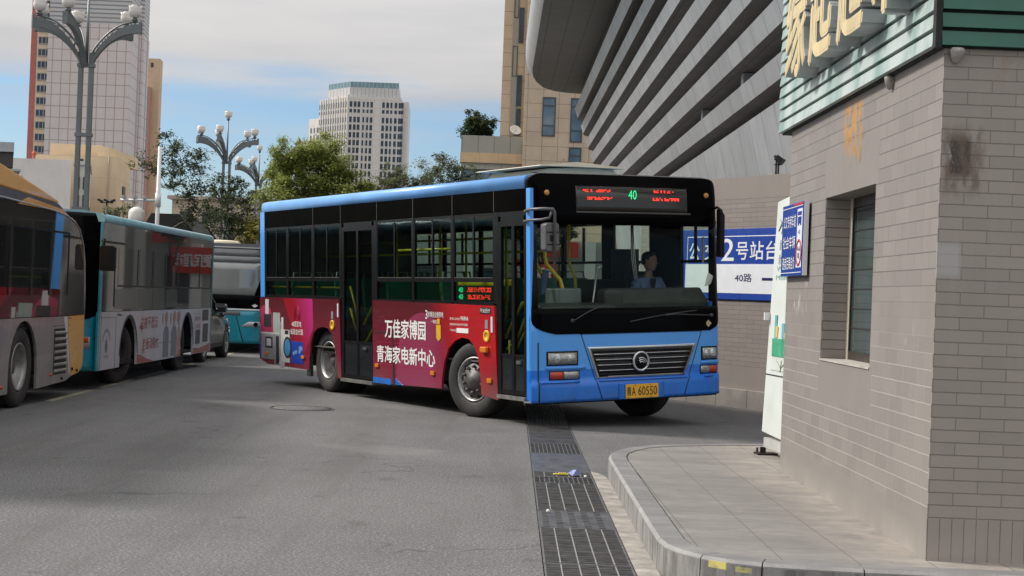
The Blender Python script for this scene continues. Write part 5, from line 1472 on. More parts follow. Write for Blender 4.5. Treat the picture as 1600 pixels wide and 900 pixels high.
base = t.mix(cir, base, (.26, .035, .085))
sc_ = t.math('LESS_THAN', t.math('ABSOLUTE', t.math('SUBTRACT', t.noise(co, 6, 3, .6, (1, .2, 2)), .5)), .0025)
base = t.mix(t.math('MULTIPLY', sc_, .12), base, (.55, .45, .45))
base = t.mix(t.ramp(n1, .5, .75, 0, .25), base, (.10, .03, .035))
lowd = t.ramp(z_, .3, .6, .35, 0)
base = t.mix(t.math('MULTIPLY', lowd, t.ramp(n1, .4, .6)), base, (.16, .12, .11))
t.l(base, b.inputs['Base Color']); b.inputs['Roughness'].default_value = .32
adp = m
white_i = mat('print_white', (.78, .77, .75), .4, var=.05)
m, b, t = newmat('glow_print')
X = t.xyz(t.coord())
d_ = t.math('ADD', t.math('MULTIPLY', X[1], 1.0), t.math('MULTIPLY', X[2], -.45))
c = t.mix(t.ramp(d_, 6.15, 6.45), (.48, .012, .03), (.62, .03, .10)) if False else t.mix(t.ramp(d_, 5.55, 6.35, 1, 0), (.30, .006, .018), (.50, .03, .22))
c = t.mix(t.ramp(d_, 5.36, 5.62, 1, 0), c, (.75, .55, .68))
t.l(c, b.inputs['Base Color']); b.inputs['Roughness'].default_value = .32
glowp = m
flat = lambda nm, rgb: mat(nm, rgb, .35, var=.10, scale=7)
prints = [adp, white_i, glowp, flat('print_pink', (.38, .03, .09)), flat('print_steel', (.30, .31, .32)), flat('print_dark', (.03, .028, .03)), flat('print_pale_green', (.33, .40, .36)), flat('print_blue', (.012, .05, .34)), flat('print_pale', (.55, .55, .55)), blue, flat('print_wash_blue', (.05, .22, .42)), flat('print_light_blue', (.14, .30, .55))]
def arch_pts(pts): return pts
# middle panel (between the doors), with the front wheel arch cut out
mid = [(4.185, .285), (4.185, 1.434), (.85, 1.409), (.77, .27), (1.17, .31), (1.19, .55), (1.24, .75), (1.33, .90), (1.48, .985), (1.66, 1.0), (1.84, .95), (2.00, .85), (2.12, .66), (2.18, .45), (2.19, .324)]
q = MB(); sp(q, mid, 0, .03)
sp(q, rect(3.63, 4.183, .286, .365), -.0025, .001, 9); sp(q, [(3.28, .30), (3.49, .295), (3.49, .385)], -.0025, .001, 9)
# white lettering
e_ = -.004
def sl(mb, tx, s0, s1, z0, z1, mi=1, bold=0., shear=0.): letter(mb, tx, (e_, s0, z0), (0, -1, 0), (0, 0, 1), s0 - s1, z1 - z0, mi, bold)
sl(q, '万佳家博园', 3.80, 2.62, .93, 1.18, 1, .03)
sl(q, '青海家电新中心', 4.055, 2.36, .585, .815, 1, .03)
sl(q, '3', 2.62, 2.56, 1.21, 1.325, 1, .012); sl(q, '秒精选全屋家电', 2.545, 2.13, 1.235, 1.31, 1, .01)
sl(q, '一键购齐', 2.47, 2.25, 1.155, 1.205)
sl(q, '青海公交热线', 1.96, 1.70, 1.215, 1.245); sl(q, '96866', 1.68, 1.48, 1.215, 1.265, 1, .01)
sl(q, '诚邀各界洽谈合作加盟', 1.96, 1.50, 1.145, 1.175)
sl(q, '广告热线', 1.96, 1.80, 1.07, 1.10); sp(q, rect(1.485, 1.785, 1.055, 1.115), -.004, 0, 1)
sp(q, rect(.93, 1.19, 1.305, 1.385), -.003, 0, 5)
for k in range(4): letter(q, '平安西宁'[k], (-.0045, 1.185 - k * .063, 1.32), (0, -1, 0), (0, 0, 1), .055, .05, 1)
# thin white frame round the lower line
for (a0, a1, c0, c1) in ((2.2, 4.08, .856, .861), (2.2, 4.08, .555, .560), (4.115, 4.12, .585, .83), (2.165, 2.17, .585, .83)): sp(q, rect(a0, a1, c0, c1), -.0025, 0, 3)
# dark gaps between flaps
sp(q, [(3.575, .285), (3.585, .98), (3.565, .98), (3.50, .287)], -.0032, .001, 5); sp(q, rect(3.24, 4.16, .985, 1.0), -.0032, .001, 5)
mp_ = bp(q, 'advert_panel', prints)
# rear panel with its arch
rear = [(8.33, 1.43), (8.36, .70), (8.355, .44), (8.02, .36), (6.39, .345), (6.37, .5), (6.32, .75), (6.22, .91), (6.06, .99), (5.88, 1.015), (5.70, .995), (5.56, .92), (5.46, .78), (5.40, .55), (5.36, .285), (5.235, .28), (5.285, 1.43)]
q = MB(); sp(q, rear, 0, .03)
sp(q, [(7.38, 1.425), (6.26, 1.425), (6.24, 1.38), (6.22, .98), (6.52, .60), (6.85, .62), (6.98, .9)], -.002, .001, 2)
q.prism([(8.10 + .33 * math.cos(a) * 1.0, .98 + .33 * math.sin(a)) for a in [2 * math.pi * k / 28 for k in range(28)] if 8.10 + .33 * math.cos(a) < 8.34], -.0022, .001, 'x', 3)
# appliances
def ap(y0, y1, z0, z1, mi, lv): sp(q, rect(y0, y1, z0, z1), -.002 - lv * .0008, .001, mi)
ap(8.10, 7.96, 1.15, 1.40, 8, 1); ap(8.16, 7.86, .955, 1.16, 5, 2)      # range hood
ap(7.78, 7.50, .85, 1.19, 6, 1); ap(7.62, 7.60, .86, 1.18, 4, 2)
ap(8.26, 7.74, .44, .86, 4, 3); ap(8.30, 7.45, .845, .87, 8, 4); ap(8.10, 7.80, .62, .80, 5, 4); ap(8.05, 7.86, .65, .77, 8, 5)
ap(7.73, 7.50, .36, .84, 4, 4); ap(7.66, 7.54, .38, .82, 5, 5)
ap(7.49, 7.12, .42, .93, 8, 4); ap(7.44, 7.36, .46, 1.12, 8, 5); ap(7.52, 7.46, .5, 1.05, 4, 6)
ap(7.30, 7.16, .86, .92, 5, 6)
q.prism([(7.20 + .16 * math.cos(a), .655 + .17 * math.sin(a)) for a in [2 * math.pi * k / 24 for k in range(24)]], -.0068, .001, 'x', 5)
q.prism([(7.20 + .115 * math.cos(a), .655 + .13 * math.sin(a)) for a in [2 * math.pi * k / 24 for k in range(24)]], -.0078, .001, 'x', 10)
q.prism([(7.42 + .10 * math.cos(a), .395 + .075 * math.sin(a)) for a in [2 * math.pi * k / 20 for k in range(20)]], -.0078, .001, 'x', 8)
ap(7.05, 6.60, .42, .76, 7, 2)
for k in range(5):
    a = rnd.uniform(6.66, 6.98); z = rnd.uniform(.48, .70); q.prism([(a + .05 * math.cos(c_) * rnd.uniform(.6, 1.2), z + .035 * math.sin(c_)) for c_ in [2 * math.pi * j / 7 for j in range(7)]], -.0042 - k * .0003, .001, 'x', 11)
# finger print rings and lettering
for rr_ in (.05, .08, .11, .14, .17):
    q.tube([(-.004, 6.82 + rr_ * .72 * math.cos(a), 1.15 + rr_ * math.sin(a)) for a in [math.pi * k / 12 for k in range(-2, 15)]], .0022, 4, 3)
sl(q, '48家家电', 7.03, 6.66, .985, 1.075, 1, .012); sl(q, '省级总代理', 7.08, 6.60, .865, .955, 1, .012)
bp(q, 'advert_panel', prints)
# lamps, flaps and reflectors on the side
side_bits = mat('yellow_ring', (.68, .40, .02), .4)
for s_, z in ((5.53, 1.05), (1.03, 1.035)):
    q = MB(Matrix.Translation((-.002, s_, z)) @ Matrix.Rotation(R(-90), 4, 'Y')); q.lathe([(.075, 0), (.075, .008), (.066, .012), (.040, .012), (.036, .004), (.001, .004)], n=22); o = bp(q, 'filler_ring', side_bits)
    q = MB(); q.box((-.006, s_ - .035, z + .09), (-.003, s_ + .035, z + .20)); bp(q, 'filler_tag', mat('tag_grey', (.25, .23, .25), .5), o)
q = MB(); q.prism([(2.32, 1.14), (2.20, 1.14), (2.20, .97), (2.26, .93), (2.32, .97)], -.006, -.003, 'x'); q.box((-.006, 2.225, 1.15), (-.003, 2.295, 1.22)); bp(q, 'yellow_sticker', side_bits)
for s_, z, h in ((5.335, 1.27, .20), (.905, 1.18, .19)):
    q = MB(); q.box((-.006, s_ - .022, z - h / 2), (-.003, s_ + .022, z + h / 2)); bp(q, 'reflector_strip', mat('strip_white', (.62, .65, .75), .3))
for s_, z, a, c_ in ((6.59, .53, .055, .025), (4.045, .53, .05, .025), (2.415, .51, .05, .028), (.955, .495, .05, .028), (8.04, .528, .05, .03)):
    q = MB(); q.box((-.022, s_ - a, z - c_), (-.003, s_ + a, z + c_)); bp(q, 'side_marker', amber, None, .006)
q = MB(); q.box((-.05, .98, .835), (-.003, 1.13, .905)); bp(q, 'side_indicator', amber, None, .012)

# --- doors
gl_door = glassmat('door_glass', (.56, .62, .60), 1.22)
rail_y = mat('rail_yellow', (.68, .50, .02), .35, var=.08)
def door(y0, y1, z0, z1, ym, rails, name='door'):
    q = MB()
    sp(q, rect(y0 - .03, y0 + .035, z0, z1), .006, .05); sp(q, rect(y1 - .035, y1 + .03, z0, z1), .006, .05); sp(q, rect(y0 + .035, y1 - .035, z1 - .06, z1 + .06), .006, .05)
    sp(q, rect(ym - .03, ym + .03, z0, z1 - .06), .008, .05)
    sp(q, rect(y0 + .035, ym - .03, z0, z0 + .05), .01, .05); sp(q, rect(ym + .03, y1 - .035, z0, z0 + .05), .01, .05)
    sp(q, rect(y0 + .035, ym - .03, .80, .84), .012, .045); sp(q, rect(ym + .03, y1 - .035, .80, .84), .012, .045)
    d = bp(q, name, black_t)
    q = MB(); sp(q, rect(y0 + .035, ym - .03, .841, z1 - .061), .022, .028); sp(q, rect(ym + .03, y1 - .035, .841, z1 - .061), .022, .028); bp(q, 'door_glass', gl_door, d)
    q = MB(); sp(q, rect(y0 + .035, ym - .03, z0 + .051, .799), .018, .03); sp(q, rect(ym + .03, y1 - .035, z0 + .051, .799), .018, .03); bp(q, 'kick_panel', mat('door_panel', (.012, .016, .018), .25), d)
    for pts in rails:
        q = MB(); q.tube([(.07, a, z) for a, z in pts], .017, 7); bp(q, 'handrail', rail_y, d)
    q = MB(); q.box((-.01, (y0 + ym) / 2 - .05, .73), (.012, (y0 + ym) / 2 + .05, .77)); bp(q, 'door_lock', chrome, d)
    q = MB(); q.box((-.03, y0 - .02, z0 - .06), (.30, y1 + .02, z0 - .015)); bp(q, 'door_step', rim_m, d)
    return d
door(4.19, 5.18, .31, 2.475, 4.70, [[(5.06, 1.62), (4.86, 1.28), (4.84, 1.15)], [(5.06, 1.30), (4.86, .98)], [(4.62, 1.08), (4.24, 1.42), (4.24, 1.5)], [(4.62, .76), (4.24, 1.10)]])
door(.135, .735, .36, 2.425, .425, [[(.69, 1.02), (.50, 1.26), (.30, 1.46)], [(.69, .88), (.46, .98), (.28, 1.22), (.17, 1.40)], [(.52, .64), (.44, .9), (.30, 1.05), (.17, 1.2)], [(.6, .55), (.6, 1.0)]])
q = MB(); sp(q, rect(.106, .76, 2.4251 + .061, 2.539), .006, .05); bp(q, 'door_header', black_t)
q = MB(); sp(q, rect(4.161, 5.214, 2.536, 2.5395), .006, .05); bp(q, 'door_header', black_t)
# --- far side: posts, windows, lower wall
q = MB()
fx0, fx1 = BW_ - TH, BW_
q.box((fx0, .06, .35), (fx1, BL - .07, 1.44)); bp(q, 'far_wall', blue)
q = MB(); q.box((fx0, .12, 2.46), (fx1, BL - .07, 2.80)); bp(q, 'far_upper_band', black_p)
q = MB()
fw_ = [(1.42, 2.26), (2.54, 3.50), (3.58, 4.64), (4.72, 5.90), (5.98, 7.1), (7.18, 8.15)]
px_ = [.06, .16] + [k for w_ in fw_ for k in w_] + [8.23]
q.box((fx0, .06, 1.441), (fx1, .16, 2.459))
prev = .731
for a, b_ in fw_:
    q.box((fx0, prev, 1.441), (fx1, a, 2.459)); prev = b_
q.box((fx0, prev, 1.441), (fx1, 8.23, 2.459))
bp(q, 'far_posts', black_t)
for a, b_ in [(.161, .73)] + fw_:
    q = MB(); q.box((fx1 - .025, a, 1.441), (fx1 - .019, b_, 2.459)); o = bp(q, 'far_window', glassmat('far_glass', (.88, .94, .91), 1.25))
    q = MB(); q.box((fx1 - .04, a, 1.93), (fx1 - .006, b_, 1.965)).box((fx1 - .038, (a + b_) / 2 - .015, 1.966), (fx1 - .008, (a + b_) / 2 + .015, 2.44)); bp(q, 'slider_frame', black_t, o)
# --- chassis, floor, interior
q = MB(); q.box((.10, .35, .62), (BW_ - .10, BL - .15, .70)); q.box((.06, 2.4, .36), (.75, 4.1, .619)); q.box((.5, .5, .42), (BW_ - .5, 1.0, .619)); q.box((.4, 2.3, .40), (BW_ - .4, 5.2, .619)); q.box((.3, 6.5, .38), (BW_ - .2, BL - .2, .619)); bp(q, 'chassis', under_m)
for yy in (1.50, 5.87):
    q = MB(); q.tube([(.3, yy, .47), (BW_ - .3, yy, .47)], .09, 10); q.build('axle', under_m, bus)
for y0, y1 in ((1.03, 2.19), (5.33, 6.42)):
    for xa, xb in ((.035, .55), (BW_ - .55, BW_ - .05)):
        q = MB(); ym, rr_ = (y0 + y1) / 2, (y1 - y0) / 2
        pts = [(ym + rr_ * math.cos(a), .42 + (rr_ + .05) * math.sin(a)) for a in [math.pi * k / 12 for k in range(13)]]
        n = len(pts); q.add([(xa, p[0], p[1]) for p in pts] + [(xb, p[0], p[1]) for p in pts], [(i, i + 1, n + i + 1, n + i) for i in range(n - 1)]); q.add([(xb, p[0], p[1]) for p in pts], [tuple(range(n))]) if xa < 1 else q.add([(xa, p[0], p[1]) for p in pts], [tuple(range(n))])
        bp(q, 'wheel_arch', under_m)
q = MB(); q.box((.01, 6.36, .25), (.06, 6.48, .60)); bp(q, 'mud_flap', rubber)
inner = mat('interior_grey', (.16, .17, .165), .7, var=.1)
q = MB(); q.box((.06, .8, .701), (BW_ - .06, BL - .1, .72)).box((.8, .3, .701), (BW_ - .06, .799, .72)); bp(q, 'floor', mat('floor_vinyl', (.09, .085, .08), .7), None)
q = MB(); q.box((.08, .3, 2.74), (BW_ - .08, BL - .1, 2.79)); bp(q, 'ceiling', mat('ceiling_grey', (.09, .09, .088), .7), None)
q = MB(); q.box((.055, .15, 2.46), (.30, 8.1, 2.74)); q.box((BW_ - .3, .15, 2.46), (BW_ - .055, 8.1, 2.74)); bp(q, 'ceiling_duct', mat('duct_dark', (.022, .022, .022), .7), None)
seat_m = mat('seat_green', (.02, .15, .105), .45, var=.15)
def seat(x, y, face=1, hh=1.16):
    q = MB(); q.box((x, y - .40, hh), (x + .42, y, hh + .05)); q.prism([(y - .02, hh + .04), (y + .03, hh + .04), (y + .12, hh + .55), (y + .07, hh + .58)], x + .01, x + .41, 'x'); 
    o = bp(q, 'seat', seat_m, None, .015)
    q = MB(); q.tube([(x + .05, y - .2, .72), (x + .05, y - .2, hh)], .02, 6); q.tube([(x + .37, y - .2, .72), (x + .37, y - .2, hh)], .02, 6); q.tube([(x + .02, y + .09, hh + .35), (x + .06, y + .11, hh + .66), (x + .36, y + .11, hh + .66), (x + .40, y + .09, hh + .35)], .014, 6); bp(q, 'seat_frame', rim_d, o)
for y in (2.35, 3.15, 3.95, 5.65, 6.45, 7.25, 7.95):
    for x in (.12, .58) if y not in (3.95,) else (.12,):
        seat(x, y)
for y in (2.6, 3.4, 4.2, 5.0, 5.8, 6.6, 7.4, 8.0):
    for x in (1.72, 2.18) if y > 4.5 else (2.18,): seat(x, y)
def pole(pts, r_=.018): 
    q = MB(); q.tube(pts, r_, 8); bp(q, 'grab_rail', rail_y)
pole([(.95, 2.15, .72), (.95, 2.15, 2.74)]); pole([(.95, 3.95, .72), (.95, 3.95, 2.74)]); pole([(1.62, 4.4, .72), (1.62, 4.4, 2.74)]); pole([(.95, 5.3, .72), (.95, 5.3, 2.74)])
pole([(.95, 1.2, 2.08), (.95, 8.0, 2.08)], .016); pole([(1.66, 1.9, 2.30), (1.66, 8.0, 2.30)], .016)
pole([(.11, 2.0, 2.12), (.11, 3.6, 2.12)], .016)
for a, b_ in ((5.32, 6.15), (6.3, 7.12), (7.28, 8.04)): pole([(.10, a, 1.60), (.10, b_, 1.60)], .014)
# bent yellow rail beside the fare box, seen through the windscreen
pole([(.78, .50, .95), (.76, .50, 1.62), (.74, .52, 1.72), (.56, .55, 1.92), (.54, .55, 2.0), (.54, .55, 2.7)], .024)
pole([(.60, .72, 1.80), (.50, .72, 1.96), (.42, .72, 1.93), (.36, .72, 1.70), (.36, .72, 1.55)], .022)
pole([(.12, .75, 1.45), (.12, .75, 2.1)], .02)
pole([(1.48, 1.25, .75), (1.44, 1.25, 1.75), (1.36, 1.27, 1.95), (1.36, 1.27, 2.7)], .02)
# yellow bench guard over the front wheel box
q = MB(); q.box((.30, .95, 1.64), (.36, 2.3, 1.73)); bp(q, 'luggage_guard', rail_y, None, .02)
# fare box, dashboard, steering wheel, driver seat, partition
q = MB(); q.box((.62, .36, .72), (.95, .68, 1.62)); q.box((.30, .28, .72), (.60, .52, 1.40)); bp(q, 'fare_box', mat('fare_box', (.14, .15, .15), .4), None, .02)
q = MB(); q.prism([(.10, 1.30), (.10, 1.46), (.24, 1.62), (.42, 1.60), (.55, 1.40), (.55, 1.1), (.14, 1.0)], 1.22, BW_ - .10, 'x'); q.prism([(.0, 1.25), (.02, 1.42), (.30, 1.45), (.30, 1.1)], .15, 1.219, 'x'); q.prism([(.07, 1.31), (.09, 1.60), (.25, 1.60), (.25, 1.3)], 1.10, 1.38, 'x'); bp(q, 'dashboard', mat('dash_dark', (.028, .030, .028), .6, var=.2), None, .03)
q = MB(); SW = Matrix.Translation((2.42, .555, 1.46)) @ Matrix.Rotation(R(-52), 4, 'X')
q.xf = SW
q.lathe([(.21, -.014), (.228, 0), (.21, .014), (.196, 0)], n=30, close=True); q.box((-.2, -.02, -.01), (.2, .02, .01)); q.box((-.02, -.2, -.011), (.02, 0, .011)); q.lathe([(.001, .02), (.06, .02), (.06, -.03), (.03, -.12), (.001, -.3)], n=14); bp(q, 'steering_wheel', black_t)
q = MB(); q.box((2.18, .67, 1.07), (2.66, 1.17, 1.16)); q.prism([(1.13, 1.16), (1.23, 1.16), (1.31, 1.81), (1.22, 1.83)], 2.20, 2.64, 'x'); q.box((2.30, .74, .72), (2.54, 1.10, 1.069)); bp(q, 'driver_seat', mat('driver_seat', (.02, .02, .022), .8), None, .03)
q = MB(); q.box((1.75, 1.62, .72), (2.27, 1.645, 1.72)).box((2.272, 1.62, .72), (BW_ - .07, 1.645, 2.12)); bp(q, 'driver_partition', mat('partition', (.022, .024, .024), .5), None)
q = MB(); q.tube([(1.05, .42, .72), (1.20, .40, 1.86)], .013, 6); q.tube([(1.20, .40, 1.86), (1.27, .40, 1.89)], .016, 6); bp(q, 'gate_bar', mat('gate_bar', (.5, .5, .48), .35, .6))
q = MB(); q.prism([(.40, 1.55), (.47, 1.55), (.52, 1.84), (.44, 1.85)], .42, .445, 'y'); bp(q, 'ticket_reader', mat('reader_navy', (.02, .035, .09), .4), None, .008)
q = MB(); 
for k in range(3): q.tube([(1.58 + k * .02, .22, 2.36), (1.60 + k * .025, .22, 1.95), (1.64 + k * .02, .22, 1.72)], .004, 4)
bp(q, 'hanging_cord', mat('cord_white', (.6, .6, .58), .6))
q = MB(); q.box((2.628, .12, 1.93), (2.642, .15, 2.25)); bp(q, 'pillar_notice', mat('notice_tan', (.42, .36, .30), .6))
q = MB(); q.add([(2.60, .05, 1.63), (2.69, .05, 1.66), (2.72, .03, 1.76), (2.64, .03, 1.80)], [(0, 1, 2, 3)]); q.add([(2.60, .06, 1.63), (2.69, .06, 1.66), (2.72, .04, 1.76), (2.64, .04, 1.80)], [(3, 2, 1, 0)]); bp(q, 'paper_slip', white_i)
# --- wheels (they stay upright on the road)
wheel(bus, .16, 1.50, .470, .470, .27, -1, R(15), 'hub')
wheel(bus, BW_ - .16, 1.50, .470, .470, .27, 1, R(15), 'hub')
wheel(bus, .19, 5.87, .470, .470, .27, -1, 0, 'dish')
wheel(bus, .48, 5.87, .470, .470, .24, -1, 0, 'dish')
wheel(bus, BW_ - .17, 5.87, .470, .470, .27, 1, 0, 'dish')
wheel(bus, BW_ - .46, 5.87, .470, .470, .24, 1, 0, 'dish')

# ---------------------------------------------------------------- driver
skin_m = mat('skin', (.33, .19, .13), .55, var=.08)
shirt_m = mat('uniform_shirt', (.17, .22, .42), .8, var=.12, scale=12)
def skinned(name, nodes, edges, m, parent=None, root=0, sub_=1, extra=None, mtx=None):
    """nodes: (x, y, z, radius); a skin modifier grown along the skeleton and applied"""
    me = bpy.data.meshes.new(name); me.from_pydata([n_[:3] for n_ in nodes], edges, [])
    o = bpy.data.objects.new(name, me); COL.objects.link(o)
    md = o.modifiers.new('skin', 'SKIN'); md.use_smooth_shade = True
    sv = me.skin_vertices[0].data
    for i, n_ in enumerate(nodes):
        r_ = n_[3]; sv[i].radius = (r_, n_[4] if len(n_) > 4 else r_); sv[i].use_root = (i == root)
    s2 = o.modifiers.new('sub', 'SUBSURF'); s2.levels = sub_; s2.render_levels = sub_
    bpy.context.view_layer.update()
    dg = bpy.context.evaluated_depsgraph_get()
    nm_ = bpy.data.meshes.new_from_object(o.evaluated_get(dg))
    bpy.data.objects.remove(o); bpy.data.meshes.remove(me)
    q = MB(); q.add([tuple(v.co) for v in nm_.vertices], [tuple(p.vertices) for p in nm_.polygons], 0, True)
    bpy.data.meshes.remove(nm_)
    if extra: extra(q)
    return q.build(name, m, parent, mtx=mtx)
# seated figure, local: x to the person's left.. faces -y, seat height z = 0 at the pelvis underside
NB_ = [(0, 0, .10, .13, .11), (0, .02, .28, .125, .10), (0, .03, .46, .15, .10), (0, .02, .56, .10, .08), (0, .0, .64, .052), (0, -.015, .70, .055),
       (-.17, .02, .53, .062), (-.25, -.03, .32, .045), (-.19, -.25, .28, .034), (-.17, -.31, .29, .030),
       (.17, .02, .53, .062), (.25, -.03, .32, .045), (.19, -.25, .28, .034), (.17, -.31, .29, .030),
       (-.10, -.05, .08, .085), (-.12, -.42, .07, .062), (-.12, -.45, -.34, .045), (-.12, -.55, -.40, .035),
       (.10, -.05, .08, .085), (.12, -.42, .07, .062), (.12, -.45, -.34, .045), (.12, -.55, -.40, .035)]
EB_ = [(0, 1), (1, 2), (2, 3), (3, 4), (4, 5), (2, 6), (6, 7), (7, 8), (8, 9), (2, 10), (10, 11), (11, 12), (12, 13), (0, 14), (14, 15), (15, 16), (16, 17), (0, 18), (18, 19), (19, 20), (20, 21)]
def head_hands(q):
    HM = Matrix.Translation((0, -.02, .80)) @ Matrix.Rotation(R(34), 4, 'Z')
    q.xf = HM
    ring = []
    prof_ = [(-.125, .030, .030), (-.115, .050, .055), (-.08, .062, .075), (-.04, .070, .088), (.0, .074, .095), (.04, .075, .098), (.075, .068, .090), (.10, .050, .068), (.118, .022, .03)]
    n_ = 16
    vs_ = []
    for z, rx, ry in prof_:
        for k in range(n_):
            a = 2 * math.pi * k / n_; vs_.append((rx * math.cos(a), ry * math.sin(a) - (.012 if z < -.07 else 0), z))
    fs_ = [(i * n_ + k, i * n_ + (k + 1) % n_, (i + 1) * n_ + (k + 1) % n_, (i + 1) * n_ + k) for i in range(len(prof_) - 1) for k in range(n_)]
    fs_ += [tuple(range(n_ - 1, -1, -1)), tuple(range((len(prof_) - 1) * n_, len(prof_) * n_))]
    q.add(vs_, fs_, 0, True)
    q.add([(-.014, -.088, -.04), (.014, -.088, -.04), (0, -.122, -.036), (-.007, -.09, .02), (.007, -.09, .02)], [(0, 2, 3), (1, 4, 2), (2, 4, 3), (0, 1, 2), (0, 3, 4, 1)], 0, True)
    for s_ in (-1, 1):
        q.tube([(s_ * .070, .005, -.035), (s_ * .084, .018, -.005), (s_ * .082, .02, .02), (s_ * .072, .005, .03)], [.008, .012, .012, .007], 6)
        q.lathe([(.001, -.010), (.011, 0), (.001, .010)], Matrix.Translation((s_ * .030, -.085, .008)) @ Matrix.Rotation(R(90), 4, 'X'), n=10)
        q.tube([(s_ * .012, -.094, .028), (s_ * .032, -.091, .032), (s_ * .050, -.076, .026)], [.004, .006, .003], 5)
    q.tube([(-.022, -.086, -.070), (0, -.094, -.068), (.022, -.086, -.070)], [.004, .007, .004], 6)
    q.xf = None
    for s_ in (-1, 1):       # hands: palm and five fingers closed over the wheel rim
        wx, wy, wz = s_ * .17, -.31, .29
        q.tube([(wx, wy, wz), (wx - s_ * .005, wy - .045, wz + .015), (wx - s_ * .01, wy - .085, wz + .022)], [.028, .040, .036], 8)
        for k in range(4):
            ox = (k - 1.5) * .020; ln = (.9, 1.0, .95, .75)[k]
            q.tube([(wx + ox, wy - .08, wz + .025), (wx + ox, wy - .08 - .042 * ln, wz + .022), (wx + ox, wy - .085 - .05 * ln, wz - .012), (wx + ox * .9, wy - .075 - .03 * ln, wz - .034)], [.010, .0095, .009, .007], 6)
        q.tube([(wx - s_ * .030, wy - .03, wz + .005), (wx - s_ * .052, wy - .06, wz + .0), (wx - s_ * .048, wy - .095, wz - .012)], [.013, .011, .008], 6)
DL = LEAN @ Matrix.Translation((2.42, 1.00, 1.15))
DW = Matrix.Translation((.2916, 18.2304, 0)) @ Matrix.Rotation(BYAW, 4, 'Z') @ DL
drv = thing('person', 'bus driver in a light blue uniform shirt seated behind the wheel', 'person')
drv.matrix_world = DW
skinned('body', NB_, EB_, skin_m, drv, 0, 2, head_hands)
NS_ = [(0, 0, .12, .145, .125), (0, .02, .28, .142, .118), (0, .03, .46, .168, .118), (0, .02, .575, .105, .088), (-.18, .02, .535, .078), (-.262, -.03, .32, .060), (-.225, -.15, .295, .050), (.18, .02, .535, .078), (.262, -.03, .32, .060), (.225, -.15, .295, .050)]
skinned('shirt', NS_, [(0, 1), (1, 2), (2, 3), (2, 4), (4, 5), (5, 6), (2, 7), (7, 8), (8, 9)], shirt_m, drv, 0, 2)
NP_ = [(0, 0, .07, .135, .115), (-.10, -.05, .08, .098), (-.12, -.42, .075, .075), (-.12, -.45, -.34, .060), (.10, -.05, .08, .098), (.12, -.42, .075, .075), (.12, -.45, -.34, .060)]
skinned('trousers', NP_, [(0, 1), (1, 2), (2, 3), (0, 4), (4, 5), (5, 6)], mat('navy_trousers', (.02, .022, .035), .85), drv, 0, 2)
q = MB(Matrix.Translation((0, -.02, .80)) @ Matrix.Rotation(R(34), 4, 'Z'))
n_ = 16
hp = [(.02, .079, .100), (.05, .081, .105), (.085, .074, .097), (.112, .054, .073), (.130, .022, .03)]
vs_ = [(rx * math.cos(2 * math.pi * k / n_), ry * math.sin(2 * math.pi * k / n_) + .006 + (.016 if math.sin(2 * math.pi * k / n_) < -.3 and z < .06 else 0), z - (.06 if math.sin(2 * math.pi * k / n_) > .2 and z < .04 else 0)) for z, rx, ry in hp for k in range(n_)]
q.add(vs_, [(i * n_ + k, i * n_ + (k + 1) % n_, (i + 1) * n_ + (k + 1) % n_, (i + 1) * n_ + k) for i in range(4) for k in range(n_)] + [tuple(range(4 * n_, 5 * n_))], 0, True)
q.build('hair', mat('black_hair', (.012, .011, .010), .6), drv)
q = MB(); q.prism([(-.045, .58), (.045, .58), (.018, .40), (-.018, .40)], -.108, -.098, 'y'); q.build('undershirt', mat('dark_tee', (.015, .016, .02), .9), drv)
q = MB(); q.box((-.262, -.02, .44), (-.252, .05, .50)); q.prism([(-.245, .555), (-.12, .60), (-.11, .615), (-.24, .575)], -.03, .05, 'y'); q.build('badges', mat('badge_navy', (.02, .03, .12), .6), drv)

# ---------------------------------------------------------------- parked buses on the left
def make_front(W, bulge, corner, cw_, rake=.03, top=2.2):
    def fs(t_, z):
        u = (t_ - W / 2) / (W / 2); d_ = min(t_, W - t_)
        s_ = -bulge * (1 - u * u)
        if d_ < cw_: s_ += corner * (1 - d_ / cw_) ** 2
        if z > .9: s_ += (z - .9) * rake
        if z > top: s_ += .6 * (z - top) ** 1.6
        return s_
    def patch(mb, tl, tr, zs, nt=20, off=0., th=.02, mi=0):
        fl = tl if callable(tl) else (lambda z: tl); fr_ = tr if callable(tr) else (lambda z: tr)
        A = []; B = []
        for z in zs:
            a, b_ = fl(z), fr_(z)
            for k in range(nt + 1):
                e = k / nt; e = .5 - .5 * math.cos(math.pi * e) if (b_ - a) > 1.5 else e
                t_ = a + (b_ - a) * e
                A.append((t_ - W, fs(t_, z) - off, z)); B.append((t_ - W, fs(t_, z) - off + th, z))
        W_ = nt + 1; n = len(zs); qq = lambda i, k: i * W_ + k
        mb.add(A, [(qq(i, k), qq(i, k + 1), qq(i + 1, k + 1), qq(i + 1, k)) for i in range(n - 1) for k in range(nt)], mi, True)
        mb.add(B, [(qq(i, k), qq(i + 1, k), qq(i + 1, k + 1), qq(i, k + 1)) for i in range(n - 1) for k in range(nt)], mi, True)
        N_ = len(A)
        ed = [(qq(0, k), qq(0, k + 1)) for k in range(nt)] + [(qq(n - 1, k + 1), qq(n - 1, k)) for k in range(nt)] + [(qq(i + 1, 0), qq(i, 0)) for i in range(n - 1)] + [(qq(i, nt), qq(i + 1, nt)) for i in range(n - 1)]
        mb.add(A + B, [(a, N_ + a, N_ + b_, b_) for a, b_ in ed], mi)
        return mb
    return fs, patch
teal = mat('teal_paint', (.010, .235, .32), .28, .1, var=.12, scale=2, coat=.3, dirt=.12)
teal_l = mat('pale_teal_roof', (.24, .44, .50), .35, .1, var=.12, scale=3, dirt=.2)
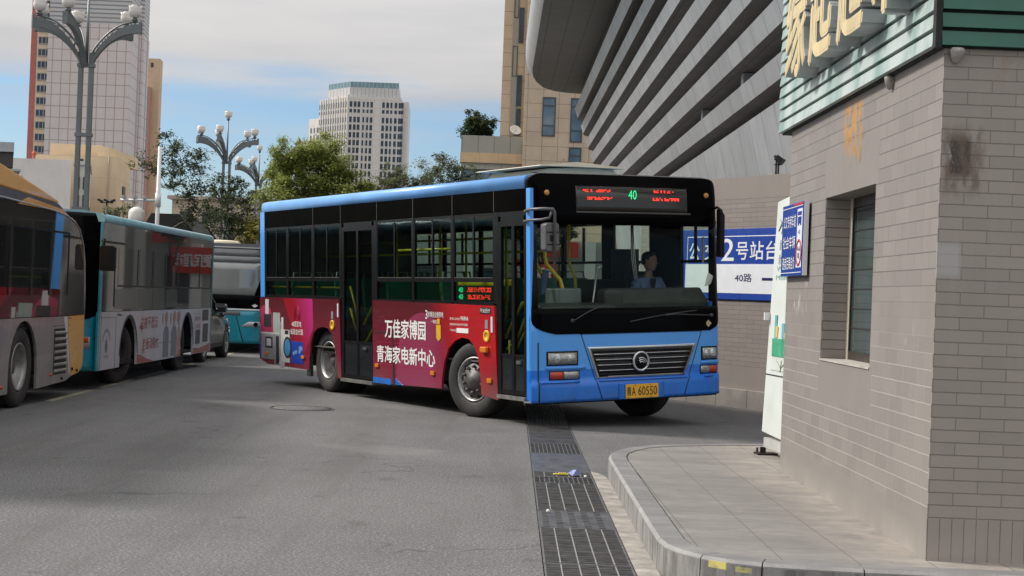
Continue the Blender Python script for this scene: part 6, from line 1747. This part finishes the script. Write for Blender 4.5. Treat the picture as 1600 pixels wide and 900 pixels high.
silver = mat('silver_paint', (.33, .315, .30), .32, .55, var=.12, scale=1.5, coat=.25, dirt=.3)
silver_w = mat('pale_silver_wrap', (.46, .46, .50), .35, .05, var=.06, scale=1.5, dirt=.18)
yellow = mat('bus_yellow', (.66, .315, .022), .30, 0, var=.10, scale=2, coat=.3, dirt=.06)
smoke = mat('smoked_glass', (.050, .047, .045), .02, 0, var=.25, scale=1.2)
smoke2 = mat('smoked_pane', (.020, .020, .020), .02, 0, var=.3, scale=.8)
for m_ in (smoke, smoke2):
    b_ = m_.node_tree.nodes['Principled BSDF']; b_.inputs['Specular IOR Level'].default_value = .9
def side_panel_poly(y0, y1, zt, zb, arches, r_=.52, zc=.44):
    """outline of a lower side panel with wheel arches cut out of the bottom edge"""
    pts = [(y0, zb), (y0, zt), (y1, zt), (y1, zb)]
    for c_ in sorted(arches, reverse=True):
        for k in range(13):
            a = math.pi * k / 12
            pts.append((c_ + r_ * math.cos(a), zb if k in (0, 12) else zc + r_ * 1.06 * math.sin(a)))
    return pts
# --- teal bus with the white side
tb = thing('parked_bus', 'parked teal fronted bus with a white advert side reading red brush lettering', 'bus', (-5.70, 21.45, 0), 0, 'buses parked in a row')
TW, TL = 2.42, 8.28
fs2, fp2 = make_front(TW, .22, .30, .42, .03, 2.05)
q = MB(); q.prism([(y if i else y, z) for i, (y, z) in enumerate(side_panel_poly(.26, TL, 1.085, .27, [1.92, 6.12]))], -.03, 0, 'x'); o = q.build('side_panel', silver_w, tb)
q = MB(); q.prism([(.30, 1.09), (.30, 2.34), (TL - .01, 2.34), (TL - .01, 1.09)], -.028, -.003, 'x'); q.build('glass_band', smoke, tb)
for y0, y1 in ((.36, .95), (1.15, 2.32), (2.42, 3.30), (3.38, 4.24), (4.32, 5.20), (5.28, 6.10), (6.18, 7.0), (7.06, 8.1)):
    z0 = 1.16 if y0 < 1 else 1.45
    q = MB(); q.prism([(y0, z0), (y0, 2.02), (y1, 2.02), (y1, z0)], -.002, .0, 'x'); w_ = q.build('window', smoke2, tb)
    q = MB()
    q.prism(rect(y1 - .03, y1 + .02, z0, 2.02), .0005, .004, 'x')
    if y0 > 1: q.prism(rect(y0, y1 - .03, 1.445, 1.47), .0005, .003, 'x')
    q.build('window_frame', black_t, w_)
for y0, y1 in ((1.0, 2.32), (2.42, 3.30), (3.38, 4.24), (4.32, 5.20)):
    q = MB(); q.prism(rect(y0, y1, 1.12, 1.42), -.0022, -.0005, 'x'); q.build('lower_glass', mat('lower_glass', (.075, .075, .066), .08), tb)
q = MB()
pr_ = [(0, 2.345), (0, 2.40), (-.02, 2.44), (-.07, 2.465), (-.3, 2.50), (-TW / 2, 2.515)]
pr_ = pr_ + [(-TW - x, z) for x, z in reversed(pr_[:-1])]
q.prism(pr_, .28, TL, 'y', 0, True); q.build('roof', teal_l, tb)
q = MB(); fp2(q, 0, TW, [.27, .35, .55, .75, .95, 1.1], 26); q.prism(rect(.14, .30, .27, 1.085), -.03, -.002, 'x'); q.prism(rect(.20, .30, 1.085, 2.34), -.03, -.004, 'x'); q.build('front_panel', teal, tb)
q = MB(); fp2(q, lambda z: max(.02, .55 * ((1.05 - z) / .25) ** 1.0 if z < 1.05 else .02), lambda z: TW - max(.03, .55 * ((1.05 - z) / .25) if z < 1.05 else .03), [.82, .9, 1.0, 1.05, 1.3, 1.7, 2.05, 2.25, 2.38, 2.46], 26, .012, .02); q.build('windscreen', black_p, tb)
q = MB(); fp2(q, .25, TW - .5, [2.18, 2.36], 12, .018, .01); q.build('header_panel', mat('header_grey', (.14, .14, .145), .3), tb)
for a, b_ in ((TW - .50, TW - .10), (.10, .50)):
    q = MB(); fp2(q, a, b_, [.58, .66, .74], 8, .010, .02); h_ = q.build('headlight', mat('headlight_shell', (.40, .41, .42), .2, .2), tb)
    q = MB(); fp2(q, a + .08, b_ - .12, [.61, .66, .71], 6, .016, .02); q.build('lens', black_p, h_)
    q = MB(); fp2(q, b_ - .10, b_ - .02, [.66, .70, .735], 4, .016, .02); q.build('indicator', red_l, h_)
q = MB(); q.tube([(-.05, .30, 2.06), (.06, .1, 2.10), (.10, -.1, 2.08), (.10, -.1, 1.98)], .02, 6); m2 = q.build('mirror', black_t, tb)
q = MB(); q.prism([(.06, 1.68), (.08, 1.66), (.25, 1.66), (.27, 1.68), (.27, 1.98), (.25, 2.01), (.08, 2.01), (.06, 1.98)], -.16, -.05, 'y'); q.build('mirror_head', black_t, m2, bevel=.01)
red_i = mat('wrap_red_ink', (.36, .075, .06), .5, var=.15)
q = MB()
letter(q, '总被不想忘', (.003, 2.62, .80), (0, 1, 0), (0, 0, 1), 1.18, .20, 0, .0, shear=.0); letter(q, '老板动脑忙', (.003, 2.78, .47), (0, 1, 0), (0, 0, 1), 1.15, .19, 0, .0)
letter(q, '特', (.003, 2.58, .76), (0, 1, 0), (0, 0, 1), .2, .12); letter(q, '车', (.003, 2.75, .41), (0, 1, 0), (0, 0, 1), .2, .09)
q.build('brush_lettering', red_i, tb)
q = MB()
for k, y in enumerate((4.12, 4.72, 5.24)):
    q.box((.0015, y, .88), (.003, y + .07, 1.03)); q.box((.0015, y + .02, .84), (.003, y + .05, .879))
for y in (4.42, 5.02, 5.40): 
    q.prism([(y + .11 * math.cos(a), .96 + .10 * math.sin(a)) for a in [2 * math.pi * k / 16 for k in range(16)]], .0015, .003, 'x')
    q.box((.0015, y - .05, .80), (.003, y + .05, .87))
q.build('printed_figures_faces', mat('wrap_skin', (.34, .17, .13), .5, var=.2, scale=9), tb)
q = MB()
for y in (4.22, 4.82): q.prism([(y, .30), (y, .70), (y + .08, .79), (y + .22, .82), (y + .36, .79), (y + .42, .70), (y + .42, .30)], .001, .0025, 'x')
q.build('printed_suits', mat('wrap_grey', (.16, .17, .19), .5, var=.15), tb)
q = MB(); q.prism([(5.30, .30), (5.26, .62), (5.34, .78), (5.48, .80), (5.55, .70), (5.56, .45), (5.50, .33)], .001, .0025, 'x'); q.build('printed_gown', mat('wrap_tan', (.38, .22, .16), .5, var=.2, scale=10), tb)
q = MB(); q.prism([(2.45, .275), (2.46, .42), (2.70, .40), (3.1, .33), (3.6, .275)], .0008, .002, 'x'); q.prism([(6.66, .275), (6.66, .38), (7.2, .36), (7.9, .40), (TL - .05, .44), (TL - .05, .275)], .0008, .002, 'x'); q.prism([(5.1, .275), (5.6, .40), (5.6, .275)], .0008, .002, 'x'); q.build('printed_hills', mat('wrap_rose', (.30, .10, .095), .5, var=.15), tb)
q = MB()
letter(q, '回民中学', (.003, 6.75, .86), (0, 1, 0), (0, 0, 1), .5, .09); letter(q, '小学部', (.003, 6.75, .72), (0, 1, 0), (0, 0, 1), .5, .09); q.build('small_lettering', red_i, tb)
q = MB(); letter(q, 'Niibus', (.003, 1.18, 1.02), (0, 1, 0), (0, 0, 1), .26, .04, 0, .01); q.build('maker_lettering', black_s, tb)
q = MB()
for a in range(-6, 7): 
    an = R(90 + a * 13); q.box((.001, .62 + .20 * math.cos(an) - .008, .66 + .17 * math.sin(an) - .03), (.0025, .62 + .20 * math.cos(an) + .008, .66 + .17 * math.sin(an) + .02))
q.prism([(.62 + .07 * math.cos(a), .60 + .10 * math.sin(a)) for a in [2 * math.pi * k / 12 for k in range(12)]], .001, .0025, 'x'); letter(q, '青海文旅', (.003, .50, .43), (0, 1, 0), (0, 0, 1), .26, .05); q.build('round_emblem', mat('wrap_grey', (.16, .17, .19), .5), tb)
q = MB()
for y0, y1, z0, z1 in ((7.42, 7.98, .86, 1.06), (7.50, 7.98, .46, .80), (6.85, 7.25, .44, .70)): q.box((.001, y0, z0), (.004, y1, z1))
q.build('vent_grille', mat('vent_dark', (.035, .036, .04), .5), tb)
q = MB(); q.box((-.004, TL - .09, .44), (.003, TL, 2.34)); q.build('rear_corner', mat('corner_teal', (.05, .16, .19), .35), tb)
q = MB()
for y0, y1, z0, z1 in ((.26, 1.13, 1.005, 1.01), (1.13, 1.135, .28, 1.0), (6.72, 7.30, .985, .99), (3.9, 5.0, .545, .55)): q.box((.0005, y0, z0), (.0025, y1, z1))
q.build('panel_seams', black_t, tb)
q = MB(); q.box((-TW, .3, .27), (-TW + .03, TL, 2.35)).box((-TW + .03, TL - .03, .3), (-.031, TL, 2.4)).box((-TW + .031, .6, .30), (-.05, TL - .04, .36)); q.box((-TW + .1, 3.0, .36), (-.4, 5.2, .6)); q.build('far_shell', under_m, tb)
q = MB(); q.box((-TW + .05, .32, 1.0), (-.05, TL - .05, 1.04)).box((-TW + .6, 2.6, .14), (-.30, 5.4, .299)); q.build('floor', under_m, tb)
for c_ in (1.92, 6.12):
    q = MB(); pts = [(c_ + .54 * math.cos(a), .40 + .58 * math.sin(a)) for a in [math.pi * k / 12 for k in range(13)]]; n = 13
    q.add([(-.029, p[0], p[1]) for p in pts] + [(-.45, p[0], p[1]) for p in pts], [(i, i + 1, n + i + 1, n + i) for i in range(n - 1)]); q.add([(-.45, p[0], p[1]) for p in pts], [tuple(range(n))]); q.build('wheel_arch', under_m, tb)
    q = MB(); pts = [(c_ + rr_ * math.cos(a), .44 + rr_ * 1.06 * math.sin(a)) for rr_ in (.52, .56) for a in [math.pi * k / 14 for k in range(15)]]
    q.add([(.004, p[0], p[1]) for p in pts], [(i, i + 1, 15 + i + 1, 15 + i) for i in range(14)]); q.build('arch_trim', black_t, tb)
wheel(tb, -.26, 1.92, .455, .455, .26, 1, R(-12), 'dark'); wheel(tb, -.26, 6.12, .455, .455, .26, 1, 0, 'dark'); wheel(tb, -TW + .2, 1.92, .455, .455, .26, -1, R(-16), 'dish'); wheel(tb, -TW + .2, 6.12, .455, .455, .26, -1, 0, 'dish')

# --- silver bus with the yellow roof fairing, seen from its rear quarter
sb = thing('parked_bus', 'silver parked bus with yellow roof fairing and yellow rear corner at the left edge', 'bus', (-5.70, 20.90, 0), 0, 'buses parked in a row')
SWd = 2.45
arc = [(-2.57 + .54 * math.cos(math.pi * k / 12), .42 + .60 * math.sin(math.pi * k / 12)) for k in range(13)]
low_ = [(-9.4, .20), (-9.4, 1.05), (-.76, 1.05), (-.72, .8), (-.62, .5), (-.55, .27), (-.80, .22), (-1.6, .20), (-2.03, .19)] + [(p[0], p[1]) for p in arc] + [(-3.11, .19)]
q = MB(); q.prism(low_, -.03, 0, 'x'); q.build('side_panel', silver, sb)
q = MB(); q.prism([(-.755, 1.05), (-.02, 1.06), (-.0, .75), (-.01, .42), (-.05, .36), (-.2, .30), (-.545, .27), (-.615, .5), (-.715, .8)], -.03, -.001, 'x'); q.build('rear_corner', yellow, sb)
q = MB(); q.prism([(-.98, 1.045), (-.80, 1.045), (-.76, .8), (-.66, .5), (-.60, .3), (-.66, .3), (-.76, .55), (-.86, .84)], .0005, .003, 'x'); q.build('swoosh', mat('swoosh_white', (.55, .54, .52), .35), sb)
gb_ = [(-9.4, 1.052), (-9.4, 2.42), (-3.5, 2.40), (-1.6, 2.36), (-1.0, 2.32), (-.62, 2.26), (-.38, 2.16), (-.20, 1.98), (-.10, 1.75), (-.05, 1.40), (-.03, 1.062)]
q = MB(); q.prism(gb_, -.028, -.002, 'x'); q.build('glass_band', smoke, sb)
q = MB(); q.tube([(.0, y, z + .012) for y, z in gb_[1:]], .011, 6); q.build('chrome_trim', mat('trim_silver', (.42, .42, .43), .3, .5), sb)
for y0, y1 in ((-5.6, -4.5), (-4.4, -3.22), (-3.10, -2.42), (-2.30, -1.66), (-1.52, -.86)):
    q = MB(); q.prism(rect(y0, y1, 1.32, 2.12), -.0015, .0, 'x'); w_ = q.build('window', smoke2, sb)
    q = MB(); q.prism(rect(y1 - .03, y1 + .015, 1.32, 2.12), .0005, .004, 'x'); q.prism(rect(y0, y1 - .03, 2.10, 2.125), .0005, .003, 'x'); q.build('window_frame', black_t, w_)
q = MB(); q.prism([(-3.0, 2.372), (-2.6, 2.468), (-1.15, 2.40), (-1.0, 2.335), (-1.6, 2.37)], -.01, .004, 'x'); q.build('roof_corner', yellow, sb)
fair = [(-9.4, 2.56), (-9.4, 2.98), (-6.0, 2.98), (-4.6, 2.90), (-3.55, 2.79), (-2.7, 2.69), (-1.9, 2.59), (-1.35, 2.515), (-1.22, 2.485), (-1.35, 2.470), (-2.4, 2.50), (-3.6, 2.54)]
q = MB(); q.prism(fair, -SWd + .04, -.03, 'x', 0, False); q.build('roof_fairing', yellow, sb, bevel=.02)
q = MB(); q.prism([(-9.4, 2.42), (-9.4, 2.555), (-3.6, 2.535), (-2.4, 2.495), (-1.36, 2.465), (-1.1, 2.40), (-.62, 2.275), (-1.0, 2.325), (-1.6, 2.365), (-3.5, 2.405)], -SWd + .02, -.012, 'x'); q.build('roof', mat('silver_dark_roof', (.10, .095, .095), .35, .4, dirt=.2), sb)
# rear face with a rounded corner
q = MB()
col_ = []
zz = [.34, .5, .8, 1.05, 1.5, 1.8, 2.0, 2.15, 2.25, 2.32]
def yr(z): return -.02 - (.0 if z < 1.4 else .9 * max(0, (z - 1.4)) ** 2.1) - (.05 * max(0, (.5 - z) / .16))
for z in zz:
    for k in range(9):
        a = math.pi / 2 * k / 8
        col_.append((-.20 + .20 * math.cos(a) - .0005, yr(z) + .22 * math.sin(a) - .02, z))
    col_.append((-SWd + .2, yr(z) + .20, z)); col_.append((-SWd, yr(z), z))
q.add(col_, [(i * 11 + k, i * 11 + k + 1, (i + 1) * 11 + k + 1, (i + 1) * 11 + k) for i in range(len(zz) - 1) for k in range(10)], 0, True)
q.build('rear_face', yellow, sb)
lv = MB(); lv.prism(rect(-1.36, -.80, .32, .90), -.02, .002, 'x'); lo_ = lv.build('louvre_panel', black_t, sb)
q = MB()
for k in range(7):
    z = .345 + k * .08; q.prism([(.003, z), (.020, z + .012), (.020, z + .032), (.003, z + .042)], -1.34, -.82, 'y')
q.build('louvre_slats', mat('slat_silver', (.34, .33, .32), .35, .5, var=.2), lo_)
for y, z in ((-.98, .26), (-1.45, .33), (-.52, .36), (-.30, .33), (-3.35, .28)):
    q = MB(Matrix.Translation((.001, y, z)) @ Matrix.Rotation(R(90), 4, 'Y')); q.lathe([(.022, 0), (.022, .010), (.012, .018), (.001, .02)], n=10); q.build('side_marker', red_l if y < -1 else black_t, sb)
q = MB(); pts = [(-2.57 + .56 * math.cos(a), .40 + .64 * math.sin(a)) for a in [math.pi * k / 12 for k in range(13)]]; n = 13
q.add([(-.029, p[0], p[1]) for p in pts] + [(-.5, p[0], p[1]) for p in pts], [(i, i + 1, n + i + 1, n + i) for i in range(n - 1)]); q.add([(-.5, p[0], p[1]) for p in pts], [tuple(range(n))]); q.build('wheel_arch', under_m, sb)
q = MB(); q.box((-SWd, -9.4, .2), (-SWd + .03, -.3, 2.42)).box((-SWd + .03, -9.4, .2), (-.031, -9.37, 2.42)); q.build('far_shell', silver, sb)
q = MB(); q.box((-SWd + .05, -9.3, .26), (-.5, -.3, .34)); q.box((-SWd + .05, -9.3, .9), (-.05, -.4, 1.0)); q.build('floor', under_m, sb)
q = MB(); q.box((-.001, -.98, 1.02), (.002, -.62, 1.03)); q.box((-.001, -1.40, .93), (.002, -.68, .936)); q.build('panel_seams', black_t, sb)
wheel(sb, -.17, -2.57, .475, .475, .27, 1, 0, 'dish'); wheel(sb, -SWd + .18, -2.57, .475, .475, .27, -1, 0, 'dish'); wheel(sb, -.17, -7.9, .475, .475, .27, 1, 0, 'hub'); wheel(sb, -SWd + .18, -7.9, .475, .475, .27, -1, 0, 'hub')

# --- far bus, head on
fb_ = thing('parked_bus', 'distant parked bus seen head on, grey windscreen above a teal nose marked CNG', 'bus', (-5.62, 35.7, 0), 0, 'buses parked in a row')
FW = 2.5
fs3, fp3 = make_front(FW, .16, .16, .25, .03, 2.1)
q = MB(); fp3(q, 0, FW, [.22, .3, .5, .7, .85, .97], 20); q.build('nose_panel', teal, fb_)
q = MB(); fp3(q, .02, FW - .02, [.972, .985, 1.01], 20, .006, .02); q.build('white_strip', mat('strip_pale', (.6, .62, .63), .3), fb_)
q = MB(); fp3(q, .01, FW - .01, [1.012, 1.1, 1.2, 1.32], 20, .004, .03); q.build('windscreen_apron', black_p, fb_)
gl_far = mat('sky_paled_screen', (.24, .25, .245), .05, 0, var=.15, scale=.8)  # pale grey base stands in for the sky mirrored in the glass
gl_far.node_tree.nodes['Principled BSDF'].inputs['Specular IOR Level'].default_value = 1.0
q = MB(); fp3(q, lambda z: .10 + max(0, .16 * (1.6 - z)), lambda z: FW - .12 - max(0, .30 * (1.75 - z)), [1.322, 1.5, 1.7, 1.9, 2.06], 20, .002, .02); q.build('windscreen', gl_far, fb_)
q = MB(); fp3(q, .0, FW, [1.321, 1.5, 1.7, 1.9, 2.06], 20, -.006, .02); q.build('pillar_mask', black_p, fb_)
q = MB(); fp3(q, .01, FW - .01, [2.062, 2.12, 2.2], 20, .006, .03); fp3(q, .04, FW - .04, [2.202, 2.30, 2.38, 2.42], 20, .004, .03); q.build('header', mat('header_grey_far', (.15, .155, .16), .2, .1), fb_)
q = MB(); fp3(q, .02, FW - .02, [2.375, 2.395], 20, .012, .03); q.build('header_line', black_t, fb_)
q = MB(); fp3(q, .3, FW - .55, [.86, .90, .955], 12, .008, .02); q.build('upper_grille', mat('mid_grey', (.12, .12, .125), .4), fb_)
for a, b_ in ((FW - .52, FW - .06), (.06, .52)):
    q = MB(); fp3(q, lambda z: a + (.16 * (z - .60) / .12 if a > 1 else 0), lambda z: b_ - (.16 * (z - .60) / .12 if a < 1 else 0), [.60, .66, .72], 8, .008, .02); h_ = q.build('headlight', mat('headlight_shell', (.40, .41, .42), .2, .2), fb_)
    q = MB(Matrix.Translation(((a + b_) / 2 + .1 * (1 if a > 1 else -1) - FW, fs3((a + b_) / 2, .66) - .012, .66)) @ Matrix.Rotation(R(90), 4, 'X')); q.lathe([(.05, 0), (.05, .006), (.03, .008), (.027, .003), (.001, .003)], n=18); q.build('lens', black_p, h_)
q = MB(); letter(q, 'CNG', (FW - 1.10 - FW, fs3(FW - .95, .5) - .02, .47), (1, 0, .0), (0, 0, 1), .34, .12, 0, .02); q.build('lettering', white_i, fb_)
q = MB(); fp3(q, lambda z: FW - .62 - .6 * (z - .25) * .5 + .15, lambda z: FW - .60 - .6 * (z - .25) * .5 + .15, [.25, .5, .84], 1, .003, .004); q.build('panel_seams', black_t, fb_)
q = MB(); q.add([(-.30, fs3(2.2, 1.09) - .012, 1.09), (-.23, fs3(2.27, 1.05) - .012, 1.05), (-.16, fs3(2.34, 1.09) - .012, 1.09), (-.23, fs3(2.27, 1.13) - .012, 1.13)], [(0, 1, 2, 3)]); q.build('gas_diamond', white_i, fb_)
q = MB(); q.box((-FW, .14, .25), (-FW + .03, 9, 2.42)).box((-.03, .14, .25), (0, 9, 2.42)).box((-FW + .031, 8.97, .3), (-.031, 9, 2.42)); q.prism([(-FW, 2.421), (-FW, 2.45), (-FW + .15, 2.5), (-.15, 2.5), (0, 2.45), (0, 2.421)], .22, 9, 'y'); q.build('shell', mat('header_grey_far', (.15, .155, .16)), fb_)
q = MB(); q.lathe([(.45, 2.50), (.45, 2.54), (.40, 2.575), (.30, 2.585), (.001, 2.59)], Matrix.Translation((-1.25, 1.0, 0)), n=24); q.build('roof_hatch', mat('hatch_cream', (.58, .54, .44), .5), fb_)
q = MB(); q.box((-FW + .05, .3, .3), (-.05, 8.9, .5)); q.build('floor', under_m, fb_)
q = MB(); q.tube([(-.05, .1, 2.2), (.1, -.15, 2.2), (.12, -.2, 2.05)], .02, 6); q.box((.02, -.25, 1.65), (.2, -.15, 2.04)); q.build('mirror', black_t, fb_)
for x, f_ in ((-.2, 1), (-FW + .2, -1)):
    wheel(fb_, x, 1.9, .46, .46, .26, f_, 0, 'dish'); wheel(fb_, x, 6.6, .46, .46, .26, f_, 0, 'dish')

# --- grey SUV between them
cp = mat('grey_car_paint', (.028, .027, .026), .22, .3, var=.08, scale=3, coat=.8)
suv = thing('parked_car', 'dark grey SUV parked between the teal bus and the bus marked CNG', 'car', (-6.02, 29.98, 0))
CW_ = 1.78
# body by cross sections along the length: (y, half-width scale, z sill, z belt, inset)
def section(y, zb, zm, zt, w0, w1):
    return [(w0 * .96, y, zb), (w0, y, zb + .12), (w0, y, zm * .75 + zb * .25), (w0 * .985, y, zm), (w1, y, zt)]
secs = [(0.0, .42, .80, .92, .70, .62), (.10, .32, .82, .98, .80, .74), (.5, .24, .82, .99, .86, .82), (1.2, .22, .82, .99, .88, .85), (2.2, .22, .81, .98, .89, .85), (2.9, .22, .80, .96, .89, .83), (3.3, .23, .78, .92, .88, .80), (3.75, .25, .72, .85, .83, .72), (3.93, .30, .64, .76, .72, .60), (3.98, .38, .58, .66, .60, .50)]
cc = CW_ / 2
q = MB()
rows = []
for s_ in secs:
    y, zb, zm, zt, w0, w1 = s_
    h_ = section(y, zb, zm, zt, w0 * cc / .89, w1 * cc / .89)
    rows.append([(x - cc, yy, z) for x, yy, z in h_] + [(-x - cc, yy, z) for x, yy, z in reversed(h_)])
n = len(rows[0])
q.add([p for r_ in rows for p in r_], [(i * n + k, i * n + (k + 1) % n, (i + 1) * n + (k + 1) % n, (i + 1) * n + k) for i in range(len(rows) - 1) for k in range(n)] + [tuple(range(n)), tuple(range((len(rows) - 1) * n, len(rows) * n))], 0, True)
body = q.build('body', cp, suv)
q = MB()
gr_ = [(.12, .97, .80, 1.0), (.30, 1.30, .66, 0), (.75, 1.40, .64, 0), (1.5, 1.42, .64, 0), (2.1, 1.37, .65, 0), (2.75, 1.0, .76, 0)]
A = []
for y, zt, wt_, _ in gr_:
    zb = .97
    A.append([(-cc + cc * .93, y if zt > 1.0 else y, zb), (-cc + wt_, y, zt), (-cc, y, zt + .02), (-cc - wt_, y, zt), (-cc - cc * .93, y, zb)])
q.add([p for r_ in A for p in r_], [(i * 5 + k, i * 5 + k + 1, (i + 1) * 5 + k + 1, (i + 1) * 5 + k) for i in range(5) for k in range(4)] , 0, True)
q.build('cabin', black_p, suv)
q = MB(); q.add([(-cc + w_ * s_, y, z) for y, z, w_ in ((.32, 1.315, .655), (.75, 1.412, .63), (1.5, 1.432, .63), (2.08, 1.382, .64)) for s_ in (1, .98, 0, -.98, -1)], [(i * 5 + k, i * 5 + k + 1, (i + 1) * 5 + k + 1, (i + 1) * 5 + k) for i in range(3) for k in range(4)], 0, True); q.build('roof', cp, suv)
for s_ in (1, -1):
    q = MB(); q.tube([(-cc + s_ * .60, .5, 1.44), (-cc + s_ * .58, .7, 1.475), (-cc + s_ * .58, 1.8, 1.475), (-cc + s_ * .60, 1.95, 1.43)], .016, 6); q.build('roof_rail', black_t, suv)
    q = MB(); q.tube([(-cc + s_ * .665, 2.10, 1.37), (-cc + s_ * .82, 2.74, .985)], .026, 6); q.tube([(-cc + s_ * .66, 1.35, 1.40), (-cc + s_ * .835, 1.30, .98)], .022, 6); q.tube([(-cc + s_ * .835, .35, .985), (-cc + s_ * .84, 2.72, .975)], .012, 6); q.build('window_pillars', cp, suv)
    q = MB(); q.prism([(2.28, .97), (2.30, 1.12), (2.36, 1.14), (2.44, 1.09), (2.44, .98)], (s_ * .84 - cc) if s_ > 0 else (s_ * 1.03 - cc), (s_ * 1.03 - cc) if s_ > 0 else (s_ * .84 - cc), 'x'); mm = q.build('door_mirror', cp, suv, bevel=.02)
    q = MB(); q.box((-cc + s_ * .90 - .10, 2.275, 1.07), (-cc + s_ * .90 + .10, 2.40, 1.143)); q.build('mirror_cap', chrome, mm)
    q = MB(); q.box((-cc + s_ * .885 - .012, 1.55, .83), (-cc + s_ * .885 + .012, 1.72, .855)); q.build('door_handle', chrome, suv)
    q = MB(); q.prism([(3.45, .72), (3.50, .82), (3.72, .78), (3.80, .68)], -cc + s_ * .80 - .05, -cc + s_ * .80 + .05, 'x'); q.build('headlight', lens_m, suv)
    for yy in (.80, 3.17):
        q = MB(); pts = [(yy + .37 * math.cos(a), .32 + .40 * math.sin(a)) for a in [math.pi * k / 10 for k in range(11)]]
        x0_ = -cc + s_ * .885
        q.add([(x0_, p[0], p[1]) for p in pts], [tuple(range(11))]); q.build('wheel_arch', under_m, suv)
        wheel(suv, -cc + s_ * .80, yy, .325, .325, .21, s_, 0, 'alloy', rr=.225)
    q = MB(); q.box((-cc + s_ * .89 - .006, 1.0, .26), (-cc + s_ * .89 + .006, 2.75, .34)); q.build('sill_trim', black_t, suv)
